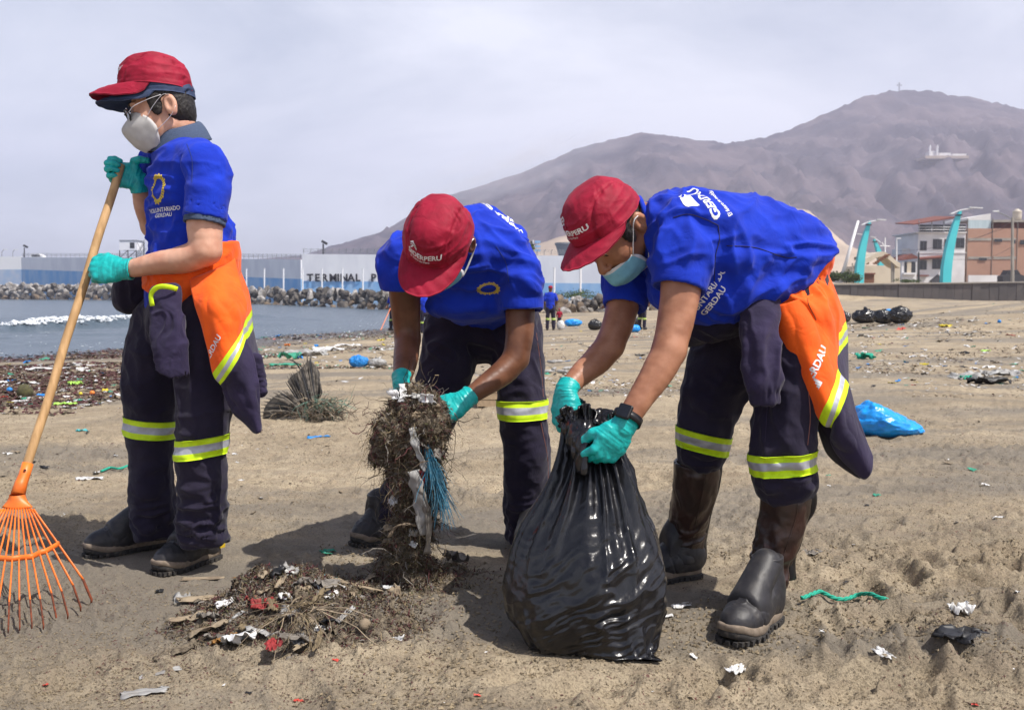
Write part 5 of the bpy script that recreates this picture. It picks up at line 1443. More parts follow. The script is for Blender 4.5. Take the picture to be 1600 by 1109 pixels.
# ---------------------------------------------------------------- more shared garment builders
def secs(rows):
 """rows (px, py, D, rx, ry) to world sections"""
 return np.array([[*P(a, b, c), d, e] for a, b, c, d, e in rows])
def bounds(*arrs):
 A = np.vstack([np.hstack([a[:, :3] - a[:, 3:4].max(), a[:, :3] + a[:, 3:4].max()]).reshape(-1, 3) for a in arrs])
 return A.min(0) - .02, A.max(0) + .02
def cup_mask(H, root, mt, mid, edge, name='face_mask', slots=None, power=1.6, wr=.0012, pleats=0, th=.0022, rowmat=None):
 m = catmull(mid, 8); e = catmull(edge, 8); nr = min(len(m), len(e)); ns = 41
 V = []
 for i in range(nr):
  for j in range(ns):
   s_ = -1 + 2 * j / (ns - 1); w = abs(s_) ** power
   y = m[i, 0] * (1 - w) + e[i, 1] * w - .006 * abs(s_) ** .5 * (1 - abs(s_)); z = m[i, 1] * (1 - w) + e[i, 2] * w
   if pleats:
    y += .0022 * math.sin(i / nr * math.pi * 2 * pleats) * (1 - w)
   V.append((e[i, 0] * s_, y, z))
 V = np.array(V); V = V + np.stack([vnoise(V * 60, 4), vnoise(V * 60, 5), vnoise(V * 60, 6)], 1) * wr
 F = [(i * ns + j, i * ns + j + 1, (i + 1) * ns + j + 1, (i + 1) * ns + j) for i in range(nr - 1) for j in range(ns - 1)]
 c = V.mean(0) + np.array([0, -.05, 0]); inn = V + (c - V) * (th / np.linalg.norm(c - V, axis=1)[:, None])
 n = len(V); FF = F + [tuple(k + n for k in f[::-1]) for f in F]
 mi = [0] * len(FF)
 if rowmat:
  for k, f in enumerate(F):
   i, j = f[0] // ns, f[0] % ns
   if i < rowmat or i >= nr - 1 - rowmat or j < 1 or j >= ns - 2: mi[k] = 1
 for j in range(ns - 1):
  FF.append((j + 1, j, j + n, j + 1 + n)); k = (nr - 1) * ns + j; FF.append((k, k + 1, k + 1 + n, k + n))
 for i in range(nr - 1):
  k = i * ns; FF.append((k, k + ns, k + ns + n, k + n)); k = i * ns + ns - 1; FF.append((k + ns, k, k + n, k + ns + n))
 mi += [0] * (len(FF) - len(mi))
 o = obj(name, H.W(np.vstack([V, inn])), FF, mt, root, True, mi)
 if name == 'respirator':
  A = H.W(V).reshape(nr, ns, 3)
  for ln, r_ in ((A[1:-1, ns // 2], .0011), (A[int(nr * .40), ns // 2:ns - 9], .0007), (A[int(nr * .78), ns // 2 + 3:ns - 5], .0007), (A[2:-3, ns - 3], .0009)):
   mb = MB(); mb.tube(list(ln), r_, 5); mb.build('weld_seam', mt, o, True)
 return o
MASK_MID = [(.110, -.008), (.128, -.022), (.140, -.042), (.132, -.068), (.112, -.102), (.086, -.124)]
MASK_EDGE = [(.030, .098, .002), (.055, .074, -.010), (.071, .048, -.034), (.074, .034, -.064), (.067, .034, -.094), (.050, .040, -.120)]
def ear_straps(H, root, pts_list, mt=None, w=.0045, t=.0015):
 for pts in pts_list:
  strap(root, 'ear_strap', [H.w(p) for p in pts], w * H.s, t * H.s, mt or M['mask_white'], H.Rm[:, 0])
def FB(a, b, pad, h):
 return Field(np.minimum(a, b) - pad, np.maximum(a, b) + pad, h)
# ---------------------------------------------------------------- man leaning on the rake
def man_a():
 root = empty('person', PZ(285, 885, 0.0), 'standing person in red and navy caps, glasses and grey respirator, holding the orange rake', 'person')
 Ls = np.array([.43, -.90, 0.0]); fw = np.array([-.90, -.43, 0.0])
 H = Head(P(255, 171, 3.33), (-.93, -.27, -.26), (-.27, 0, .96), 1.03)
 # body ------------------------------------------------
 armL = secs([(318, 262, 3.23, .042, .042), (324, 300, 3.20, .050, .050), (320, 345, 3.18, .060, .056), (322, 392, 3.165, .046, .048)])
 foreL = secs([(322, 392, 3.165, .047, .045), (292, 404, 3.175, .049, .044), (245, 412, 3.19, .041, .036), (201, 420, 3.205, .0215, .027), (192, 420, 3.207, .012, .018), (184, 421, 3.209, .006, .010)])
 armR = secs([(256, 242, 3.50, .055, .055), (245, 300, 3.56, .050, .050), (240, 352, 3.56, .043, .043)])
 foreR = secs([(240, 352, 3.56, .043, .043), (228, 322, 3.50, .042, .038), (218, 297, 3.45, .021, .024), (217, 288, 3.442, .010, .014)])
 torso = secs([(290, 240, 3.36, .065, .045), (292, 262, 3.36, .125, .065), (293, 290, 3.36, .138, .095), (297, 350, 3.36, .135, .10), (297, 400, 3.36, .13, .10), (297, 450, 3.37, .13, .10), (297, 480, 3.38, .12, .10)])
 legR = secs([(268, 480, 3.46, .080, .085), (240, 640, 3.45, .052, .055), (241, 700, 3.46, .050, .055), (243, 820, 3.48, .030, .034)])
 legL = secs([(320, 480, 3.28, .080, .085), (318, 660, 3.22, .052, .055), (317, 730, 3.23, .050, .055), (320, 828, 3.27, .030, .034)])
 lo, hi = bounds(armL, foreL, armR, foreR, torso, legR, legL)
 lo = np.minimum(lo, H.c - .15); hi = np.maximum(hi, H.c + .15)
 G = Field(lo, hi, .0045)
 for c_ in (armL, foreL): G.chain(c_, (0, -1, 0.2), .012)
 for c_ in (armR, foreR): G.chain(c_, (0, -1, 0.2), .012)
 G.chain(torso, Ls, .03, 3); G.chain(legR, Ls, .02, 2); G.chain(legL, Ls, .02, 2)
 neck = [(H.w((0, -.030, -.060)), .056), (P(280, 228, 3.36), .060), (P(289, 245, 3.36), .085)]
 sculpt_head(G, H, neck)
 V, F = G.surf(1)
 V = V + vnormals(V, F) * (fbm(V * 14, 2, 2) * .0025)[:, None] * (V[:, 2] < H.c[2] - .15)[:, None]
 obj('body', V, F, M['skin_a'], root)
 add_eyes(H, root); hair_shell(H, root)
 # caps
 cap_mesh(H, root, M['cap_navy'], 'navy_cap', tilt=.18, lift=.038, back=-.002, height=.095, text=False, brim_len=.092, brim_drop=.5, seed=4, sz=.985)
 cap_mesh(H, root, M['cap_red'], 'red_cap', tilt=.24, lift=.064, back=.004, height=.110, brim_len=.086, brim_drop=.75, seed=1, sz=1.04)
 # respirator, straps, glasses
 mk = cup_mask(H, root, M['mask_grey'], MASK_MID, MASK_EDGE, 'respirator', power=2.3)
 ear_straps(H, root, [[(sx * .070, .052, -.028), (sx * .080, .026, -.004), (sx * .086, -.010, .022), (sx * .088, -.030, .018)] for sx in (-1, 1)] +
    [[(sx * .072, .037, -.078), (sx * .078, .012, -.064), (sx * .084, -.018, -.044), (sx * .090, -.040, -.020)] for sx in (-1, 1)], w=.006)
 gm = MB()
 for sx in (-1, 1):
  ring = []
  for i in range(29):
   a = 2 * math.pi * i / 28
   ring.append(H.w((sx * (.034 + .0235 * math.cos(a)), .113 - abs(.034 + .0235 * math.cos(a)) ** 2 * 3.2 + .004 * math.sin(a), -.006 + .0185 * math.sin(a))))
  gm.tube(ring, .0026 * H.s, 6, cap=False)
 gm.tube([H.w((-.011, .114, .004)), H.w((0, .119, .008)), H.w((.011, .114, .004))], .0019, 6)
 gl = gm.build('glasses', M['black_plastic'], root, True)
 for sx in (-1, 1):
  strap(gl, 'temple', [H.w((sx * .058, .102, -.002)), H.w((sx * .074, .080, .010)), H.w((sx * .081, .03, .020)), H.w((sx * .084, -.006, .024))], .006, .0022, M['mask_white'] if sx < 0 else M['mask_white'], H.Rm[:, 0])
  V2 = [H.w((sx * .034, .113 - .0037, .001))];
  for i in range(20):
   a = 2 * math.pi * i / 20; V2.append(H.w((sx * (.034 + .0225 * math.cos(a)), .113 - abs(.034 + .0225 * math.cos(a)) ** 2 * 3.2, .001 + .0175 * math.sin(a))))
  obj('lens', np.array(V2), [(0, i + 1, (i + 1) % 20 + 1) for i in range(20)], M['glass'], gl)
 # shirt -----------------------------------------------
 ts = secs([(286, 239, 3.36, .070, .055), (291, 250, 3.36, .150, .080), (291, 264, 3.36, .162, .110), (292, 300, 3.36, .160, .124), (297, 345, 3.36, .152, .122), (301, 390, 3.36, .160, .134), (299, 430, 3.37, .165, .138), (296, 475, 3.38, .162, .135)])
 slL = secs([(314, 240, 3.25, .054, .054), (323, 264, 3.21, .066, .064), (325, 300, 3.19, .070, .067), (320, 343, 3.175, .072, .069)])
 slR = secs([(262, 236, 3.48, .066, .066), (252, 262, 3.53, .07, .07), (246, 320, 3.56, .068, .068)])
 lo, hi = bounds(ts, slL, slR)
 def shirt(G, extra=0.0):
  G.chain(ts + np.array([0, 0, 0, extra, extra]), Ls, .0, 3)
 G = Field(lo, hi, .005)
 G.chain(ts, Ls, 0, 3)
 G.etube(P(297, 440, 3.37), P(294, 484, 3.38), (.165, .138), (.163, .136), Ls, .005, flat=(False, True))
 G.chain(slL[:-1], (0, -1, .2), .03); G.etube(slL[-2, :3], slL[-1, :3], tuple(slL[-2, 3:]), tuple(slL[-1, 3:]), (0, -1, .2), .01, flat=(False, True))
 G.chain(slR[:-1], (0, -1, .2), .03); G.etube(slR[-2, :3], slR[-1, :3], tuple(slR[-2, 3:]), tuple(slR[-1, 3:]), (0, -1, .2), .01, flat=(False, True))
 G.cap(P(284, 226, 3.36), H.w((0, -.03, -.05)), .064, .058, .004, 'sub')
 V, F = G.surf(1); N = vnormals(V, F)
 d = folds(V, P(340, 300, 3.2), .16, (.3, 0, -1), .05, .013, 1)
 d += folds(V, P(360, 365, 3.3), .17, (1, 0, .3), .042, .020, 2)
 d += folds(V, P(265, 350, 3.25), .18, (1, .2, -.55), .065, .020, 3)
 d += folds(V, P(293, 300, 3.2), .09, (.7, 0, -.7), .040, .014, 4)
 d += folds(V, P(240, 385, 3.3), .14, (.9, 0, .25), .042, .015, 6)
 d += fbm(V * 8, 3, 5) * .008 + crease(V, 7, .012)
 V = dress(V, F, N, d, 2, [(slL[-1, :3], slL[-1, :3] - slL[-2, :3], .17, .09), (slR[-1, :3], slR[-1, :3] - slR[-2, :3], .09, .09)])
 sh = obj('tshirt', V, F, M['blue_shirt'], root); bv = bvh_of(V, F)
 # knitted sleeve hem and polo collar showing
 G = Field(*bounds(slL), .004)
 a, b = slL[-1, :3], slL[-1, :3] + unit(slL[-1, :3] - slL[-2, :3]) * .016
 G.etube(a - (b - a) * .6, b, (.068, .065), (.068, .065), (0, -1, .2), 0, flat=(True, True))
 G.etube(a + (b - a) * .4, b * 2 - a, (.058, .055), (.058, .055), (0, -1, .2), 0, 'sub', flat=(True, True))
 V2, F2 = G.surf(1); obj('undershirt_hem', V2, F2, M['grey_knit'], root)
 cen = P(281, 221, 3.352); ax = unit(H.w((0, -.03, -.05)) - P(284, 240, 3.36)); ax = unit(ax + np.array([.0, 0, .1]))
 e1 = unit(fw - ax * (fw @ ax)); e2 = np.cross(ax, e1)
 rows = []
 for (rr, hh) in ((.062, .004), (.064, .030), (.071, .036), (.086, .014), (.100, -.022)):
  row = []
  for k in range(15):
   an = R(14) + (2 * math.pi - R(28)) * k / 14
   back = .5 - .5 * math.cos(an)
   row.append(cen + e1 * math.cos(an) * (rr * (1.0)) + e2 * math.sin(an) * rr * 1.02 + ax * (hh + .024 * back - .004))
  rows.append(row)
 sheet('polo_collar', rows, 4, 4, M['grey_knit'], root, .003, noise_amp=.002)
 seam_on(V, F, [(288, 330), (305, 334), (325, 337), (349, 342)], sh, M['cap_navy'], r=.0008); seam_on(V, F, [(292, 225), (300, 250), (300, 285)], sh, M['cap_navy'], r=.0008)
 # logo and lettering on the chest
 dr = unit(np.array([.35, 1.0, 0.02])); c = P(251, 296, 3.245)
 lx = unit(np.array([1.0, -.22, 0.06])); ly = np.array([0.06, 0, 1.0])
 o = c - dr * .35
 pr = prints(sh, 'sun_emblem', None, 1.0, o, lx, ly, dr, bv, M['yellow_print'], polys=sun_logo(.050, 30, .72), off=.0015)
 prints(sh, 'chest_lettering', 'VOLUNTARIADO', .019, o + ly * -.072 + lx * .012, lx, ly, dr, bv, M['white_print'], off=.0015, bold=.0004)
 prints(sh, 'chest_lettering', 'GERDAU', .018, o + ly * -.089 + lx * .012, lx, ly, dr, bv, M['white_print'], off=.0015, bold=.0004)
 # gloves
 s_up = unit(P(190, 262, 3.40) - P(140, 420, 3.25))
 glove(root, P(190, 420, 3.208), unit(np.array([-1, .02, .0])), unit(np.array([-.05, -1, .38])), (0, 0, 1), [(.95, 1.35, .9)] * 4,
   [(.022, .028, -.010), (.046, .056, -.012), (.050, .085, -.022), (.042, .108, -.030)], sc=.98, spread=.04, fat=1.08, cuff=(P(201, 420, 3.206) + np.array([.012, 0, 0]), .03, .037))
 f = np.array([-.70, -.16, .50]); t = s_up; f = unit(f - t * (f @ t)); b = np.cross(f, t)
 w = P(216, 281, 3.44)
 glove(root, w, f, b, t, [(1.0, 1.35, .9)] * 4,
   [(.030, .020, -.012), (.052, .030, -.026), (.058, .012, -.044), (.060, -.012, -.050)], sc=.95, spread=.04, fat=1.08, cuff=(P(219, 300, 3.45), .028, .033))
 # trousers --------------------------------------------
 pel = secs([(297, 425, 3.37, .155, .125), (296, 460, 3.37, .165, .135), (294, 500, 3.37, .165, .140)])
 tR = secs([(262, 500, 3.45, .100, .115), (240, 580, 3.45, .098, .108), (236, 660, 3.46, .084, .084), (238, 740, 3.47, .081, .080), (241, 790, 3.48, .073, .076), (245, 836, 3.49, .066, .076)])
 tL = secs([(322, 500, 3.27, .098, .110), (322, 580, 3.23, .094, .102), (314, 680, 3.22, .076, .080), (315, 750, 3.23, .072, .078), (316, 800, 3.25, .074, .078), (320, 846, 3.27, .068, .080)])
 lo, hi = bounds(pel, tR, tL); G = Field(lo, hi, .005)
 G.chain(pel, Ls, 0, 3)
 G.chain(tR[:-1], Ls, .03); G.etube(tR[-2, :3], tR[-1, :3], tuple(tR[-2, 3:]), tuple(tR[-1, 3:]), Ls, .01, flat=(False, True))
 G.chain(tL[:-1], Ls, .03); G.etube(tL[-2, :3], tL[-1, :3], tuple(tL[-2, 3:]), tuple(tL[-1, 3:]), Ls, .01, flat=(False, True))
 G.etube(P(279, 565, 3.36), P(279, 840, 3.36), (.012, .2), (.012, .2), (1, 0, 0), .01, 'sub')
 V, F = G.surf(1); N = vnormals(V, F)
 d = fbm(V * 6, 3, 15) * .014 + crease(V, 17, .006, .8)
 for (x, y, D, r_, al, sp, am, sd) in ((240, 815, 3.4, .12, (1, 0, .15), .028, .030, 21), (316, 825, 3.2, .12, (1, 0, -.1), .028, .030, 22), (236, 700, 3.4, .14, (1, 0, .4), .04, .010, 23), (318, 720, 3.15, .14, (1, 0, -.4), .04, .010, 24),
          (270, 520, 3.3, .15, (.6, 0, -1), .04, .012, 25), (225, 560, 3.4, .15, (.2, 0, -1), .05, .010, 26), (320, 620, 3.15, .16, (.1, 0, -1), .05, .012, 27), (245, 640, 3.35, .12, (1, 0, .6), .04, .009, 28)):
  d += folds(V, P(x, y, D), r_, al, sp, am, sd)
 V = dress(V, F, N, d, 2)
 obj('trousers', V, F, M['navy'], root)
 band(root, V, F, P(236, 668, 3.45), (.10, 0, 1), .062, P(236, 668, 3.45), .125)
 band(root, V, F, P(314, 697, 3.22), (-.12, 0, 1), .062, P(314, 697, 3.22), .108)
 mb = MB();
 # side seam down the near leg
 bvt = bvh_of(V, F); line = []
 for y in range(560, 690, 6):
  h = bvt.ray_cast(Vector(P(322, y, 2.6)), Vector((0, 1, 0)), 2)
  if h[0]: line.append(np.array(h[0][:]) + np.array([0, -.0012, 0]))
 if len(line) > 4: mb.tube(line, .0011, 4); mb.build('seam', M['stitch'], root)
 # jacket tied round the waist ------------------------
 jk = secs([(297, 360, 3.37, .176, .146), (301, 400, 3.37, .184, .158), (298, 440, 3.37, .182, .154), (296, 500, 3.37, .180, .158), (296, 540, 3.37, .186, .165)])
 lo, hi = bounds(jk); G = Field(lo, hi, .005); G.chain(jk, Ls, 0, 3)
 for (p1, p2, sgn) in (((222, 432), (372, 377), 1), ((215, 440), (372, 515), -1)):
  A, B = P(*p1, 3.37), P(*p2, 3.37); t = B - A; n = np.cross(t, [0, 1, 0.0]); n = n if n[2] * sgn > 0 else -n
  G.cut(A, n)
 V, F = G.surf(1); N = vnormals(V, F)
 d = folds(V, P(260, 435, 3.2), .14, (1, 0, .15), .022, .012, 31) + folds(V, P(340, 420, 3.2), .14, (1, 0, .35), .03, .008, 32) + fbm(V * 12, 3, 33) * .004
 V = V + N * d[:, None]
 jo = obj('jacket_waist', V, F, M['orange'], root)
 Dn = 3.135
 # outer flap: orange, tape, navy
 ctrl = [[P(296, 436, 3.20), P(318, 428, 3.18), P(346, 418, 3.20), P(366, 405, 3.27)],
   [P(303, 470, 3.12), P(330, 470, 3.09), P(358, 462, 3.12), P(376, 448, 3.20)],
   [P(318, 520, 3.10), P(342, 512, 3.07), P(366, 495, 3.10), P(384, 478, 3.18)],
   [P(334, 583, 3.09), P(350, 560, 3.06), P(368, 533, 3.08), P(379, 512, 3.14)],
   [P(346, 600, 3.09), P(361, 580, 3.05), P(374, 556, 3.06), P(383, 530, 3.12)],
   [P(350, 612, 3.11), P(366, 596, 3.07), P(381, 580, 3.07), P(397, 560, 3.11)],
   [P(364, 640, 3.12), P(378, 632, 3.09), P(392, 622, 3.08), P(405, 606, 3.10)],
   [P(396, 672, 3.12), P(402, 676, 3.10), P(405, 676, 3.09), P(407, 668, 3.10)]]
 wr = [(P(330, 500, 3.1), .12, (.45, 0, -1), .035, .008, 41), (P(380, 620, 3.1), .10, (.5, 0, -1), .03, .008, 42)]
 nv = 12; NR = nv * 7
 rows = [(0, 3 / 7, 0), (3 / 7, 3.32 / 7, 1), (3.32 / 7, 3.68 / 7, 2), (3.68 / 7, 4 / 7, 1), (4 / 7, 1.01, 3)]
 fl, Vf, Ff = sheet('jacket_flap', ctrl, 12, nv, [M['orange'], M['hi_yellow'], M['hi_grey'], M['navy_light']], root, .005, wr, rows, 4, .006)
 bf = bvh_of(Vf, Ff)
 ax_ = unit(np.array([.55, 0, .83])); ay_ = unit(np.array([-.83, 0, .55]))
 prints(fl, 'flap_lettering', 'GERDAU', .026, P(323, 550, 3.0), ax_, ay_, (0, 1, 0), bf, M['white_print'], bold=.0005, off=.0068)
 # rear flap
 ctrl = [[P(350, 430, 3.28), P(366, 424, 3.36), P(374, 420, 3.46)],
   [P(360, 480, 3.20), P(376, 472, 3.28), P(386, 455, 3.40)],
   [P(368, 512, 3.17), P(381, 500, 3.25), P(391, 484, 3.37)],
   [P(374, 536, 3.16), P(385, 528, 3.23), P(393, 512, 3.36)],
   [P(384, 570, 3.16), P(394, 566, 3.22), P(402, 556, 3.34)],
   [P(392, 612, 3.17), P(400, 610, 3.22), P(408, 602, 3.32)]]
 rows = [(0, 2 / 5, 0), (2 / 5, 2.33 / 5, 1), (2.33 / 5, 2.68 / 5, 2), (2.68 / 5, 3 / 5, 1), (3 / 5, 1.01, 3)]
 sheet('jacket_flap', ctrl, 8, 12, [M['orange'], M['hi_yellow'], M['hi_grey'], M['navy_light']], root, .005, [(P(380, 480, 3.2), .12, (.3, 0, -1), .03, .008, 44)], rows, 6, .006)
 # cuff at the flap's rear edge
 G = FB(P(385, 575, 3.1), P(420, 640, 3.3), .1, .004)
 G.chain(secs([(396, 560, 3.24, .02, .03), (403, 596, 3.25, .022, .028), (408, 612, 3.25, .018, .022)]), (0, 1, 0), 0)
 V, F = G.surf(1); V = V + vnormals(V, F) * folds(V, P(405, 600, 3.2), .08, (1, 0, 0), .012, .008, 3)[:, None]; obj('jacket_cuff', V, F, M['navy_light'], root)
 # sleeve knotted in front and hanging down
 G = FB(P(225, 430, 3.0), P(310, 620, 3.2), .1, .0042)
 sv = secs([(258, 452, 3.135, .050, .022), (260, 480, 3.12, .052, .022), (266, 540, 3.10, .056, .020), (270, 585, 3.10, .054, .018)])
 G.chain(sv, (1, 0, 0), 0)
 tb = P(255, 592, 3.10); G.cut(P(268, 590, 3.1), unit(np.array([-.42, 0, -1.0])))
 G.etube(P(268, 560, 3.10), P(272, 620, 3.10), (.049, .012), (.050, .012), (1, 0, 0), 0, 'sub')
 V, F = G.surf(1); N = vnormals(V, F)
 V = V + N * (folds(V, P(262, 500, 3.1), .15, (.1, 0, 1), .03, .010, 51) + fbm(V * 15, 3, 5) * .004)[:, None]
 slv = obj('jacket_sleeve', V, F, M['navy_light'], root)
 bs = bvh_of(V, F)
 for dx in (-.0035, .0035):
  line = []
  for y in range(470, 588, 4):
   h = bs.ray_cast(Vector(P(252 + (y - 470) * .03, y, 2.7)) + Vector((dx, 0, 0)), Vector((0, 1, 0)), 1)
   if h[0]: line.append(np.array(h[0][:]) + np.array([0, -.0008, 0]))
  if len(line) > 4: mb = MB(); mb.tube(line, .0009, 4); mb.build('seam', M['stitch'], slv)
 strap(root, 'jacket_tape', [P(238, 478, 3.10), P(236, 460, 3.10), P(246, 449, 3.09), P(262, 448, 3.09), P(277, 452, 3.11)], .016, .005, M['hi_yellow'], (0, 0, 1))
 # knotted bundle at the far hip
 G = FB(P(180, 430, 3.4), P(235, 495, 3.6), .1, .005)
 G.chain(secs([(226, 440, 3.42, .05, .045), (208, 448, 3.42, .062, .055), (201, 468, 3.43, .055, .05)]), (1, 0, 0), 0)
 V, F = G.surf(1); N = vnormals(V, F)
 V = V + N * (folds(V, P(205, 455, 3.38), .12, (.2, 0, 1), .03, .012, 61) + fbm(V * 14, 3, 6) * .006)[:, None]
 obj('jacket_knot', V, F, M['navy'], root)
 # far flap sliver
 ctrl = [[P(224, 455, 3.50), P(240, 455, 3.42)], [P(216, 485, 3.53), P(236, 485, 3.44)], [P(209, 512, 3.55), P(232, 512, 3.44)], [P(203, 540, 3.56), P(228, 540, 3.45)], [P(200, 570, 3.56), P(226, 570, 3.46)]]
 ctrl = [[a, (a + b) / 2, b] for a, b in ctrl]
 sheet('jacket_flap', ctrl, 4, 10, [M['orange'], M['hi_yellow'], M['hi_grey'], M['navy']], root, .005, None, [(0, .2, 0), (.2, .36, 1), (.36, .50, 2), (.50, .66, 1), (.66, 1.1, 3)], 3, .003)
 # shoes
 sh1, L1, _ = shoe(root, PZ(263, 848, 0.004), PZ(133, 868, 0.004))
 sh2, L2, _ = shoe(root, PZ(340, 868, 0.004), PZ(244, 896, 0.004))
 for L_, sh_ in ((L1, sh1), (L2, sh2)):
  mb = MB(); mb.box(L_((.0375, .012, .052)), (.006, .022, .030), _); mb.box(L_((-.0375, .012, .052)), (.006, .022, .030), _); mb.build('heel_tab', M['tag_yellow'], sh_)
 return root
MAN_A = man_a()
# ---------------------------------------------------------------- man in the middle bent over with the seaweed
def sleeve(G, rows, side, cav=.010):
 G.chain(rows[:-1], side, .03)
 G.etube(rows[-2, :3], rows[-1, :3], tuple(rows[-2, 3:]), tuple(rows[-1, 3:]), side, .01, flat=(False, True))
def sleeve_open(G, rows, side, wall=.012, frac=.10):
 a, b = rows[-1], rows[-2]
 r = (a[3] - wall, a[4] - wall)
 G.etube(a[:3] + (b[:3] - a[:3]) * frac, a[:3] * 1.3 - b[:3] * .3, r, r, side, 0, 'sub', flat=(True, True))
def hem_of(rows, w=.07, r=.1): return (rows[-1, :3], rows[-1, :3] - rows[-2, :3], w, r)
def man_b():
 root = empty('person', PZ(700, 848, 0.0), 'middle person in red cap bending forward with seaweed in both gloved hands', 'person')
 Ls = unit([.98, -.12, -.05])
 H = Head(P(689, 380, 3.02), (-.30, -.55, -.78), (-.05, -.80, .58), 1.06)
 sd = (1, 0, 0)
 armL = secs([(806, 418, 3.24, .056, .056), (812, 460, 3.22, .050, .052), (812, 520, 3.19, .045, .047), (806, 560, 3.17, .041, .042)])
 foreL = secs([(806, 560, 3.17, .041, .042), (786, 582, 3.14, .040, .041), (752, 606, 3.09, .032, .032), (728, 624, 3.055, .024, .022), (718, 630, 3.04, .014, .008)])
 armR = secs([(630, 405, 3.22, .056, .056), (632, 450, 3.24, .052, .054), (635, 500, 3.27, .046, .048), (637, 530, 3.27, .041, .044)])
 foreR = secs([(637, 530, 3.27, .041, .044), (634, 560, 3.20, .040, .042), (629, 590, 3.11, .029, .029), (627, 602, 3.08, .020, .016)])
 torso = secs([(718, 385, 3.17, .065, .050), (724, 386, 3.21, .145, .070), (732, 393, 3.28, .160, .105), (750, 418, 3.42, .140, .110), (762, 450, 3.55, .120, .09), (758, 478, 3.61, .12, .09)])
 legR = secs([(712, 515, 3.62, .065, .07), (670, 650, 3.52, .054, .057), (648, 700, 3.58, .052, .055), (600, 815, 3.70, .036, .04)])
 legL = secs([(795, 515, 3.62, .065, .07), (820, 650, 3.52, .054, .057), (830, 730, 3.56, .050, .055), (822, 840, 3.62, .036, .04)])
 lo, hi = bounds(armL, foreL, armR, foreR, torso, legR, legL)
 lo = np.minimum(lo, H.c - .16); hi = np.maximum(hi, H.c + .16)
 G = Field(lo, hi, .0048)
 for c_ in (armL, foreL, armR, foreR): G.chain(c_, sd, .012)
 G.chain(torso, Ls, .03, 3); G.chain(legR, sd, .02, 2); G.chain(legL, sd, .02, 2)
 sculpt_head(G, H, [(H.w((0, -.030, -.055)), .056), (P(702, 380, 3.12), .062), (P(712, 385, 3.2), .08)])
 V, F = G.surf(1)
 obj('body', V, F, M['skin_b'], root)
 add_eyes(H, root); hair_shell(H, root)
 cap_mesh(H, root, M['cap_red'], 'red_cap', tilt=-.04, lift=.030, back=.004, height=.114, brim_len=.084, brim_drop=.35, seed=2, sz=1.05)
 cup_mask(H, root, [M['mask_blue'], M['mask_white']], MASK_MID, MASK_EDGE, 'face_mask', power=1.7, pleats=2, rowmat=3)
 ear_straps(H, root, [[(sx * .072, .050, -.030), (sx * .080, .026, -.008), (sx * .086, -.010, .018), (sx * .089, -.030, .014)] for sx in (-1, 1)] +
    [[(sx * .070, .037, -.085), (sx * .078, .012, -.068), (sx * .084, -.018, -.048), (sx * .090, -.040, -.022)] for sx in (-1, 1)], w=.0055)
 # shirt
 ts = secs([(722, 384, 3.18, .070, .060), (727, 386, 3.21, .160, .090), (727, 393, 3.26, .190, .145), (744, 408, 3.36, .188, .172), (757, 424, 3.46, .178, .168), (764, 448, 3.55, .172, .148), (764, 472, 3.62, .172, .140)])
 slL = secs([(792, 398, 3.22, .070, .070), (806, 420, 3.21, .078, .076), (814, 450, 3.20, .076, .074), (815, 486, 3.19, .070, .068)])
 slR = secs([(645, 392, 3.20, .070, .070), (632, 405, 3.19, .078, .076), (626, 425, 3.19, .076, .074), (627, 451, 3.20, .068, .066)])
 lo, hi = bounds(ts, slL, slR); G = Field(lo, hi, .005)
 G.chain(ts, Ls, 0, 4)
 G.etube(P(762, 455, 3.57), P(762, 484, 3.64), (.172, .146), (.168, .135), Ls, .01, flat=(False, True))
 sleeve(G, slL, sd); sleeve(G, slR, sd); sleeve_open(G, slL, sd); sleeve_open(G, slR, sd)
 G.ell(P(738, 478, 3.30), (.15, .10, .055), None, .05)                      # slack cloth hanging under the chest
 G.cap(P(712, 385, 3.2), H.w((0, -.03, -.05)), .064, .060, .004, 'sub')
 V, F = G.surf(1); N = vnormals(V, F)
 d = fbm(V * 8, 3, 65) * .008 + crease(V, 66, .012)
 d += folds(V, P(770, 400, 3.15), .14, (.5, .3, -.8), .050, .020, 66) + folds(V, P(740, 470, 3.1), .16, (1, 0, .25), .05, .018, 67)
 d += folds(V, P(830, 460, 3.2), .12, (.7, .2, -.6), .040, .016, 68) + folds(V, P(620, 420, 3.2), .11, (.4, 0, -1), .04, .014, 69)
 d += folds(V, P(800, 380, 3.3), .16, (.8, .8, -.2), .05, .014, 70) + folds(V, P(745, 345, 3.2), .10, (.6, .8, .2), .04, .012, 71)
 V = dress(V, F, N, d, 2, [hem_of(slL), hem_of(slR)])
 sh = obj('tshirt', V, F, M['blue_shirt'], root); bv = bvh_of(V, F)
 seam_on(V, F, [(785, 481), (815, 483), (846, 480)], sh, M['cap_navy'], r=.0008); seam_on(V, F, [(775, 385), (790, 410), (795, 440)], sh, M['cap_navy'], r=.0009)
 # neck band
 nm = MB(); ax = unit(H.w((0, -.03, -.05)) - P(716, 386, 3.2)); e1 = unit(np.cross(ax, [0, 0, 1])); e2 = np.cross(ax, e1); c = P(704, 380, 3.14)
 nm.tube([c + e1 * math.cos(a) * .070 + e2 * math.sin(a) * .068 for a in np.linspace(0, 2 * math.pi, 33)], .0075, 8, cap=False); nm.build('neckband', M['blue_shirt'], sh, True)
 dr = unit([0.0, .95, .35]); c = P(762, 466, 3.10) - dr * .4
 prints(sh, 'sun_emblem', None, 1.0, c, (1, 0, .05), (-.03, -.35, .94), dr, bv, M['yellow_print'], polys=sun_logo(.024, 30, 1.6))
 # back print, seen edge on over the shoulder
 rt = -Ls; up = unit([-.12, -.9, -.1])
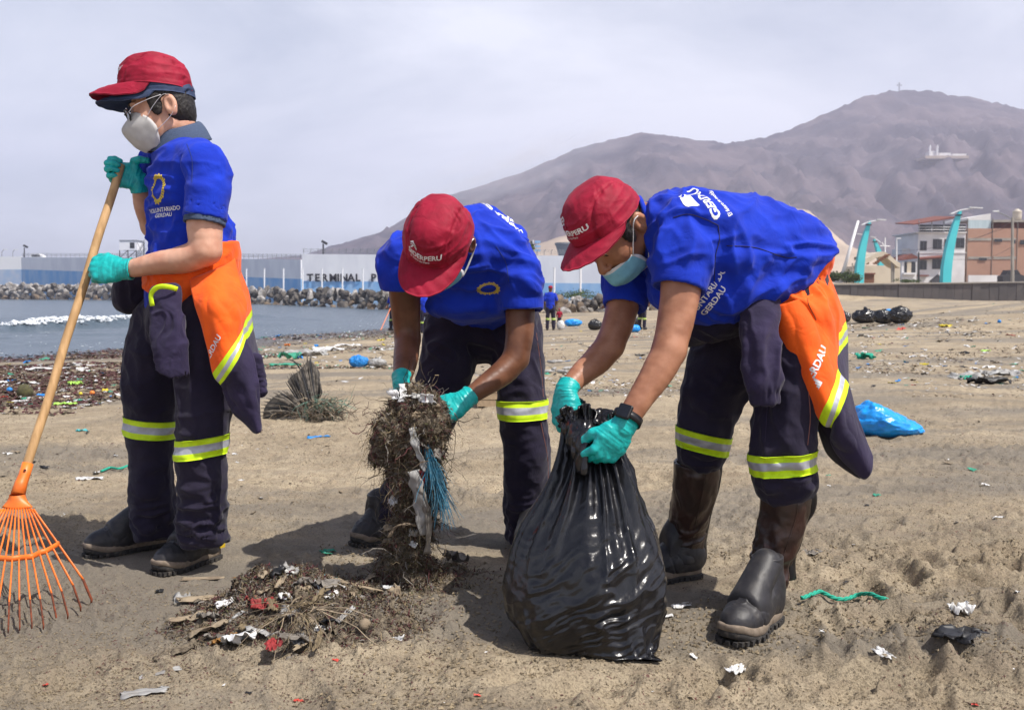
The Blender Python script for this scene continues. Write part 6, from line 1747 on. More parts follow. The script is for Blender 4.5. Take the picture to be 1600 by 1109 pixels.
 for body, sz, bold, x, y, D in (('SIDERPERU', .050, .0015, 786, 335, 3.30), ('Voluntarios', .026, .0005, 790, 350, 3.36)):
  prints(sh, 'back_lettering', body, sz, P(x, y, D) + np.array([0, .02, .35]), rt, up, (0, -.12, -1), bv, M['white_print'], bold=bold)
 # gloves
 glove(root, P(722, 627, 3.05), unit([-.86, -.20, -.42]), unit([-.15, -.80, .55]), (-.4, .5, .6), [(.55, .55, .3), (.75, .7, .4), (.9, .8, .4), (1.0, .9, .4)],
   [(.026, .026, -.004), (.044, .062, -.008), (.046, .094, -.014), (.042, .122, -.022)], sc=.98, spread=.10, fat=1.06, cuff=(P(736, 617, 3.07), .028, .034))
 glove(root, P(627, 600, 3.085), unit([.05, -.35, -.93]), unit([-.92, -.30, .05]), (.2, -.8, .3), [(.5, .6, .4)] * 4,
   [(.026, .026, -.010), (.042, .060, -.020), (.040, .090, -.030), (.034, .112, -.040)], sc=.98, fat=1.06, cuff=(P(628, 587, 3.115), .028, .035))
 # trousers
 pel = secs([(762, 455, 3.60, .165, .125), (758, 480, 3.63, .175, .140), (754, 510, 3.64, .180, .140)])
 tR = secs([(712, 510, 3.62, .110, .120), (695, 580, 3.57, .100, .108), (676, 650, 3.53, .080, .084), (655, 710, 3.58, .075, .080), (622, 775, 3.66, .070, .074), (604, 812, 3.70, .064, .070)])
 tL = secs([(798, 510, 3.61, .108, .118), (812, 580, 3.57, .092, .102), (819, 650, 3.53, .080, .084), (826, 720, 3.55, .082, .084), (823, 790, 3.60, .078, .084), (822, 842, 3.62, .074, .084)])
 lo, hi = bounds(pel, tR, tL); G = Field(lo, hi, .005)
 G.chain(pel, sd, 0, 3); sleeve(G, tR, sd); sleeve(G, tL, sd)
 G.cap(P(757, 575, 3.3), P(757, 575, 3.9), .012, .012, .03, 'sub')
 V, F = G.surf(1); N = vnormals(V, F)
 d = fbm(V * 6, 3, 75) * .012 + crease(V, 76, .006, .8)
 for (x, y, D, r_, al, sp, am, sd_) in ((820, 600, 3.45, .16, (.4, 0, -1), .05, .016, 81), (760, 520, 3.5, .15, (1, 0, -.4), .045, .018, 82), (700, 540, 3.5, .15, (.8, 0, -.5), .05, .016, 83),
           (820, 690, 3.45, .14, (1, 0, .3), .045, .014, 84), (820, 820, 3.55, .12, (1, 0, .1), .03, .022, 85), (665, 690, 3.5, .14, (1, 0, .4), .045, .014, 86), (610, 790, 3.6, .11, (1, 0, .3), .03, .018, 87)):
  d += folds(V, P(x, y, D), r_, al, sp, am, sd_)
 V = dress(V, F, N, d, 2)
 tro = obj('trousers', V, F, M['navy'], root); seam_on(V, F, [(838, 520), (846, 580), (849, 620)], tro, M['stitch'], r=.0010); seam_on(V, F, [(845, 660), (856, 720), (855, 790)], tro, M['stitch'], r=.0010); seam_on(V, F, [(812, 505), (838, 530), (845, 560)], tro, M['navy_light'], r=.0015)
 band(root, V, F, P(819, 638, 3.53), (-.03, 0, 1), .066, P(819, 638, 3.53), .115)
 band(root, V, F, P(680, 640, 3.53), (.06, 0, 1), .066, P(680, 640, 3.53), .115)
 # boots
 sh1, L1, R1 = shoe(root, PZ(614, 838, 0.004), PZ(553, 851, 0.004), sc=1.0)
 sh2, L2, R2 = shoe(root, PZ(836, 846, 0.004), PZ(822, 880, 0.004), sc=1.0)
 for a, b in ((P(608, 838, 3.7), P(598, 768, 3.69)), (P(822, 850, 3.62), P(823, 812, 3.62))):
  G = FB(a, b, .12, .004); G.etube(a, b, (.052, .058), (.060, .064), (1, 0, 0), 0, flat=(False, True)); G.etube(a + (b - a) * .8, b + (b - a), (.048, .052), (.05, .054), (1, 0, 0), 0, 'sub', flat=(True, True))
  V, F = G.surf(1); V = V + vnormals(V, F) * folds(V, (a + b) / 2, .12, (1, 0, 0), .02, .006, 5)[:, None]; bo = obj('boot_shaft', V, F, M['boot'], root)
  if a[0] < 0:
   mb = MB(); bb = bvh_of(V, F)
   for k in range(5):
    t = .2 + k * .14; p = a + (b - a) * t
    mb.tube([p + np.array([-.030, -.052, 0]), p + np.array([-.010, -.064, .006]), p + np.array([.012, -.062, .0])], .0022, 5)
   mb.build('bootlace', M['black_plastic'], bo)
 return root
MAN_B = man_b()
# ---------------------------------------------------------------- man on the right holding the bag open
def man_c():
 root = empty('person', PZ(1140, 940, 0.0), 'person in brown leather gaiters stooping at right to hold the black bag open', 'person')
 Ls = unit([.34, -.90, .10])
 H = Head(P(958, 359, 2.84), (-.45, -.36, -.81), (-.60, -.42, .52), 1.06)
 sd = (1, .3, 0)
 armL = secs([(1068, 375, 2.76, .060, .060), (1066, 430, 2.735, .058, .058), (1058, 490, 2.705, .050, .052), (1046, 548, 2.67, .044, .046)])
 foreL = secs([(1046, 548, 2.67, .045, .046), (1030, 578, 2.65, .044, .042), (1000, 625, 2.62, .034, .033), (977, 660, 2.595, .027, .023), (972, 668, 2.59, .018, .012)])
 armR = secs([(985, 400, 3.02, .056, .056), (978, 450, 2.99, .052, .052), (966, 505, 2.95, .046, .047), (952, 540, 2.92, .042, .043)])
 foreR = secs([(952, 540, 2.92, .043, .043), (935, 560, 2.89, .043, .041), (905, 588, 2.84, .033, .031), (885, 608, 2.80, .026, .022), (882, 614, 2.79, .016, .010)])
 torso = secs([(1026, 352, 2.87, .060, .045), (1040, 358, 2.87, .140, .075), (1080, 378, 2.89, .155, .110), (1150, 400, 2.92, .150, .12), (1205, 420, 2.97, .145, .11), (1215, 460, 3.0, .150, .105)])
 legR = secs([(1175, 480, 3.12, .085, .09), (1105, 640, 3.10, .056, .06), (1092, 720, 3.14, .052, .056), (1072, 870, 3.22, .036, .04)])
 legL = secs([(1245, 480, 2.90, .085, .09), (1228, 660, 2.82, .056, .06), (1226, 760, 2.85, .050, .056), (1205, 900, 2.86, .036, .04)])
 lo, hi = bounds(armL, foreL, armR, foreR, torso, legR, legL)
 lo = np.minimum(lo, H.c - .16); hi = np.maximum(hi, H.c + .16)
 G = Field(lo, hi, .0045)
 for c_ in (armL, foreL, armR, foreR): G.chain(c_, sd, .012)
 G.chain(torso, Ls, .03, 3); G.chain(legR, sd, .02, 2); G.chain(legL, sd, .02, 2)
 sculpt_head(G, H, [(H.w((0, -.030, -.055)), .058), (P(1002, 350, 2.86), .058), (P(1028, 356, 2.87), .066)])
 V, F = G.surf(1)
 # muscles and tendons of the near arm
 V = V + vnormals(V, F) * ((fbm(V * 13, 2, 2) * .0030) * (V[:, 0] > H.c[0] - .3) * (np.linalg.norm(V - H.c, axis=1) > .15))[:, None]
 obj('body', V, F, M['skin_c'], root)
 add_eyes(H, root); hair_shell(H, root)
 cap_mesh(H, root, M['cap_red'], 'red_cap', tilt=.20, lift=.036, back=-.002, height=.110, brim_len=.076, brim_drop=.38, seed=3, sz=1.03)
 mid = [(.112, -.040), (.122, -.056), (.124, -.078), (.112, -.100), (.094, -.118), (.060, -.128)]
 edge = [(.060, .052, -.048), (.066, .044, -.056), (.070, .038, -.070), (.070, .034, -.088), (.064, .032, -.104), (.050, .036, -.122)]
 cup_mask(H, root, [M['mask_blue'], M['mask_white']], mid, edge, 'face_mask', power=1.9, pleats=2.5, rowmat=4)
 ear_straps(H, root, [[(sx * .066, .054, -.050), (sx * .076, .030, -.022), (sx * .086, -.006, .012), (sx * .089, -.028, .012)] for sx in (-1, 1)] +
    [[(sx * .070, .034, -.100), (sx * .078, .010, -.075), (sx * .084, -.020, -.050), (sx * .091, -.040, -.022)] for sx in (-1, 1)], w=.0045)
 # shirt
 ts = secs([(1034, 352, 2.87, .070, .055), (1042, 355, 2.87, .155, .088), (1066, 372, 2.88, .188, .130), (1110, 392, 2.90, .192, .172), (1165, 400, 2.93, .188, .172), (1208, 412, 2.96, .184, .158), (1235, 424, 2.99, .180, .136), (1248, 438, 3.0, .176, .120)])
 slL = secs([(1052, 358, 2.79, .070, .070), (1066, 378, 2.755, .084, .080), (1067, 410, 2.745, .086, .082), (1060, 452, 2.725, .076, .074)])
 slR = secs([(1000, 385, 2.98, .070, .070), (988, 405, 3.00, .078, .076), (982, 440, 2.99, .076, .072), (976, 480, 2.96, .066, .066)])
 lo, hi = bounds(ts, slL, slR); lo -= .05; G = Field(lo, hi, .0052)
 G.chain(ts, Ls, 0, 4)
 G.ell(P(1115, 462, 2.88), (.19, .13, .075), None, .06)                     # belly and slack cloth
 G.ell(P(1180, 455, 2.92), (.14, .14, .07), None, .05)
 sleeve(G, slL, sd); sleeve(G, slR, sd); sleeve_open(G, slL, sd); sleeve_open(G, slR, sd)
 G.cap(P(1022, 350, 2.87), H.w((0, -.03, -.05)), .068, .062, .004, 'sub')
 A, B = P(1292, 385, 3.0), P(1225, 470, 3.0); t = B - A; n = np.cross(t, [0, 1, 0.0]); n = n if n[0] > 0 else -n
 G.cut(A, n + np.array([0, 0, 0]))
 V, F = G.surf(1); N = vnormals(V, F)
 d = fbm(V * 7, 3, 95) * .008 + crease(V, 96, .013)
 d += folds(V, P(1100, 380, 2.7), .15, (.1, .4, -1), .05, .020, 96) + folds(V, P(1180, 420, 2.75), .18, (.35, 0, -1), .065, .020, 97)
 d += folds(V, P(1230, 420, 2.85), .13, (-.7, 0, -.7), .045, .020, 98) + folds(V, P(1130, 480, 2.8), .15, (1, 0, .3), .05, .018, 99)
 d += folds(V, P(1030, 340, 2.75), .09, (.4, 0, -1), .032, .014, 100) + folds(V, P(1160, 320, 2.9), .16, (.2, 1, -.3), .06, .012, 101)
 d += folds(V, P(1060, 420, 2.66), .08, (1, .3, .35), .035, .010, 102) + folds(V, P(975, 450, 2.95), .09, (1, 0, -.3), .04, .012, 103)
 V = dress(V, F, N, d, 2, [hem_of(slL), hem_of(slR)])
 sh = obj('tshirt', V, F, M['blue_shirt'], root); bv = bvh_of(V, F)
 # seams: shoulder and side
 def seam_line(pts, D0=2.2, mt=M['navy']):
  mb = MB(); line = []
  for x, y in catmull(np.array(pts, float), 10):
   h = bv.ray_cast(Vector(P(x, y, D0)), Vector(P(x, y, 3.5) - P(x, y, D0)).normalized(), 2)
   if h[0]: line.append(np.array(h[0][:]) + np.array([0, -.0008, 0]))
  if len(line) > 4: mb.tube(line, .0012, 4); mb.build('seam', mt, sh)
 seam_line([(1052, 340), (1075, 335), (1100, 342), (1122, 352)]); seam_line([(1122, 352), (1124, 375), (1118, 400), (1116, 440)])
 seam_line([(1135, 384), (1180, 387), (1225, 402), (1245, 402)])
 nm = MB(); ax = unit(H.w((0, -.03, -.05)) - P(1022, 350, 2.87)); e1 = unit(np.cross(ax, [0, 0, 1])); e2 = np.cross(ax, e1); c = P(1010, 347, 2.862)
 nm.tube([c + e1 * math.cos(a) * .074 + e2 * math.sin(a) * .072 for a in np.linspace(0, 2 * math.pi, 33)], .008, 8, cap=False); nm.build('neckband', M['blue_shirt'], sh, True)
 dr = unit([0.1, 1, 0.1]); c = P(1112, 470, 2.70) - dr * .3
 rx = unit([.52, 0, .85]); ry = unit([-.85, 0, .52])
 prints(sh, 'chest_lettering', 'VOLUNTARIADO', .024, P(1108, 466, 2.735), rx, ry, (0, 1, 0.08), bv, M['white_print'], bold=.0005)
 prints(sh, 'chest_lettering', 'GERDAU', .024, P(1121, 474, 2.735), rx, ry, (0, 1, 0.08), bv, M['white_print'], bold=.0005)
 # back print near the neck
 rt = -Ls; up = unit([-.85, -.40, .0]); o = P(1100, 300, 2.86) + np.array([0, 0, .25])
 dn = unit([.0, .55, -1])
 prints(sh, 'back_lettering', 'GERDAU', .040, P(1108, 304, 2.74) - dn * .3, rt, up, dn, bv, M['white_print'], bold=.0012)
 prints(sh, 'back_lettering', 'El futuro se moldea', .017, P(1128, 308, 2.74) - dn * .3, rt, up, dn, bv, M['white_print'], bold=.0003)
 prints(sh, 'back_emblem', None, 1.0, P(1078, 302, 2.72) - dn * .3, rt, up, dn, bv, M['white_print'], polys=[[(-.030, -.018), (.030, -.018), (.030, .018), (-.030, .018)]])
 # gloves, watch
 glove(root, P(973, 667, 2.588), unit([-.58, -.05, -.80]), unit([.40, -.90, -.10]), (-.7, -.2, .5), [(.75, 1.0, .7), (.85, 1.1, .7), (.95, 1.1, .7), (1.0, 1.1, .7)],
   [(.024, .030, -.010), (.046, .058, -.024), (.044, .084, -.040), (.034, .104, -.050)], sc=1.02, spread=.03, fat=1.08, cuff=(P(984, 652, 2.602), .028, .034))
 glove(root, P(883, 612, 2.792), unit([-.08, -.22, -.97]), unit([-.80, -.58, .10]), (.3, -.8, .2), [(.5, .7, .5), (.55, .7, .5), (.6, .7, .5), (.6, .7, .5)],
   [(.024, .030, -.014), (.036, .062, -.028), (.030, .090, -.042), (.020, .108, -.050)], sc=1.0, spread=.03, fat=1.06, cuff=(P(890, 600, 2.81), .028, .035))
 wc = P(972, 658, 2.590); ax = unit(P(985, 640, 2.61) - P(973, 667, 2.588)); mb = MB()
 e1 = unit(np.cross(ax, [0, 1, 0])); e2 = np.cross(ax, e1)
 wc = (P(985, 645, 2.605) + P(975, 662, 2.592)) / 2
 ring = [wc + e1 * math.cos(a) * .038 + e2 * math.sin(a) * .033 for a in np.linspace(0, 2 * math.pi, 41)]
 mb.tube(ring, .0022, 8, flat=6.5, cap=False, side=None)
 mb = MB(); nn = 40; Vr = []; Fr = []
 for k in range(nn):
  a = 2 * math.pi * k / nn
  for rr, hh in ((0, -1), (0, 1), (.0028, 1), (.0028, -1)):
   Vr.append(wc + (e1 * math.cos(a) * (.038 + rr) + e2 * math.sin(a) * (.034 + rr)) + ax * hh * .0105)
 for k in range(nn):
  q = (k + 1) % nn
  for i in range(4): Fr.append((k * 4 + i, k * 4 + (i + 1) % 4, q * 4 + (i + 1) % 4, q * 4 + i))
 st = obj('watch_strap', np.array(Vr), Fr, M['black_plastic'], root)
 fd = unit(e1 * .75 + np.array([.25, -.9, -.15])); fd = unit(fd - ax * (fd @ ax)); fu = np.cross(ax, fd)
 G = FB(wc, wc, .08, .0018); G.box(wc + fd * .041, (.019, .0205, .0065), np.stack([fu, ax, fd], 1), .005); V, F = G.surf(1); wcse = obj('watch_case', V, F, M['black_plastic'], st)
 mb = MB(); mb.box(wc + fd * .0478, (.030, .033, .0012), np.stack([fu, ax, fd], 1)); mb.build('watch_screen', M['watch_glass'], wcse)
 # trousers
 pel = secs([(1226, 430, 3.0, .160, .105), (1216, 465, 3.0, .170, .125), (1208, 505, 3.0, .172, .138)])
 tR = secs([(1170, 500, 3.10, .115, .120), (1128, 580, 3.09, .110, .115), (1102, 655, 3.09, .092, .098), (1098, 695, 3.11, .086, .090), (1094, 722, 3.13, .072, .076)])
 tL = secs([(1238, 500, 2.90, .115, .120), (1232, 580, 2.86, .105, .112), (1226, 670, 2.83, .088, .092), (1223, 715, 2.83, .086, .090), (1226, 748, 2.84, .092, .092), (1228, 768, 2.85, .068, .070)])
 lo, hi = bounds(pel, tR, tL); G = Field(lo, hi, .0052)
 G.chain(pel, Ls, 0, 3); sleeve(G, tR, sd); sleeve(G, tL, sd)
 V, F = G.surf(1); N = vnormals(V, F)
 d = fbm(V * 6, 3, 105) * .012 + crease(V, 106, .006, .8)
 for (x, y, D, r_, al, sp, am, sd_) in ((1150, 560, 3.0, .17, (1, 0, .6), .055, .020, 111), (1100, 640, 3.0, .13, (1, 0, -.2), .045, .018, 112), (1225, 740, 2.75, .09, (1, 0, .05), .026, .020, 113), (1095, 715, 3.05, .09, (1, 0, 0), .026, .018, 114),
           (1225, 640, 2.75, .15, (.2, 0, -1), .05, .016, 115), (1230, 560, 2.8, .16, (.6, 0, -1), .055, .016, 116), (1200, 500, 2.85, .14, (1, 0, -.3), .045, .018, 117)):
  d += folds(V, P(x, y, D), r_, al, sp, am, sd_)
 V = dress(V, F, N, d, 2)
 tro = obj('trousers', V, F, M['navy'], root); seam_on(V, F, [(1262, 600), (1266, 650), (1262, 695)], tro, M['stitch'], r=.0010); seam_on(V, F, [(1205, 560), (1200, 620), (1195, 690)], tro, M['navy_light'], r=.0012)
 band(root, V, F, P(1097, 688, 3.10), (-.22, 0, -1), .060, P(1097, 688, 3.10), .125)
 band(root, V, F, P(1223, 720, 2.83), (.10, 0, -1), .060, P(1223, 720, 2.83), .122)
 # gaiters of brown leather and safety shoes
 def gaiter(rows, seed, flare):
  lo, hi = bounds(rows); G = Field(lo, hi, .004)
  G.chain(rows, sd, 0, 5)
  top, nx = rows[0], rows[1]
  G.cut(top[:3] + (nx[:3] - top[:3]) * .0, top[:3] - nx[:3])
  G.etube(top[:3] + (nx[:3] - top[:3]) * .3, top[:3] * 1.5 - nx[:3] * .5, (top[3] - .011, top[4] - .011), (top[3] - .009, top[4] - .009), sd, 0, 'sub', flat=(True, True))
  V, F = G.surf(1); N = vnormals(V, F)
  c = (rows[1, :3] + rows[2, :3]) / 2
  d = folds(V, rows[-2, :3], .10, (1, .2, .35), .030, .020, seed) + folds(V, c, .14, (.3, 0, 1), .04, .010, seed + 1) + fbm(V * 14, 3, seed) * .005
  V = dress(V, F, N, d, 1, [(top[:3], top[:3] - nx[:3], .03, .1)])
  g = obj('leather_gaiter', V, F, M['leather'], root)
  b = bvh_of(V, F); mb = MB(); line = []
  for k in range(24):
   p = catmull(rows[:, :3], 8)[k + 2]
   h = b.ray_cast(Vector(p) + Vector((.012, -.3, 0)), Vector((0, 1, 0)), 1)
   if h[0]: line.append(np.array(h[0][:]) + np.array([0, -.0006, 0]))
  if len(line) > 4: mb.tube(line, .0013, 5); mb.build('seam', M['leather'], g)
  # zip guard down the rear edge
  fl = catmull(rows[:, :3], 6); fr = catmull(rows[:, 3], 6) if False else np.interp(np.linspace(0, 1, len(fl)), np.linspace(0, 1, len(rows)), rows[:, 3])
  ctrl = [[fl[i] + np.array([fr[i] * .93, -.012, 0]), fl[i] + np.array([fr[i] + .004 + flare * abs(math.sin(i * .7)) * .5, -.004, 0]), fl[i] + np.array([fr[i] + .008 + flare * (i / len(fl)) ** 2, .010, 0])] for i in range(0, len(fl), 3)]
  sheet('zip_flap', ctrl, 3, 4, M['black_plastic'], g, .004, noise_amp=.003)
  return g
 gaiter(secs([(1230, 762, 2.85, .073, .072), (1226, 800, 2.85, .068, .068), (1214, 840, 2.85, .058, .062), (1204, 875, 2.855, .054, .058), (1201, 905, 2.86, .056, .062)]), 121, .020)
 gaiter(secs([(1089, 722, 3.14, .074, .072), (1086, 760, 3.15, .069, .068), (1076, 805, 3.18, .062, .064), (1070, 845, 3.21, .060, .062), (1070, 868, 3.22, .060, .062)]), 131, .004)
 s1, L1, R1 = shoe(root, PZ(1212, 962, 0.004), PZ(1138, 1004, 0.004), sc=1.10)
 s2, L2, R2 = shoe(root, PZ(1092, 897, 0.004), PZ(1002, 905, 0.004), sc=1.10)
 # jacket tied round the waist -------------------------
 jk = pel + np.array([0, 0, 0, .018, .016]); jl = tL[:3] + np.array([0, 0, 0, .016, .016])
 up_ = jk[:1].copy(); up_[0, :3] += (jk[0, :3] - jk[1, :3]) * .9; up_[0, 3:] += .012; jk = np.vstack([up_, jk]); jk[:3, 0] -= .026; jk[:2, 3:] -= .002; jk[2:, 3:] += .010; jk[1, 3:] += .006
 lo, hi = bounds(jk, jl); G = Field(lo, hi, .0052); G.chain(jk, Ls, 0, 4); G.chain(jl, sd, .02, 4)
 for (p1, p2, sx, sz) in (((1272, 382), (1190, 475), -1, 1), ((1190, 475), (1262, 640), -1, -1), ((1215, 560), (1340, 545), 0, -1)):
  A, B = P(*p1, 3.0), P(*p2, 3.0); t = B - A; n = np.cross(t, [0, 1, 0.0]); n = n if n @ np.array([sx, 0, sz]) > 0 else -n
  G.cut(A, n)
 V, F = G.surf(1); N = vnormals(V, F)
 d = folds(V, P(1230, 470, 2.8), .16, (.8, 0, -1), .035, .016, 141) + folds(V, P(1280, 460, 2.9), .16, (.3, 0, -1), .045, .016, 142) + fbm(V * 9, 3, 33) * .008
 V = dress(V, F, N, d, 1)
 jo = obj('jacket_waist', V, F, M['orange'], root)
 bj = bvh_of(V, F); mb = MB(); line = []
 for x, y in catmull(np.array([(1258, 415), (1264, 440), (1262, 470), (1275, 500)], float), 8):
  h = bj.ray_cast(Vector(P(x, y, 2.3)), Vector(P(x, y, 3.4) - P(x, y, 2.3)).normalized(), 2)
  if h[0]: line.append(np.array(h[0][:]) + np.array([0, -.0006, 0]))
 if len(line) > 4: mb.tube(line, .0012, 4); mb.build('seam', M['leather'], jo)
 ctrl = [[P(1200, 478, 2.80), P(1230, 474, 2.77), P(1262, 462, 2.79), P(1288, 450, 2.86)],
   [P(1214, 512, 2.79), P(1242, 508, 2.75), P(1272, 500, 2.77), P(1298, 490, 2.84)],
   [P(1238, 560, 2.77), P(1262, 552, 2.73), P(1286, 545, 2.75), P(1306, 536, 2.82)],
   [P(1281, 655, 2.75), P(1290, 632, 2.71), P(1300, 604, 2.73), P(1308, 576, 2.78)],
   [P(1299, 668, 2.75), P(1309, 648, 2.71), P(1318, 626, 2.72), P(1325, 602, 2.77)],
   [P(1298, 690, 2.77), P(1311, 680, 2.73), P(1325, 663, 2.73), P(1336, 643, 2.78)],
   [P(1314, 715, 2.78), P(1329, 709, 2.75), P(1342, 698, 2.74), P(1350, 682, 2.78)],
   [P(1342, 742, 2.78), P(1352, 747, 2.77), P(1360, 737, 2.76), P(1363, 714, 2.77)]]
 sheet('jacket_lining', [[P(1272, 640, 2.82), P(1290, 650, 2.79), P(1302, 664, 2.79)], [P(1285, 690, 2.83), P(1298, 694, 2.80), P(1312, 700, 2.79)], [P(1300, 716, 2.83), P(1314, 720, 2.81), P(1330, 722, 2.79)], [P(1338, 742, 2.81), P(1345, 745, 2.80), P(1352, 744, 2.79)]], 6, 8, M['navy'], root, .004, None, None, 12, .006)
 nv = 12; rows = [(0, 3 / 7, 0), (3 / 7, 3.32 / 7, 1), (3.32 / 7, 3.68 / 7, 2), (3.68 / 7, 4 / 7, 1), (4 / 7, 1.01, 3)]
 fl, Vf, Ff = sheet('jacket_flap', ctrl, 12, nv, [M['orange'], M['hi_yellow'], M['hi_grey'], M['navy_light']], root, .005,
      [(P(1250, 530, 2.75), .13, (.45, 0, -1), .045, .010, 151), (P(1330, 690, 2.75), .11, (.5, 0, -1), .05, .006, 152)], rows, 8, .003)
 bf = bvh_of(Vf, Ff); ax_ = unit(np.array([.50, 0, .87])); ay_ = unit(np.array([-.87, 0, .50]))
 prints(fl, 'flap_lettering', 'GERDAU', .030, P(1293, 577, 2.65), ax_, ay_, (0, 1, 0), bf, M['white_print'], bold=.0010, off=.0068)
 prints(fl, 'flap_emblem', None, 1.0, P(1286, 602, 2.65), ax_, ay_, (0, 1, 0), bf, M['white_print'], polys=[[(-.013, -.014), (.011, -.014), (.011, .014), (-.013, .014)]], off=.0068)
 ctrl = [[P(1262, 440, 2.86), P(1284, 430, 2.94), P(1292, 425, 3.04)],
   [P(1276, 500, 2.82), P(1300, 480, 2.90), P(1306, 460, 3.04)],
   [P(1294, 538, 2.79), P(1310, 520, 2.88), P(1319, 502, 3.02)],
   [P(1298, 566, 2.78), P(1313, 548, 2.88), P(1323, 534, 3.02)],
   [P(1308, 590, 2.78), P(1318, 580, 2.88), P(1324, 570, 3.00)],
   [P(1318, 618, 2.80), P(1322, 612, 2.88), P(1325, 600, 2.98)]]
 sheet('jacket_flap', ctrl, 8, 12, [M['orange'], M['hi_yellow'], M['hi_grey'], M['navy_light']], root, .005, [(P(1300, 480, 2.9), .13, (.3, 0, -1), .045, .010, 144)],
   [(0, 2 / 5, 0), (2 / 5, 2.33 / 5, 1), (2.33 / 5, 2.68 / 5, 2), (2.68 / 5, 3 / 5, 1), (3 / 5, 1.01, 3)], 6, .006)
 # hanging sleeve with gathered cuff
 G = FB(P(1160, 460, 2.6), P(1240, 640, 2.9), .1, .0042)
 sv = secs([(1190, 470, 2.80, .050, .034), (1186, 510, 2.755, .055, .032), (1190, 560, 2.735, .057, .030), (1196, 598, 2.735, .050, .028), (1197, 612, 2.735, .042, .024), (1198, 626, 2.735, .043, .024)])
 G.chain(sv, (1, 0, 0), 0); G.etube(P(1197, 614, 2.735), P(1199, 640, 2.735), (.034, .016), (.035, .017), (1, 0, 0), 0, 'sub', flat=(True, True))
 V, F = G.surf(1); N = vnormals(V, F)
 gather = np.exp(-((V[:, 2] - P(1197, 614, 2.735)[2]) / .022) ** 2) * vnoise(np.stack([V[:, 0] * 130, V[:, 1] * 130, V[:, 2] * 12], 1), 9) * .005
 V = dress(V, F, N, folds(V, P(1190, 540, 2.72), .17, (.1, 0, 1), .035, .016, 161) + fbm(V * 12, 3, 5) * .006, 1)
 V = V + vnormals(V, F) * gather[:, None]
 obj('jacket_sleeve', V, F, M['navy_light'], root)
 # dark bundle of the knot in front of the hips
 G = FB(P(1060, 480, 2.9), P(1160, 540, 3.1), .14, .005)
 G.chain(secs([(1178, 478, 2.88, .06, .05), (1130, 500, 2.88, .06, .055), (1092, 512, 2.92, .058, .050), (1072, 520, 2.96, .04, .04)]), (0, 1, 0), 0)
 V, F = G.surf(1); N = vnormals(V, F)
 V = dress(V, F, N, folds(V, P(1100, 505, 2.88), .13, (1, 0, .1), .035, .014, 171) + fbm(V * 12, 3, 6) * .008, 1)
 obj('jacket_knot', V, F, M['navy'], root)
 return root
MAN_C = man_c()
# ---------------------------------------------------------------- rake
def rake():
 root = empty('leaf_rake', PZ(60, 960, 0), 'orange metal leaf rake with a pale wooden shaft, held by the standing man', 'rake')
 A, B = P(189, 258, 3.402), P(38, 742, 3.02)
 mb = MB(); c = [A + (B - A) * t for t in np.linspace(0, 1, 24)]
 c = [p + np.array([.0015 * math.sin(i * .8), 0, 0]) for i, p in enumerate(c)]
 mb.tube(c, [.0135] + [.0138] * 22 + [.013], 14); sh = mb.build('shaft', M['wood'], root, True)
 S0 = B + (A - B) * .035; S1 = P(28, 772, 2.985)
 mb = MB(); mb.tube([S0, B, P(33, 755, 3.005), S1], [.0165, .017, .0185, .021], 14); so = mb.build('socket', M['rake'], root, True)
 mb = MB(); q = (S0 + B) / 2 + np.array([.004, -.017, 0]); mb.tube([q, q + np.array([.002, -.004, 0])], .004, 8); mb.build('rivet', M['rust'], so)
 # fan-shaped ferrule
 top = P(27, 772, 2.985); bl, br = P(2, 795, 2.955), P(52, 795, 2.965)
 V = []; F = []; n = 13
 for j in range(7):
  t = j / 6; w = .021 + (np.linalg.norm(br - bl) / 2 - .021) * t ** 1.6; c_ = top + ((bl + br) / 2 - top) * t; d = .020 * (1 - t) + .006
  for i in range(n):
   a = 2 * math.pi * i / n; V.append(c_ + unit(br - bl) * w * math.cos(a) + np.array([0, d * math.sin(a), -.006 * t * math.cos(a) ** 2 * -1]))
 for j in range(6): F += [(j * n + i, j * n + (i + 1) % n, (j + 1) * n + (i + 1) % n, (j + 1) * n + i) for i in range(n)]
 F.append(tuple(6 * n + i for i in range(n))); obj('ferrule', np.array(V), F, M['rake'], root)
 # tines: start at ferrule edge, cross the bar, end on the sand with hooked tips
 ends = [(143, 938), (126, 950), (106, 962), (88, 966), (68, 978), (50, 979), (31, 980), (13, 984), (-6, 984), (-26, 984), (-48, 980), (-70, 974), (-92, 966), (-114, 955)]
 n = len(ends); bar = []
 for i, (ex, ey) in enumerate(ends):
  t = i / (n - 1); a = br + (bl - br) * t; a = a + np.array([0, 0, .004 * math.sin(t * math.pi)])
  e = PZ(ex, ey, .012); e[2] += .004
  m_ = a + (e - a) * (.44 + .05 * math.sin(t * math.pi)); m_[2] += .012
  k1 = a + (e - a) * .86; k1[2] += .022; bar.append(m_)
  c = catmull(np.array([a, m_, k1]), 8); cut_ = len(c)
  mb = MB(); mb.tube(c, .0042, 6, flat=.62); ti = mb.build('tine', M['rake'], root, True)
  mb = MB(); mb.tube([c[-1], c[-1] + (e - k1) * .5 + np.array([0, 0, -.001]), e, e + np.array([0, -.002, -.012])], [.0043, .0043, .004, .003], 6, flat=.62); mb.build('rusty_tip', M['rust'], ti, True)
 mb = MB(); c = catmull(np.array(bar), 3); mb.tube([p + np.array([0, 0, .003]) for p in c], .0085, 8, flat=.55); mb.build('crossbar', M['rake'], root, True)
rake()
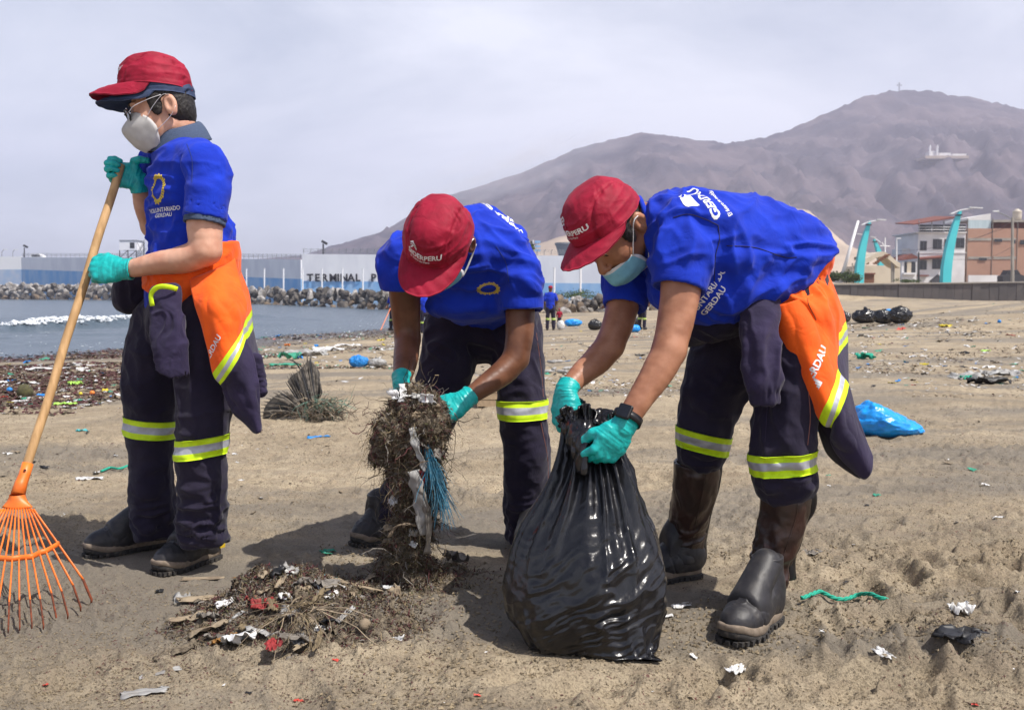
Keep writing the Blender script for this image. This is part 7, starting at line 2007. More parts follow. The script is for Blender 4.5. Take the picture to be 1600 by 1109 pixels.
# ---------------------------------------------------------------- big black bag
def black_bag():
 root = empty('garbage_bag', PZ(900, 1010, 0), 'large black plastic rubbish bag being filled, held open by the man on the right', 'bag')
 #      z      px-left px-right  Dc    half depth
 rows = [(1034, 866, 1019, 2.545, .050), (1010, 832, 1021, 2.57, .105), (985, 806, 1025, 2.60, .145), (955, 786, 1029, 2.62, .170), (920, 781, 1032, 2.64, .185), (875, 789, 1033, 2.655, .185), (830, 806, 1022, 2.665, .165),
   (785, 838, 1004, 2.67, .130), (745, 862, 986, 2.68, .098), (715, 876, 972, 2.69, .078), (690, 882, 962, 2.70, .066), (668, 884, 962, 2.71, .062), (650, 880, 968, 2.72, .066), (640, 876, 972, 2.72, .072)]
 sdir = unit(np.array([1, -.22, 0])); odir = np.array([-sdir[1], sdir[0], 0]) * -1
 lv = catmull(np.array(rows, float), 18); nu = 260; V = []; nl = len(lv)
 th = np.linspace(0, 2 * math.pi, nu, endpoint=False)
 for i, (py, xl, xr, D, dep) in enumerate(lv):
  a, b = P(xl, py, D), P(xr, py, D); c = (a + b) / 2; w = (b[0] - a[0]) / 2 * .95; dep = dep * .92
  ct = np.sign(np.cos(th)) * np.abs(np.cos(th)) ** .92; st = np.sign(np.sin(th)) * np.abs(np.sin(th)) ** .92
  z = c[2] + (.055 * np.cos(th + .5) * (i / nl < .25) * (1 - i / nl / .25))
  R_ = np.stack([c[0] + sdir[0] * w * 1.02 * ct - odir[0] * dep * st, c[1] + sdir[1] * w * ct * 1.0 - odir[1] * dep * st, np.full(nu, c[2])], 1)
  # left base sits further back
  low = max(0, 1 - i / (nl * .30)); R_[:, 2] += low * (.030 * (-np.cos(th)) * (np.cos(th) < 0) + .012 * st)
  if i > nl * .86:
   f = (i - nl * .86) / (nl * .14); R_[:, 2] += f * (.020 * np.sin(th * 3 + 1) + .014 * np.sin(th * 7) - .050 * np.exp(-((np.mod(th - .5 + math.pi, 2 * math.pi) - math.pi) / .7) ** 2))
  V.append(R_)
 V = np.vstack(V); lz = np.repeat(np.arange(nl) / nl, nu); T = np.tile(th, nl)
 F = np.array([(i * nu + j, i * nu + (j + 1) % nu, (i + 1) * nu + (j + 1) % nu, (i + 1) * nu + j) for i in range(nl - 1) for j in range(nu)])
 N = vnormals(V, F)
 if (N * (V - V.mean(0)))[:, :2].sum() < 0: F = F[:, ::-1]; N = -N
 q = np.stack([np.cos(T), np.sin(T), lz * 0], 1)
 # gathers fanning out from the neck
 g = (1 - np.abs(vnoise(np.stack([np.cos(T) * 5 + lz * 1.2, np.sin(T) * 5, lz * 1.6], 1), 3))) ** 2 - .4
 g2 = (1 - np.abs(vnoise(np.stack([np.cos(T) * 11, np.sin(T) * 11, lz * 2.4], 1), 5))) ** 2 - .4
 d = g * .026 * sstep(.30, .75, lz) + g * .008 + g2 * .012 * sstep(.45, .85, lz)
 # diagonal tension creases over the belly
 u = (V[:, 0] - .1) * .9 + (V[:, 2]) * .55; v = -(V[:, 0] - .1) * .55 + V[:, 2] * .9
 wp = fbm(V * 6, 3, 11) * .05
 def cr(f1, f2, s_, e): return (1 - np.abs(vnoise(np.stack([(u + wp) * f1, (v + wp) * f2, V[:, 1] * f1], 1), s_))) ** e - .35
 belly = 1 - sstep(.42, .72, lz); rlow = np.exp(-((V[:, 0] - .22) / .18) ** 2 - ((V[:, 2] - .14) / .17) ** 2)
 d += belly * (cr(3, 9, 21, 2) * .016 + cr(7, 30, 22, 2) * .0045 * sstep(-.05, .18, V[:, 0] - .0)) + rlow * (cr(10, 52, 23, 2) * .0100 + cr(17, 90, 24, 2) * .0050) + fbm(V * 5, 3, 8) * .022 * belly
 V = V + N * d[:, None]
 tc_ = np.mod(T + .75 + math.pi, 2 * math.pi) - math.pi; wc_ = np.exp(-(tc_ / .30) ** 2 - (lz / .10) ** 2); V[:, 0] += .050 * wc_; V[:, 1] -= .035 * wc_; V[:, 2] -= .02 * wc_
 V[:, 2] = np.maximum(V[:, 2], .004)
 # bottom closing
 c0 = V[:nu].mean(0); c0[2] = .006; n0 = len(V); V2 = np.vstack([V, c0]); fl = [(n0, (j + 1) % nu, j) for j in range(nu)]
 # inner skin near the mouth
 inn = V[nu * int(nl * .72):] - vnormals(V, F)[nu * int(nl * .72):] * .006; n1 = len(V2); V2 = np.vstack([V2, inn]); base = int(nl * .72)
 Fi = [tuple(int(k) - base * nu + n1 for k in f[::-1]) for f in F[base * nu:]]
 rim = [((nl - 1) * nu + j, (nl - 1) * nu + (j + 1) % nu, (nl - 1 - base) * nu + (j + 1) % nu + n1, (nl - 1 - base) * nu + j + n1) for j in range(nu)]
 obj('bag_film', V2, [tuple(int(k) for k in f) for f in F] + fl + Fi + rim, M['bag_black'], root)
 # folded lip: loose film pulled over the gloves
 def film(ctrl, seed, name='bag_lip'):
  o, _, _ = sheet(name, ctrl, 10, 10, M['bag_black'], root, .002, [(np.mean(np.array(ctrl).reshape(-1, 3), 0), .12, (.2, 0, 1), .016, .012, seed)], None, seed, .012)
 film([[P(868, 652, 2.74), P(890, 642, 2.70), P(915, 645, 2.69), P(940, 640, 2.70)], [P(880, 672, 2.69), P(900, 668, 2.64), P(918, 672, 2.62), P(938, 665, 2.66)], [P(888, 700, 2.66), P(902, 700, 2.61), P(916, 705, 2.59), P(926, 700, 2.63)], [P(893, 735, 2.64), P(905, 740, 2.60), P(915, 742, 2.58), P(923, 735, 2.62)]], 5)
 film([[P(926, 648, 2.72), P(942, 640, 2.74), P(958, 642, 2.72), P(972, 650, 2.68)], [P(922, 672, 2.66), P(935, 665, 2.68), P(950, 665, 2.67), P(962, 672, 2.65)], [P(920, 705, 2.63), P(930, 700, 2.63), P(942, 702, 2.63), P(952, 705, 2.62)]], 6)
black_bag()
# ---------------------------------------------------------------- strands, scraps, weed
M['weed_dark'] = mat('weed_dark', (.045, .032, .020), .9, (.075, .050, .030), 40)
M['weed_red'] = mat('weed_red', (.085, .022, .024), .85, (.050, .018, .018), 40)
M['weed_tan'] = mat('weed_tan', (.19, .145, .085), .9, (.13, .10, .06), 40)
M['weed_olive'] = mat('weed_olive', (.090, .085, .035), .9, (.06, .055, .03), 40)
M['weed_core'] = mat('weed_core', (.075, .058, .042), .98, (.19, .155, .11), 60, bump=1.0, bscale=120, bdist=.01)
M['plastic_white'] = mat('plastic_white', (.68, .68, .68), .35, (.50, .49, .47), 14, spec=.5)
M['plastic_grey'] = mat('plastic_grey', (.36, .36, .35), .5, (.22, .21, .20), 12)
M['rag_grey'] = mat('rag_grey', (.22, .20, .175), .9, (.12, .105, .09), 25, bump=.5, bscale=200)
M['rag_tan'] = mat('rag_tan', (.30, .24, .165), .9, (.19, .145, .10), 22, bump=.5, bscale=200)
M['rag_red'] = mat('rag_red', (.33, .035, .035), .8, (.20, .03, .03), 25)
M['rag_ochre'] = mat('rag_ochre', (.30, .15, .04), .8, (.20, .10, .03), 25)
M['plastic_teal'] = mat('plastic_teal', (.08, .42, .45), .5)
M['rope_green'] = mat('rope_green', (.015, .30, .20), .75, (.02, .38, .26), 200, bump=.6, bscale=400, bdist=.002)
M['net_green'] = mat('net_green', (.05, .30, .20), .8)
M['net_dull'] = mat('net_dull', (.10, .20, .15), .85)
M['web'] = mat('dead_leaf', (.035, .032, .030), .95, (.085, .076, .066), 30)
M['frond_rib'] = mat('frond_rib', (.07, .062, .054), .95, (.17, .15, .125), 30)
M['plastic_blue'] = mat('plastic_blue', (.02, .22, .60), .4)
M['plastic_yellow'] = mat('plastic_yellow', (.60, .48, .03), .5)
M['plastic_red'] = mat('plastic_red', (.55, .07, .05), .5)
M['plastic_orange'] = mat('plastic_orange', (.75, .22, .04), .5)
M['plastic_lime'] = mat('plastic_lime', (.35, .60, .10), .5)
M['stick'] = mat('driftwood', (.12, .10, .082), .9, (.22, .19, .155), 20, stretch=(1, 1, 6))
M['black_rag'] = mat('black_rag', (.018, .018, .02), .5)
M['card'] = mat('cardboard', (.42, .31, .20), .9)
M['blue_fibre'] = mat('blue_fibre', (.02, .13, .22), .85, (.06, .16, .22), 60)
def strands(starts, dirs, lens, seed, mats, name, parent, w=.0011, curl=.6, grav=.5, seg=5, probs=None):
 r_ = np.random.RandomState(seed); n = len(starts); p = starts.copy(); d = dirs.copy(); rows = []
 side = np.cross(d, r_.normal(size=(n, 3))); side /= np.linalg.norm(side, axis=1)[:, None] + 1e-9
 ww = w * r_.uniform(.5, 1.6, n)
 for s_ in range(seg + 1):
  k = ww * (1 - .6 * s_ / seg); rows.append(p - side * k[:, None]); rows.append(p + side * k[:, None])
  p = p + d * (lens / seg)[:, None]
  d = d + r_.normal(size=(n, 3)) * curl * .45 + np.array([0, 0, -grav * .3]); d /= np.linalg.norm(d, axis=1)[:, None]
 A = np.stack(rows, 1)                              # n, 2(seg+1), 3
 V = A.reshape(-1, 3); base = (np.arange(n) * 2 * (seg + 1))[:, None]
 F = np.vstack([base + np.array([[2 * s_, 2 * s_ + 1, 2 * s_ + 3, 2 * s_ + 2]]) for s_ in range(seg)])
 mi = r_.choice(len(mats), n, p=probs); mi = np.tile(mi, seg)
 o = obj(name, V, F, [M[m] for m in mats], parent, False, mi); o['kind'] = 'stuff'; return o
def scrap(name, c, su, sv, rot, mt, parent, seed, lift=.25, nu=14, nv=11, tilt=(0, 0), thick=.0012, jag=.18):
 """crumpled film or rag centred at c"""
 r_ = np.random.RandomState(seed); U, W = np.meshgrid(np.linspace(-.5, .5, nu), np.linspace(-.5, .5, nv)); q = np.stack([U.ravel() * 3, W.ravel() * 3, U.ravel() * 0 + seed * 1.7], 1)
 x = U.ravel() * su * (1 + jag * vnoise(q * 1.7 + 5, seed)); y = W.ravel() * sv * (1 + jag * 1.5 * vnoise(q * 1.9 + 9, seed + 1))
 m = min(su, sv)
 z = ((1 - np.abs(vnoise(q * 1.3, seed + 2))) ** 2 * .9 + (1 - np.abs(vnoise(q * 2.9, seed + 3))) ** 2 * .22 - .3) * m * lift
 x = x + vnoise(q * 2.2, seed + 6) * m * .12; y = y + vnoise(q * 2.2, seed + 7) * m * .12
 V = np.stack([x, y, z], 1); Rm = np.array(Matrix.Rotation(rot, 3, 'Z') @ Matrix.Rotation(tilt[0], 3, 'X') @ Matrix.Rotation(tilt[1], 3, 'Y')); V = V @ Rm.T + np.asarray(c)
 F = np.array([(i * nu + j, i * nu + j + 1, (i + 1) * nu + j + 1, (i + 1) * nu + j) for i in range(nv - 1) for j in range(nu - 1)])
 N = vnormals(V, F); n = len(V); V2 = np.vstack([V, V - N * thick]); FF = np.vstack([F, F[:, ::-1] + n])
 b = list(range(nu)) + [(i + 1) * nu + nu - 1 for i in range(nv - 1)] + [(nv - 1) * nu + j for j in range(nu - 2, -1, -1)] + [i * nu for i in range(nv - 2, 0, -1)]
 R2 = np.array([(b[(k + 1) % len(b)], b[k], b[k] + n, b[(k + 1) % len(b)] + n) for k in range(len(b))])
 return obj(name, V2, np.vstack([FF, R2]), mt, parent)
def twisted_rope(name, pts, r, mt, parent=None, n=4):
 c = catmull(np.array(pts), n); mb = MB(); L_ = np.concatenate([[0], np.cumsum(np.linalg.norm(np.diff(c, axis=0), axis=1))])
 for k in range(3):
  q = []
  for i, p in enumerate(c):
   t = unit(c[min(i + 1, len(c) - 1)] - c[max(i - 1, 0)]); a = unit(np.cross(t, [0, 0, 1.0])); b = np.cross(a, t); ph = L_[i] / (r * 5.2) * 2 * math.pi * .5 + k * 2.094
   q.append(p + (a * math.cos(ph) + b * math.sin(ph)) * r * .52)
  mb.tube(q, r * .58, 6)
 return mb.build(name, mt, parent, True)
def seaweed_armful():
 root = empty('seaweed_clump', P(645, 870, 3.02), 'shaggy brown tangle of seaweed and rag hanging from the gloves of the middle man', 'seaweed')
 core = secs([(652, 628, 3.035, .054, .046), (640, 660, 3.02, .070, .058), (634, 695, 3.01, .070, .06), (648, 735, 3.02, .070, .060), (651, 780, 3.03, .060, .052), (643, 820, 3.05, .056, .050), (636, 860, 3.06, .062, .05), (640, 900, 3.08, .075, .05)])
 G = Field(*bounds(core), .006); G.chain(core, (1, 0, 0), 0)
 for (x, y, D, r_) in ((615, 672, 3.0, .05), (668, 655, 2.99, .05), (606, 700, 3.0, .035), (672, 700, 3.0, .045), (668, 895, 3.08, .035), (606, 895, 3.08, .035)): G.ell(P(x, y, D), (r_, r_ * .9, r_ * 1.2), None, .03)
 V, F = G.surf(1); N = vnormals(V, F); V = V + N * (fbm(V * 12, 4, 5, .8) * .048 + .004)[:, None]; V[:, 2] = np.maximum(V[:, 2], -.01)
 obj('weed_mass', V, F, M['weed_core'], root); N = vnormals(V, F)
 r_ = np.random.RandomState(2); k = r_.choice(len(V), 17000)
 d = N[k] * .35 + r_.normal(size=(len(k), 3)) * .7 + np.array([0, 0, -.45]); d /= np.linalg.norm(d, axis=1)[:, None]
 strands(V[k] - N[k] * .004, d, r_.uniform(.012, .044, len(k)), 3, ['weed_dark', 'weed_red', 'weed_tan', 'weed_olive', 'rag_grey'], 'weed_strands', root, .0017, 1.9, .3, 5, [.22, .22, .26, .14, .16])
 k = r_.choice(np.where(V[:, 2] > .25)[0], 260); d = N[k] * .3 + np.array([0, 0, -1.0]) + r_.normal(size=(260, 3)) * .3; d /= np.linalg.norm(d, axis=1)[:, None]
 strands(V[k], d, r_.uniform(.06, .18, 260), 4, ['weed_dark', 'weed_tan'], 'hanging_fibres', root, .0009, .7, .6, 8, [.7, .3])
 k = r_.choice(len(V), 520); d = r_.normal(size=(520, 3)); d /= np.linalg.norm(d, axis=1)[:, None]
 strands(V[k], d, r_.uniform(.08, .2, 520), 5, ['weed_tan', 'rag_grey', 'weed_dark', 'weed_red'], 'tangled_fibres', root, .0016, 1.3, .5, 10, [.3, .3, .2, .2])
 for i, j in enumerate(r_.choice(len(V), 22)): scrap('scrap', V[j] + N[j] * .012, r_.uniform(.015, .05), r_.uniform(.01, .03), r_.uniform(0, 6), M[('plastic_grey', 'rag_tan', 'rag_grey', 'plastic_white')[i % 4]], root, 600 + i, .6, 9, 7, (r_.uniform(.4, 1.6), r_.uniform(-.8, .8)))
 def ribbon(pts, w, mt, name, seed, tw=.8):
  c = catmull(np.array([P(*p) for p in pts]), 6); r2 = random.Random(seed); ctrl = []
  for i, p in enumerate(c):
   a = tw * math.sin(i * .35 + seed); s_ = np.array([math.cos(a), math.sin(a) * .6, .12]) * w * (.7 + .5 * abs(math.sin(i * .6 + seed)))
   ctrl.append([p - s_, p + np.array([0, -.004 * math.sin(i), 0]), p + s_])
  sheet(name, ctrl[::2], 4, 4, mt, root, .0015, [(c[len(c) // 2], .15, (0, 0, 1), .012, .006, seed)], None, seed, .004)
 ribbon([(644, 668, 2.93), (648, 690, 2.925), (656, 712, 2.925), (668, 736, 2.93)], .012, M['plastic_grey'], 'grey_ribbon', 1)
 ribbon([(646, 735, 2.93), (652, 765, 2.925), (658, 800, 2.93), (664, 835, 2.94)], .020, M['plastic_grey'], 'grey_ribbon', 2)
 ribbon([(655, 760, 2.92), (664, 785, 2.92), (670, 815, 2.93), (668, 865, 2.95)], .011, M['rag_grey'], 'grey_ribbon', 3)
 ribbon([(612, 610, 2.99), (622, 622, 2.98), (640, 618, 2.98), (660, 622, 2.975), (676, 630, 2.97)], .016, M['plastic_white'], 'crumpled_film', 4, .4)
 ribbon([(628, 600, 3.0), (630, 615, 2.98), (626, 628, 2.97)], .010, M['plastic_white'], 'crumpled_film', 5, .6)
 ribbon([(655, 735, 2.94), (658, 745, 2.935), (656, 760, 2.935)], .012, M['rag_red'], 'red_rag', 6, .3)
 ribbon([(608, 838, 2.95), (620, 822, 2.94), (640, 818, 2.94), (655, 822, 2.95)], .006, M['rag_tan'], 'tan_strip', 7, .3)
 # blue fibres
 a = np.array([P(668, 700, 2.94), P(676, 720, 2.93), P(682, 745, 2.93)]); st = a[r_.randint(3, size=260)] + r_.normal(size=(260, 3)) * .006
 d = np.tile(unit(P(690, 790, 2.93) - P(672, 705, 2.94)), (260, 1)) + r_.normal(size=(260, 3)) * .16; d /= np.linalg.norm(d, axis=1)[:, None]
 strands(st, d, r_.uniform(.08, .17, 260), 8, ['blue_fibre'], 'blue_fibres', root, .0011, .22, .2, 7)
seaweed_armful()
def rubbish_mound():
 root = empty('seaweed_mound', PZ(440, 975, 0), 'low mound of raked seaweed mixed with rags, plastic and red cloth in the foreground', 'seaweed mound')
 cx, cy = PZ(455, 975, 0)[:2]
 xs = np.linspace(-.62, .70, 190); ysl = np.linspace(-.30, .46, 110); X, Y = np.meshgrid(xs, ysl); x = X.ravel() + cx; y = Y.ravel() + cy; q = np.stack([x, y, x * 0], 1)
 def blob(a, b, h, sx, sy): c = PZ(a, b, 0); return h * np.exp(-((x - c[0]) / sx) ** 2 - ((y - c[1]) / sy) ** 2)
 h = blob(465, 948, .078, .17, .13) + blob(395, 962, .045, .13, .12) + blob(540, 965, .036, .15, .12) + blob(330, 975, .028, .11, .10) + blob(590, 975, .018, .14, .12) + blob(640, 915, .040, .16, .10) + blob(700, 895, .035, .14, .09) + blob(450, 995, .02, .16, .06)
 h = h * (1 + .55 * fbm(q * 12, 3, 4)) + np.maximum(h - .006, 0) * 0 + fbm(q * 40, 3, 5, .7) * .014 * sstep(.006, .03, h) - .012
 g = ground_z(x, y); V = np.stack([x, y, g + h], 1); nr, nc = X.shape
 F = np.array([(i * nc + j, i * nc + j + 1, (i + 1) * nc + j + 1, (i + 1) * nc + j) for i in range(nr - 1) for j in range(nc - 1)])
 F = F[(h[F] > -.008).any(1)]
 obj('weed_mass', V, F, M['weed_core'], root)
 r_ = np.random.RandomState(12); pr = np.clip(h + .010, 0, None) ** .6; pr /= pr.sum(); k = r_.choice(len(V), 15000, p=pr); st = V[k] + r_.normal(size=(len(k), 3)) * .004
 d = r_.normal(size=(len(k), 3)) + np.array([0, 0, .5]); d /= np.linalg.norm(d, axis=1)[:, None]
 strands(st, d, r_.uniform(.010, .034, len(k)), 13, ['weed_dark', 'weed_red', 'weed_tan', 'weed_olive', 'rag_grey'], 'weed_strands', root, .0018, 1.8, .8, 5, [.12, .28, .28, .08, .24])
 def at(px, py, z=.03):
  p = PZ(px, py, z); return p
 items = [('red_rag', 410, 945, .075, .070, 'rag_red', .6, .5), ('red_rag', 428, 962, .040, .075, 'rag_red', .7, .3), ('white_film', 372, 968, .080, .085, 'plastic_white', .5, .3), ('white_film', 352, 955, .05, .03, 'plastic_white', .3, .6),
    ('grey_rag', 500, 935, .13, .055, 'rag_grey', .4, -.7), ('grey_rag', 462, 972, .04, .12, 'rag_grey', .5, -.5), ('grey_rag', 530, 928, .10, .05, 'rag_tan', .4, -.9), ('grey_rag', 325, 985, .10, .035, 'rag_tan', .15, .35),
    ('grey_rag', 345, 1000, .08, .03, 'rag_grey', .1, .2), ('grey_rag', 275, 1022, .11, .040, 'weed_core', .1, .7), ('tan_strip', 300, 970, .12, .035, 'rag_tan', .1, .5), ('tan_strip', 322, 938, .16, .035, 'rag_tan', .25, .25),
    ('ochre_film', 350, 1008, .07, .04, 'rag_ochre', .1, .1), ('teal_film', 518, 908, .045, .035, 'plastic_teal', .6, -.4), ('grey_film', 465, 955, .030, .06, 'plastic_grey', .8, .2), ('white_cup', 505, 998, .045, .045, 'plastic_white', .4, .3),
    ('tan_strip', 470, 893, .09, .05, 'rag_tan', .7, .4), ('tan_strip', 560, 930, .16, .025, 'rag_tan', .2, .35), ('tan_strip', 480, 990, .02, .13, 'rag_tan', .3, -.3), ('tan_strip', 497, 960, .014, .14, 'weed_tan', .3, .05), ('grey_rag', 440, 925, .10, .05, 'weed_core', .4, .2),
    ('grey_rag', 712, 875, .08, .09, 'rag_grey', .5, .2), ('tan_strip', 575, 912, .13, .03, 'rag_tan', .5, .8), ('tan_strip', 600, 890, .10, .028, 'rag_grey', .5, .9), ('white_film', 612, 912, .05, .02, 'plastic_white', .3, .5),
    ('grey_rag', 410, 985, .09, .05, 'plastic_grey', .3, .1), ('green_film', 510, 866, .035, .022, 'net_green', .3, .2), ('tan_strip', 378, 905, .09, .012, 'rag_ochre', .6, -.6)]
 for i, (nm, px, py, su, sv, mt, lift, rot) in enumerate(items):
  p = PZ(px, py, 0); gz_ = gz(p[0], p[1]); k = np.argmin((V[:, 0] - p[0]) ** 2 + (V[:, 1] - p[1]) ** 2); hh = max(V[k, 2], gz_)
  p2 = PZ(px, py, hh); k = np.argmin((V[:, 0] - p2[0]) ** 2 + (V[:, 1] - p2[1]) ** 2); p2[2] = max(V[k, 2], gz_) + .006
  scrap(nm, p2, su, sv, rot, M[mt], root, 300 + i, .36, 22, 16, (r_.uniform(-.5, .2), r_.uniform(-.35, .35)), .0014)
 pal = ['rag_tan', 'rag_grey', 'weed_tan', 'plastic_grey', 'weed_core', 'rag_tan', 'black_rag', 'plastic_white']
 for i in range(46):
  px, py = 465 + r_.normal() * 75, 952 + r_.normal() * 22; p = PZ(px, py, .03); k = np.argmin((V[:, 0] - p[0]) ** 2 + (V[:, 1] - p[1]) ** 2); p[2] = V[k, 2] + .004
  scrap('scrap', p, r_.uniform(.02, .09), r_.uniform(.012, .045), r_.uniform(0, 6.3), M[pal[r_.randint(len(pal))]], root, 400 + i, .7, 10, 8, (r_.uniform(-.7, .7), r_.uniform(-.6, .6)), .0014)
 st = np.array([PZ(470 + 20 * math.cos(a), 950 + 8 * math.sin(a), .08) for a in np.linspace(0, 6, 60)]); d = r_.normal(size=(60, 3)); d[:, 2] *= .3; d /= np.linalg.norm(d, axis=1)[:, None]
 strands(st, d, r_.uniform(.1, .3, 60), 14, ['rag_tan', 'weed_tan'], 'pale_fibres', root, .0016, .5, .4, 8)
rubbish_mound()
def palm_frond():
 c = PZ(474, 655, 0); D = c[1]
 root = empty('palm_frond', (c[0], c[1], gz(c[0], c[1])), 'dead grey palm frond stump with splayed ribs, lying on the sand', 'palm frond'); r_ = random.Random(4)
 base = np.array([c[0], c[1], root.location[2] + .025])
 def rib(a, b, w, k, bend=.02):
  mid = (a + b) / 2 + np.array([0, 0, bend]); q = catmull(np.array([a, mid, b]), 3); mb = MB(); mb.tube(q, [w * .75] + [w] * (len(q) - 3) + [w * .6, w * .25], 5, flat=.4); mb.build('rib', M['frond_rib'] if k % 3 else M['black_rag'], root)
 tips = [(404, 655), (405, 650), (404, 644), (406, 638), (408, 632), (412, 627), (416, 622), (421, 618), (427, 613), (434, 611), (441, 610), (448, 612)]
 for k, (x, y) in enumerate(tips):
  rib(base + np.array([0, r_.uniform(-.02, .02), r_.uniform(0, .02)]), P(x, y, D + r_.uniform(-.10, .16)), .008, k)
  rib(base + np.array([.01, r_.uniform(-.02, .02), r_.uniform(0, .03)]), P(x + 5, y + 2, D + r_.uniform(-.05, .2)), .006, k + 1)
 ups = [(446, 592), (449, 586), (453, 582), (458, 579), (463, 576), (467, 572), (471, 568), (476, 563), (481, 558), (486, 560), (490, 565), (494, 571), (497, 578), (499, 586), (499, 594)]; n_ = len(ups)
 B_ = [P(474 + 28 * (k / n_) + 3, 644 - 34 * (k / n_) ** 1.6, D + .03) for k in range(n_)]; T_ = [P(x, y, D + .04 + .010 * k) for k, (x, y) in enumerate(ups)]
 for k in range(n_):
  for j in (0, .5): rib(B_[k] + (B_[min(k + 1, n_ - 1)] - B_[k]) * j + np.array([0, r_.uniform(-.015, .015), 0]), T_[k] + (T_[min(k + 1, n_ - 1)] - T_[k]) * j + np.array([0, r_.uniform(-.02, .02), r_.uniform(-.02, .01)]), .0062, k + int(j * 2), .004)
 sheet('leaf_web', [[B_[k] + (T_[k] - B_[k]) * f + np.array([0, .012, 0]) for k in range(0, n_, 2)] for f in (0, .35, .7, .92)], 4, 6, M['web'], root, .003, None, None, 5, .01)
 L_ = [P(x, y, D + .05) for x, y in tips]; sheet('leaf_web', [[base + (L_[k] - base) * f + np.array([0, .01, -.004]) for k in range(0, len(L_), 2)] for f in (.05, .4, .7, .9)], 4, 6, M['web'], root, .003, None, None, 6, .01)
 for k, (x, y) in enumerate(((545, 645), (542, 652), (536, 657), (530, 648), (520, 655))): rib(base + np.array([.02, 0, 0]), P(x, y, D + r_.uniform(-.05, .1)), .007, k)
 for k, (x, y) in enumerate(((452, 562), (458, 567), (480, 552), (486, 553))): rib(P(470 + k * 5, 578, D + .1), P(x, y, D + .15), .005, k)
 q = np.random.RandomState(5); st = np.tile(P(500, 632, D), (420, 1)) + q.normal(size=(420, 3)) * np.array([.09, .05, .022]); d = q.normal(size=(420, 3)); d[:, 0] += .8; d /= np.linalg.norm(d, axis=1)[:, None]
 strands(st, d, q.uniform(.05, .18, 420), 6, ['net_dull', 'rag_grey', 'rag_tan'], 'net_tangle', root, .0022, .7, .5, 6, [.35, .35, .3])
 st = np.tile(P(495, 645, D), (500, 1)) + q.normal(size=(500, 3)) * np.array([.12, .05, .012]); d = q.normal(size=(500, 3)); d[:, 0] *= 2; d /= np.linalg.norm(d, axis=1)[:, None]
 strands(st, d, q.uniform(.03, .12, 500), 7, ['rag_tan', 'stick', 'weed_dark'], 'dry_fibres', root, .0022, .5, .6, 5)
palm_frond()
# ---------------------------------------------------------------- bags lying on the beach
def lump_bag(name, px, py, wpx, hpx, mt, label, seed, cat='bag', D=None, group=None, asp=.8, knot=True, peak=0.0, skew=0.0, amp=1.0):
 c = PZ(px, py, 0) if D is None else P(px, py, D); g = gz(c[0], c[1]);
 for _ in range(4): c = PZ(px, py, g); g = gz(c[0], c[1])
 D = c[1]; w = wpx / FPX * D; h = hpx / FPX * D; root = empty(name, (c[0], c[1], g), label, cat, group)
 nu, nv = 90, 50; U, W = np.meshgrid(np.linspace(0, 2 * math.pi, nu, endpoint=False), np.linspace(0, 1, nv)); u, v = U.ravel(), W.ravel()
 rr = np.sin(np.clip(v, 0, 1) * math.pi) ** .75; x = np.cos(u) * rr * .5; y = np.sin(u) * rr * .5 * asp; z = .5 - .5 * np.cos(v * math.pi)
 z = z * (1 - (abs(peak) * 1.0) * np.abs(x - skew) ** .8 * 1.1) if peak else z
 q = np.stack([x * 2, y * 2, z], 1)
 d = fbm(q * 2.2, 3, seed) * .16 + ((1 - np.abs(vnoise(q * np.array([5, 5, 9]), seed + 2))) ** 2 - .4) * .10 + ((1 - np.abs(vnoise(q * np.array([12, 12, 20]), seed + 3))) ** 2 - .4) * .045
 s_ = 1 + d * amp; V = np.stack([x * w * s_, y * w * s_, z * h * (1 + d * .8 * amp)], 1) + [c[0], c[1] + w * asp * .35, g - .01 * h]
 F = np.array([(i * nu + j, i * nu + (j + 1) % nu, (i + 1) * nu + (j + 1) % nu, (i + 1) * nu + j) for i in range(nv - 1) for j in range(nu)])
 obj('film', V, F[:, ::1], mt, root)
 if knot:
  t = V[nu * (nv - 6)] ; top = np.array([c[0] + skew * w, c[1] + w * asp * .35, g + h * .92])
  scrap('tied_end', top, w * .28, w * .2, seed, mt, root, seed + 50, .9, 10, 8, (.4, .5))
 return root
lump_bag('plastic_bag', 1394, 686, 116, 60, M['bag_blue'], 'bright blue plastic bag slumped on the sand right of the stooping man', 3, peak=.75, skew=-.22, knot=False, amp=.75)
lump_bag('plastic_bag', 1281, 675, 22, 18, M['bag_blue'], 'corner of blue plastic showing behind the leg of the man on the right', 13, knot=False)
for i, a in enumerate([(1356, 505, 42, 20, 'black rubbish bag, leftmost and flattest of the cluster on the upper beach'), (1384, 506, 34, 20, 'middle black rubbish bag of the cluster on the upper beach'), (1409, 506, 36, 25, 'tallest black rubbish bag, at the right end of the cluster on the upper beach'),
      (1320, 504, 22, 17, 'black rubbish bag lying alone left of the cluster, beside the orange jacket'), (930, 516, 22, 16, 'dark grey rubbish bag behind the forearms on the far beach'), (990, 510, 22, 16, 'black rubbish bag standing behind the small blue bag'),
      (560, 574, 30, 18, 'blue sack lying on the sand between the left and middle men'), (588, 574, 30, 13, 'grey and black bundle next to the blue sack')]):
 lump_bag('garbage_bag', a[0], a[1], a[2], a[3], M['bag_far'] if i not in (6, 7) else (M['plastic_blue'] if i == 6 else M['plastic_grey']), a[4], 20 + i, group='rubbish bags on the upper beach' if i < 3 else None)
lump_bag('plastic_bag', 1390, 494, 16, 8, M['bag_blue'], 'scrap of light blue film lying on the cluster of black bags', 31, knot=False)
lump_bag('plastic_bag', 896, 510, 27, 11, M['bag_blue'], 'small sky blue bag on the sand beside the far worker', 32, knot=False)
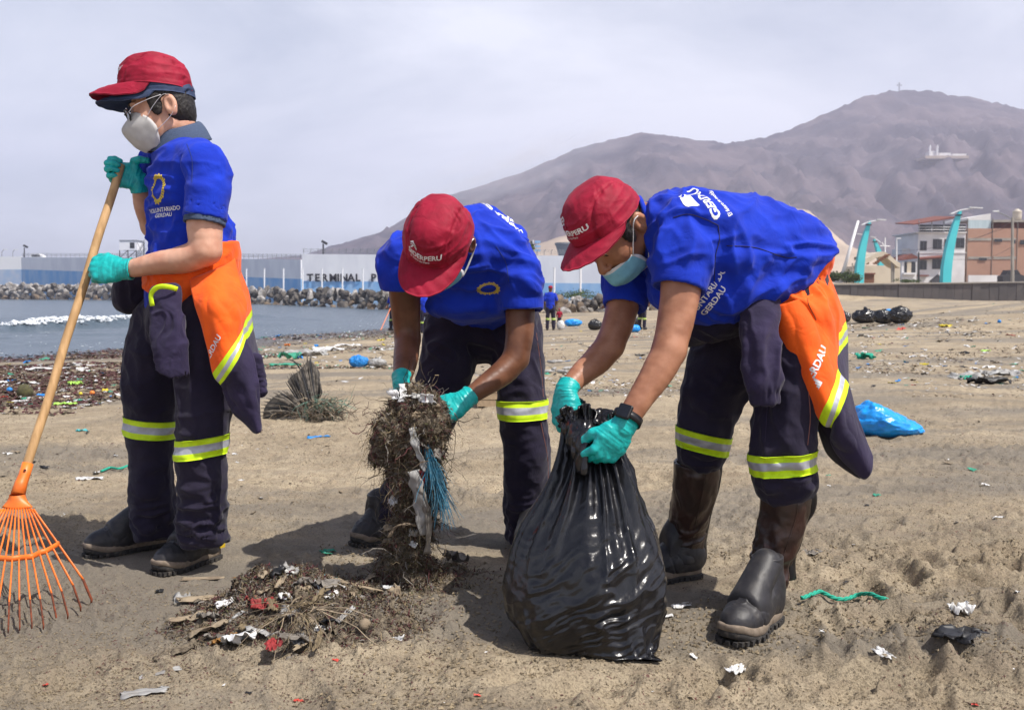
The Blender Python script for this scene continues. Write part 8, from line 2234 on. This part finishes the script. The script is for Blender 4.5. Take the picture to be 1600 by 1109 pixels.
lump_bag('plastic_bag', 992, 519, 19, 11, M['bag_blue'], 'small sky blue bag seen between the arms of the man on the right', 33, knot=False)
lump_bag('plastic_bag', 876, 515, 12, 14, M['plastic_white'], 'white bag standing at the feet of the far worker', 34)
# ---------------------------------------------------------------- workers far off
def far_person(px, py, hpx, face, label, seed, mat_skin='skin_b', bend=0.0, D=None, cap='cap_red', shirt='blue_shirt', tool=None, kneel=False):
 c = PZ(px, py, 0); g = gz(c[0], c[1])
 for _ in range(6): c = PZ(px, py, g); g = gz(c[0], c[1])
 sc = hpx / FPX * c[1] / 1.70; root = empty('person', (c[0], c[1], g), label, 'person')
 cf, sf = math.cos(face), math.sin(face)
 def T(p):
  x, y, z = p
  if bend and z > .9: dz = z - .9; y += math.sin(bend) * dz; z = .9 + math.cos(bend) * dz
  if kneel: z = z * .62 if z > .5 else z * .5
  return np.array([c[0] + sc * (x * cf - y * sf), c[1] + sc * (x * sf + y * cf), g + sc * z])
 sd = T((1, 0, 0)) - T((0, 0, 0)); S = lambda rows: np.array([[*T(r[:3]), r[3] * sc, r[4] * sc] for r in rows])
 h = .016 * sc; lo = c - np.array([.9, .9, .15]) * sc; hi = c + np.array([.9, .9, 2.0]) * sc
 arms = [S([(s_ * .20, 0, 1.40, .05, .05), (s_ * .25, .02, 1.15, .042, .042), (s_ * .20, .18, .98, .036, .036), (s_ * .16, .24, .95, .03, .03)]) for s_ in (-1, 1)]
 G = Field(lo, hi, h); [G.chain(a, sd, .02, 2) for a in arms]; G.ell(T((0, .02, 1.60)), np.array((.078, .09, .115)) * sc); G.cap(T((0, 0, 1.40)), T((0, 0, 1.56)), .055 * sc, .05 * sc, .02); G.chain(S([(0, 0, .9, .13, .09), (0, 0, 1.38, .14, .09)]), sd, .02, 2)
 for s_ in (-1, 1): G.chain(S([(s_ * .09, 0, .88, .07, .08), (s_ * .11, .01, .45, .05, .05), (s_ * .12, 0, .1, .04, .04)]), sd, .02, 2)
 V, F = G.surf(1); obj('body', V, F, M[mat_skin], root)
 G = Field(lo, hi, h); G.chain(S([(0, 0, .88, .17, .12), (0, 0, 1.1, .165, .12), (0, 0, 1.32, .19, .125), (0, 0, 1.43, .13, .08)]), sd, 0, 3)
 for s_ in (-1, 1): G.chain(S([(s_ * .17, 0, 1.40, .065, .065), (s_ * .24, .01, 1.20, .07, .07)]), sd, .03, 2)
 V, F = G.surf(1); V = dress(V, F, vnormals(V, F), fbm(V * 9, 3, seed) * .025 * sc, 1); sh = obj('tshirt', V, F, M[shirt], root)
 G = Field(lo, hi, h); G.chain(S([(0, 0, .95, .165, .12), (0, 0, .82, .17, .125)]), sd, 0, 2)
 for s_ in (-1, 1): G.chain(S([(s_ * .09, 0, .85, .095, .11), (s_ * .11, .01, .48, .078, .08), (s_ * .12, 0, .12, .070, .075)]), sd, .02, 2)
 V, F = G.surf(1); V = dress(V, F, vnormals(V, F), fbm(V * 9, 3, seed + 1) * .025 * sc, 1); obj('trousers', V, F, M['navy'], root)
 if not kneel:
  for s_ in (-1, 1): q = T((s_ * .11, .01, .45)); band(root, V, F, q, (0, 0, 1), .06 * sc, q, .14 * sc, off=.006)
 for s_ in (-1, 1):
  G = FB(T((s_ * .12, -.12, .0)), T((s_ * .12, .22, .15)), .1 * sc, .010 * sc + .002); G.ell(T((s_ * .12, .05, .05)), np.array((.055, .13, .06)) * sc, np.array([[cf, -sf, 0], [sf, cf, 0], [0, 0, 1]])); V, F = G.surf(1); obj('boot', V, F, M['boot'], root)
 if cap:
  G = Field(T((0, 0, 1.65)) - .25 * sc, T((0, 0, 1.65)) + .25 * sc, .009 * sc + .001); Rr = np.array([[cf, -sf, 0], [sf, cf, 0], [0, 0, 1]])
  G.ell(T((0, .01, 1.66)), np.array((.095, .112, .085)) * sc, Rr); G.cut(T((0, 0, 1.645)), (0, 0, -1)); G.ell(T((0, .13, 1.650)), np.array((.075, .09, .012)) * sc, Rr, .01); V, F = G.surf(1); obj('cap', V, F, M[cap], root)
 if tool:
  a, b = tool; mb = MB(); mb.tube([T(a), T(b)], .016 * sc, 6); tag(mb.build('tool_pole', M['rake']), 'thin pole with an orange end held by the far worker at the water line', 'tool')
 return root, sh
p1, s1 = far_person(860, 516, 68, 0.0, 'far worker in blue shirt and red cap seen from behind beside small blue bag', 1)
Vs = np.array([v.co[:] for v in s1.data.vertices]); bv = bvh_of(Vs, [tuple(p.vertices) for p in s1.data.polygons])
c_ = np.array(p1.location); prints(s1, 'back_lettering', 'GERDAU', .20, c_ + np.array([0, -1.5, 1.26]), (1, 0, 0), (0, 0, 1), (0, 1, 0), bv, M['white_print'], off=.012, bold=.01)
far_person(614, 516, 62, 2.4, 'far worker at the water line raking, half hidden behind the bare forearm', 2, tool=((-.2, .3, .95), (-.5, 1.1, .05)))
far_person(664, 520, 64, .3, 'far worker seen through the gap under the chest of the middle man', 3)
far_person(950, 518, 66, 1.2, "far worker in red cap partly hidden by the blue sleeve of the stooping man", 4)
far_person(1003, 515, 66, -.8, 'far worker seen behind the arms of the man on the right', 5, cap='cap_navy')
far_person(1343, 468, 21, .2, 'tiny figure in blue crouching at the foot of the grey sea wall', 6, kneel=True, cap='hair')
far_person(874, 513, 30, .1, 'child sized figure in red beside the far worker', 7, shirt='cap_red', cap='cap_red')
# ---------------------------------------------------------------- foreground bits
def rope_px(pts, dz=.010):
 c = np.array([PZ(x, y, -.005) for x, y in catmull(np.array(pts, float), 5)]); g = ground_z(c[:, 0], c[:, 1]); n = len(c)
 g = np.array([g[max(0, i - 2):i + 3].max() for i in range(n)]); g = np.array([g[max(0, i - 3):i + 4].mean() for i in range(n)]); c[:, 2] = g + dz; return list(c)
def on(px, py, dz=0.0):
 c = PZ(px, py, 0); g = gz(c[0], c[1])
 for _ in range(4): c = PZ(px, py, g); g = gz(c[0], c[1])
 return np.array([c[0], c[1], g + dz])
tag(twisted_rope('green_rope', rope_px(((1252, 954), (1266, 950), (1280, 946), (1300, 949), (1320, 948), (1338, 944), (1356, 950), (1372, 957), (1387, 960))), .0062, M['rope_green']), 'length of green twisted rope lying right of the front boot', 'rope')
tag(twisted_rope('green_rope', rope_px(((1182, 994), (1190, 982), (1202, 972), (1212, 962), (1214, 952))), .0062, M['rope_green']), 'short frayed end of green rope against the front boot', 'rope')
tag(twisted_rope('green_rope', rope_px(((158, 738), (172, 733), (186, 735), (200, 731))), .0062, M['rope_green']), 'bit of green rope left of the standing man', 'rope')
def lit(name, px, py, su, sv, mt, label, cat, seed, rot=0.0, lift=.5, tilt=(0, 0), group=None, nu=18, nv=14):
 lift *= .6
 c = on(px, py, min(su, sv) * lift * .18 + .003); o = scrap(name, c, su, sv, rot, M[mt], None, seed, lift, nu, nv, tilt); tag(o, label, cat, group); return o
lit('white_wrapper', 1503, 955, .062, .045, 'plastic_white', 'crumpled white wrapper at the right edge of the foreground', 'wrapper', 1, .3, 1.1)
lit('white_wrapper', 1152, 1050, .060, .030, 'plastic_white', 'white torn plastic below the front boot, nearest the bottom edge', 'wrapper', 2, .7, .8)
lit('white_wrapper', 1380, 1022, .030, .065, 'plastic_white', 'thin curled white plastic strip in the right foreground', 'wrapper', 3, .2, .5)
lit('white_wrapper', 1332, 968, .025, .045, 'plastic_white', 'small white feathery scrap below the green rope', 'wrapper', 4, .1, .7)
lit('white_wrapper', 1066, 945, .060, .030, 'plastic_white', 'white plastic scrap between the bag and the front boot', 'wrapper', 5, .4, .6)
lit('white_wrapper', 1040, 965, .045, .020, 'plastic_white', 'narrow white scrap beside the lower corner of the black bag', 'wrapper', 6, .5, .6)
lit('black_film', 1500, 1015, .12, .10, 'black_rag', 'shred of black film trodden into the sand at the lower right', 'plastic film', 7, .8, .35)
lit('grey_stone', 1266, 866, .07, .05, 'rag_grey', 'flat grey scrap on the sand right of the leather gaiter', 'scrap', 8, .1, .5)
lit('white_rag', 140, 748, .13, .05, 'plastic_white', 'white rag on the sand left of the standing man', 'rag', 9, .2, .4)
lit('blue_scrap', 497, 680, .14, .035, 'plastic_blue', 'bright blue torn strip on the sand in front of the palm frond', 'plastic film', 10, .3, .7)
lit('teal_scrap', 128, 674, .07, .04, 'plastic_teal', 'small teal scrap on the sand beside the rake shaft', 'plastic film', 11, .3, .7)
lit('white_film', 225, 1084, .10, .035, 'plastic_grey', 'translucent grey film at the bottom edge left of the mound', 'plastic film', 12, .4, .3)
lit('white_film', 250, 1050, .10, .022, 'plastic_grey', 'twisted grey film strip trailing from the mound', 'plastic film', 13, .7, .4)
lit('tan_strip', 315, 905, .13, .03, 'rag_tan', 'pale flattened strip behind the mound, near the front shoe', 'strip', 14, .15, .2)
lit('dark_scrap', 250, 925, .022, .02, 'black_rag', 'small black scrap in front of the near shoe', 'scrap', 15, .1, .6)
lit('green_scrap', 512, 862, .05, .03, 'net_green', 'bright green bottle shard behind the mound', 'scrap', 16, .4, .5)
lit('clear_film', 618, 910, .045, .022, 'plastic_grey', 'clear plastic piece right of the mound', 'plastic film', 17, .9, .6)
lit('white_board', 1010, 620, .26, .12, 'plastic_white', 'flat white board piece behind the gloved forearms', 'board', 18, .1, .12)
lit('tarpaulin', 1512, 592, .34, .20, 'plastic_grey', 'grey tarpaulin folded over a dark heap at the right', 'tarpaulin', 19, .2, .6, (.15, -.1), None, 30, 22)
lit('tarpaulin', 1565, 586, .40, .20, 'plastic_grey', 'second fold of grey tarpaulin running to the right edge', 'tarpaulin', 20, .1, .45, (.1, 0), None, 30, 20)
lit('black_film', 1545, 600, .42, .16, 'black_rag', 'black sheet under the grey tarpaulin at the right', 'plastic film', 21, .05, .8, (0, 0), None, 28, 18)
lit('green_net', 1352, 562, .26, .16, 'rope_green', 'dark green net bundle on the beach beyond the blue bag', 'net', 22, .1, 1.1)
lit('green_net', 1508, 592, .12, .08, 'rope_green', 'green netting caught in the tarpaulin heap', 'net', 23, .5, .9)
lit('grey_tarpaulin', 478, 556, .85, .40, 'plastic_grey', 'grey sheet draped over the drift of rubbish behind the palm frond', 'tarpaulin', 24, .3, .5, (.1, 0), None, 30, 20)
lit('white_sheet', 512, 548, .60, .35, 'plastic_white', 'white sheet on the drift of rubbish behind the palm frond', 'plastic film', 25, .2, .5, (0, 0), None, 26, 18)
lit('green_net', 452, 562, .40, .25, 'net_green', 'pale green net at the left of the rubbish drift', 'net', 26, .3, 1.0)
lit('blue_scrap', 466, 560, .16, .12, 'plastic_blue', 'dark blue scrap in the rubbish drift', 'plastic film', 27, .3, 1.0)
lit('green_rag', 445, 571, .45, .12, 'net_green', 'long green strip in front of the rubbish drift', 'rag', 28, .05, .5)
lit('white_sheet', 547, 540, .45, .2, 'plastic_white', 'pale sheet right of the rubbish drift', 'plastic film', 29, .05, .5)
lit('orange_scrap', 449, 541, .14, .12, 'plastic_orange', 'orange scrap on top of the rubbish drift', 'scrap', 30, .05, 1.0)
lit('white_strip', 80, 577, .62, .20, 'plastic_white', 'long white plastic strip among the weed by the water', 'plastic film', 31, .2, .4)
lit('white_strip', 135, 571, .45, .12, 'plastic_white', 'second white plastic strip among the weed by the water', 'plastic film', 32, -.1, .4)
lit('lime_scrap', 118, 601, .16, .10, 'plastic_lime', 'lime green scrap on the weed line', 'scrap', 33, .2, .8)
lit('lime_scrap', 103, 632, .18, .08, 'plastic_lime', 'lime green scrap nearest the rake shaft', 'scrap', 34, .2, .5)
lit('yellow_rag', 1477, 507, .28, .14, 'plastic_yellow', 'yellow rag on the upper beach at the right', 'rag', 35, .2, .9)
lit('lime_scrap', 1540, 549, .16, .08, 'plastic_lime', 'lime green strip on the right beach', 'scrap', 36, .1, .6)
def ball(px, py, d, mt, label, cat='ball', name='plastic_ball'):
 c = on(px, py); r_ = d / 2 / FPX * c[1]; bm = bmesh.new(); bmesh.ops.create_icosphere(bm, subdivisions=3, radius=r_); V = np.array([v.co[:] for v in bm.verts]); F = [tuple(v.index for v in f.verts) for f in bm.faces]; bm.free()
 V = V * (1 + .12 * fbm(V / r_ * 2, 2, int(px)))[:, None] + np.array([c[0], c[1], c[2] + r_ * .7]); tag(obj(name, V, F, M[mt]), label, cat)
ball(144, 616, 8, 'plastic_orange', 'small orange float on the weed line'); ball(126, 617, 6, 'plastic_yellow', 'small yellow float on the weed line'); ball(39, 619, 24, 'weed_olive', 'mossy round lump on the weed line', 'stone', 'mossy_lump')
ball(15, 612, 9, 'plastic_blue', 'small blue float at the left edge of the weed line'); ball(1561, 519, 6, 'plastic_blue', 'small blue float on the right beach'); ball(570, 992, 20, 'rag_tan', 'round sand coloured pebble right of the mound', 'stone', 'pebble')
# wooden box behind the middle man
t = empty('wooden_box', on(763, 632), 'pale wooden box on the sand behind the middle man', 'box'); c = on(763, 632)
for k in range(3):
 mb = MB(); mb.box((c[0], c[1], c[2] + .028 + k * .056), (.16, .010, .050)); mb.build('plank', M['card'], t); mb = MB(); mb.box((c[0], c[1] + .13, c[2] + .028 + k * .056), (.16, .010, .050)); mb.build('plank', M['card'], t)
for sx in (-1, 1):
 mb = MB(); mb.box((c[0] + sx * .086, c[1] + .065, c[2] + .085), (.010, .14, .168)); mb.build('side_board', M['card'], t)
mb = MB(); mb.box((c[0], c[1] + .065, c[2] + .172), (.19, .155, .010)); mb.build('lid', M['card'], t)
# ---------------------------------------------------------------- pieces past counting one by one, and the countable ones between
def litter_mesh(kind, seed):
 r_ = np.random.RandomState(seed)
 if kind == 'film':
  nu = nv = 7; U, W = np.meshgrid(np.linspace(-.5, .5, nu), np.linspace(-.5, .5, nv)); q = np.stack([U.ravel() * 3, W.ravel() * 3, U.ravel() * 0 + seed], 1)
  V = np.stack([U.ravel() * (1 + .4 * vnoise(q + 3, seed)), W.ravel() * .55 * (1 + .5 * vnoise(q + 7, seed + 1)), ((1 - np.abs(vnoise(q * 1.2, seed + 2))) ** 2) * .30], 1) + vnoise(q * 2, seed + 3)[:, None] * .07
  F = np.array([(i * nu + j, i * nu + j + 1, (i + 1) * nu + j + 1, (i + 1) * nu + j) for i in range(nv - 1) for j in range(nu - 1)]); return V, F
 mb = MB()
 if kind == 'stick': mb.tube(catmull(np.array([(-.5, 0, .02), (-.1, r_.uniform(-.06, .06), .05), (.2, r_.uniform(-.06, .06), .03), (.5, 0, .02)]), 3), [.025, .03, .03, .028, .026, .025, .022, .02, .015, .01], 5)
 if kind == 'bottle': mb.tube([(-.5, 0, .13), (-.48, 0, .13), (-.3, 0, .13), (0, 0, .13), (.2, 0, .13), (.34, 0, .13), (.40, 0, .13), (.5, 0, .13)], [.10, .135, .13, .12, .13, .05, .045, .045], 10)
 return np.array(mb.v), mb.f
KIND = [('film', 'plastic_white', 'white_scrap', 'small crumpled white plastic scrap', 'scrap'), ('film', 'rag_tan', 'tan_scrap', 'small dirty tan scrap', 'scrap'), ('film', 'plastic_blue', 'blue_scrap', 'small blue plastic scrap', 'scrap'), ('film', 'net_green', 'green_scrap', 'small green plastic scrap', 'scrap'),
  ('film', 'black_rag', 'black_scrap', 'small black plastic scrap', 'scrap'), ('film', 'plastic_red', 'red_scrap', 'small red plastic scrap', 'scrap'), ('stick', 'stick', 'driftwood_stick', 'thin piece of driftwood', 'stick'), ('bottle', 'plastic_grey', 'plastic_bottle', 'clear grey plastic bottle', 'bottle'), ('film', 'plastic_yellow', 'yellow_scrap', 'small yellow plastic scrap', 'scrap')]
MESHES = {}
for ki, (k, mt, nm, lb, cat) in enumerate(KIND):
 for v in range(3):
  V, F = litter_mesh(k, ki * 5 + v); me = make_mesh(nm, V, F, True); me.materials.append(M[mt]); MESHES[(ki, v)] = me
def scatter(n, x0, x1, y0, y1, where, seed, probs, s0, s1, bias=1.0):
 r_ = np.random.RandomState(seed); cnt = 0; tries = 0
 while cnt < n and tries < n * 6:
  tries += 1; px = r_.uniform(x0, x1); py = y0 + (y1 - y0) * r_.uniform() ** bias; c = on(px, py)
  if shore_dist(np.array([c[0]]), np.array([c[1]]))[0] < .4: continue
  ki = r_.choice(len(KIND), p=probs); me = MESHES[(ki, r_.randint(3))]; o = bpy.data.objects.new(KIND[ki][2], me); COL.objects.link(o)
  s_ = r_.uniform(s0, s1) * (1.2 if KIND[ki][0] == 'stick' else 1) ; s_ = min(s_, r_.uniform(5, 17) / FPX * c[1])
  o.location = (c[0], c[1], c[2] + .002); o.rotation_euler = (r_.uniform(-.2, .2), r_.uniform(-.2, .2), r_.uniform(0, 6.3)); o.scale = (s_, s_ * r_.uniform(.7, 1.2), s_ * r_.uniform(.35, .8))
  hx = ('left part', 'middle', 'right part')[min(2, int((px - x0) / (x1 - x0) * 3))]; hy = ('far', 'near')[int(py > (y0 + y1) / 2)]; sz = 'tiny' if s_ < (s0 + s1) * .42 else ('small' if s_ < (s0 + s1) * .62 else 'largish')
  tag(o, sz + ' ' + KIND[ki][3].replace('small ', '').replace('crumpled ', '') + ' ' + where + ', ' + hy + ' ' + hx, KIND[ki][4], KIND[ki][3] + 's ' + where); cnt += 1
mixp = np.array([.34, .16, .07, .07, .09, .04, .11, .06, .06])
scatter(120, 0, 200, 560, 640, 'on the left weed line', 1, mixp, .06, .30)
scatter(60, 405, 620, 524, 575, 'on the weed line behind the men', 2, mixp, .08, .35)
scatter(120, 1310, 1600, 496, 600, 'on the littered right beach', 3, mixp, .06, .24)
scatter(34, 846, 1080, 535, 612, 'between the two stooping men', 4, mixp, .05, .18)
scatter(16, 850, 1000, 500, 535, 'far off beyond the stooping men', 5, mixp, .1, .3)
scatter(18, 1290, 1600, 600, 860, 'on the bare sand at the right', 6, np.array([.35, .2, 0, .05, .15, .05, .2, 0, 0]), .02, .06)
scatter(16, 0, 190, 650, 830, 'on the bare sand at the left', 7, np.array([.3, .25, .05, .05, .1, .05, .2, 0, 0]), .02, .07)
scatter(18, 1000, 1600, 900, 1100, 'in the right foreground', 8, np.array([.35, .3, 0, .05, .1, .1, .1, 0, 0]), .012, .03)
scatter(16, 60, 780, 1000, 1105, 'in the left foreground', 9, np.array([.3, .35, 0, 0, .1, .15, .1, 0, 0]), .010, .03)
scatter(14, 360, 620, 650, 850, 'between the standing and middle men', 10, np.array([.3, .3, .1, .05, .1, 0, .15, 0, 0]), .02, .06)
# heap of bottles between the men
for i, (px, py) in enumerate(((856, 583), (866, 579), (877, 583), (886, 578), (862, 574), (873, 573), (893, 582))):
 o = bpy.data.objects.new('plastic_bottle', MESHES[(7, i % 3)]); COL.objects.link(o); c = on(px, py, .0); s_ = .17; o.location = (c[0], c[1], c[2] + (.05 if 573 <= py <= 575 else 0)); o.scale = (s_,) * 3; o.rotation_euler = (0, 0, i * 1.3)
 tag(o, 'clear grey bottle in the small heap of bottles behind the far glove', 'bottle', 'heap of bottles behind the far glove')
def bits(name, n, area, seed, mats, probs, lo, hi, label, cat=None, flat=True, keep=None):
 r_ = np.random.RandomState(seed); px = r_.uniform(area[0], area[1], n); t = r_.uniform(size=n); py = area[2] + (area[3] - area[2]) * t
 z0 = 0.0; x = (px - 800) / FPX; yy = (554.5 - py) / FPX; dz = -SP + yy * CP; dy = CP + yy * SP; g = np.zeros(n)
 for _ in range(3): k = (g - HC) / dz; X_, Y_ = x * k, dy * k; g = ground_z(X_, Y_)
 c = np.stack([X_, Y_, g], 1); q = np.stack([X_, Y_, X_ * 0], 1); ok = shore_dist(X_, Y_) > .15
 if keep is not None: ok &= keep(q, r_)
 c = c[ok]; n = len(c); dist = c[:, 1]; s_ = r_.uniform(lo, hi, n) * np.clip(dist / 4, .8, 6) ** .7
 a = r_.uniform(0, 6.28, n); ca, sa = np.cos(a), np.sin(a); el = r_.uniform(.15, .6, n)
 A = np.stack([ca, sa, r_.uniform(-.15, .35, n)], 1) * s_[:, None]; B = np.stack([-sa, ca, r_.uniform(-.1, .3, n)], 1) * (s_ * el)[:, None]; up = np.array([0, 0, .3]) * s_[:, None]
 c = c + np.array([0, 0, .002])
 if flat: V = np.stack([c - A, c - B * .8 + up * .3, c + A * .9 + up * .4, c + B + up * .2], 1); V = V.reshape(-1, 3); b = np.arange(n)[:, None] * 4; F = b + np.array([[0, 1, 2, 3]])
 else:
  k = 6; V = np.stack([c - A, c - B, c + A, c + B, c + up * 2.2, c - up], 1).reshape(-1, 3); b = np.arange(n)[:, None] * 6
  F = np.vstack([b + np.array([f]) for f in ((0, 1, 4), (1, 2, 4), (2, 3, 4), (3, 0, 4), (1, 0, 5), (2, 1, 5), (3, 2, 5), (0, 3, 5))])
 m_ = r_.choice(len(mats), n, p=probs); mi = m_ if flat else np.tile(m_, 8)
 tag(obj(name, V, F, [M[m] for m in mats], None, False, mi), label, None, None, 'stuff')
drift = lambda th, sc=1.2, sd=55: (lambda q, r_: fbm(q * sc, 3, sd) + r_.uniform(-.25, .25, len(q)) > th)
bits('weed_drift', 30000, (-40, 215, 541, 648), 1, ['weed_red', 'weed_dark', 'weed_olive', 'rag_tan', 'plastic_white'], [.52, .30, .07, .07, .04], .010, .030, 'drift of dark red seaweed scraps along the water line at the left', keep=drift(-.08, .45))
bits('weed_drift', 16000, (395, 640, 514, 575), 2, ['weed_dark', 'weed_red', 'rag_tan', 'plastic_white', 'net_green'], [.38, .22, .24, .10, .06], .010, .026, 'drift of seaweed and fine litter along the water line behind the men', keep=lambda q, r_: fbm(q * .3, 3, 5) + r_.uniform(-.3, .3, len(q)) > -.02)
bits('weed_bits', 9000, (820, 1110, 500, 620), 3, ['weed_dark', 'rag_tan', 'plastic_white', 'weed_red'], [.48, .3, .12, .10], .006, .016, 'fine litter and weed on the beach between the men', keep=drift(.08, .5))
bits('weed_bits', 16000, (1290, 1640, 480, 620), 4, ['weed_dark', 'rag_tan', 'plastic_white', 'weed_red'], [.45, .3, .15, .10], .006, .018, 'fine litter strewn on the beach at the right', keep=drift(.12, .5))
bits('red_weed', 5000, (-20, 1620, 640, 1109), 5, ['weed_red', 'weed_dark'], [.7, .3], .002, .0055, 'crumbs of red seaweed scattered over the near sand', keep=drift(.14, 2.2, 60))
bits('red_weed', 6000, (150, 700, 880, 1109), 6, ['weed_red', 'weed_dark'], [.75, .25], .002, .006, 'crumbs of red seaweed round the mound', keep=drift(.02, 3.0, 61))
bits('red_weed', 4000, (1030, 1600, 880, 1109), 7, ['weed_red', 'weed_dark'], [.75, .25], .002, .006, 'crumbs of red seaweed in the right foreground', keep=drift(.10, 3.0, 62))
M['clod'] = mat('sand_clod', (.30, .24, .155), .98, (.19, .15, .10), 60, bump=.6, bscale=200, bdist=.004)
M['clod_dark'] = mat('sand_clod_dark', (.17, .138, .095), .98)
bits('sand_crumbs', 42000, (-20, 1620, 640, 1109), 8, ['clod', 'clod_dark'], [.72, .28], .0018, .0050, 'loose crumbs and clods of damp sand', flat=False, keep=drift(-.02, 1.8, 63))
bits('sand_crumbs', 12000, (500, 1620, 850, 1109), 9, ['clod', 'clod_dark'], [.72, .28], .0030, .010, 'larger clods of damp sand in the trodden foreground', flat=False, keep=drift(.08, 2.6, 64))
bits('weed_bits', 14000, (-40, 1640, 585, 760), 10, ['weed_dark', 'rag_tan', 'weed_red', 'plastic_white'], [.55, .25, .16, .04], .004, .011, 'thin scatter of dry weed over the middle of the beach', keep=drift(.22, .8, 66))
bits('small_litter', 4200, (395, 1640, 496, 612), 11, ['plastic_white', 'rag_tan', 'black_rag', 'plastic_grey', 'net_dull', 'plastic_blue'], [.34, .24, .16, .16, .06, .04], .010, .028, 'fine scraps of plastic and rag across the middle of the beach', keep=drift(.06, .35, 70))
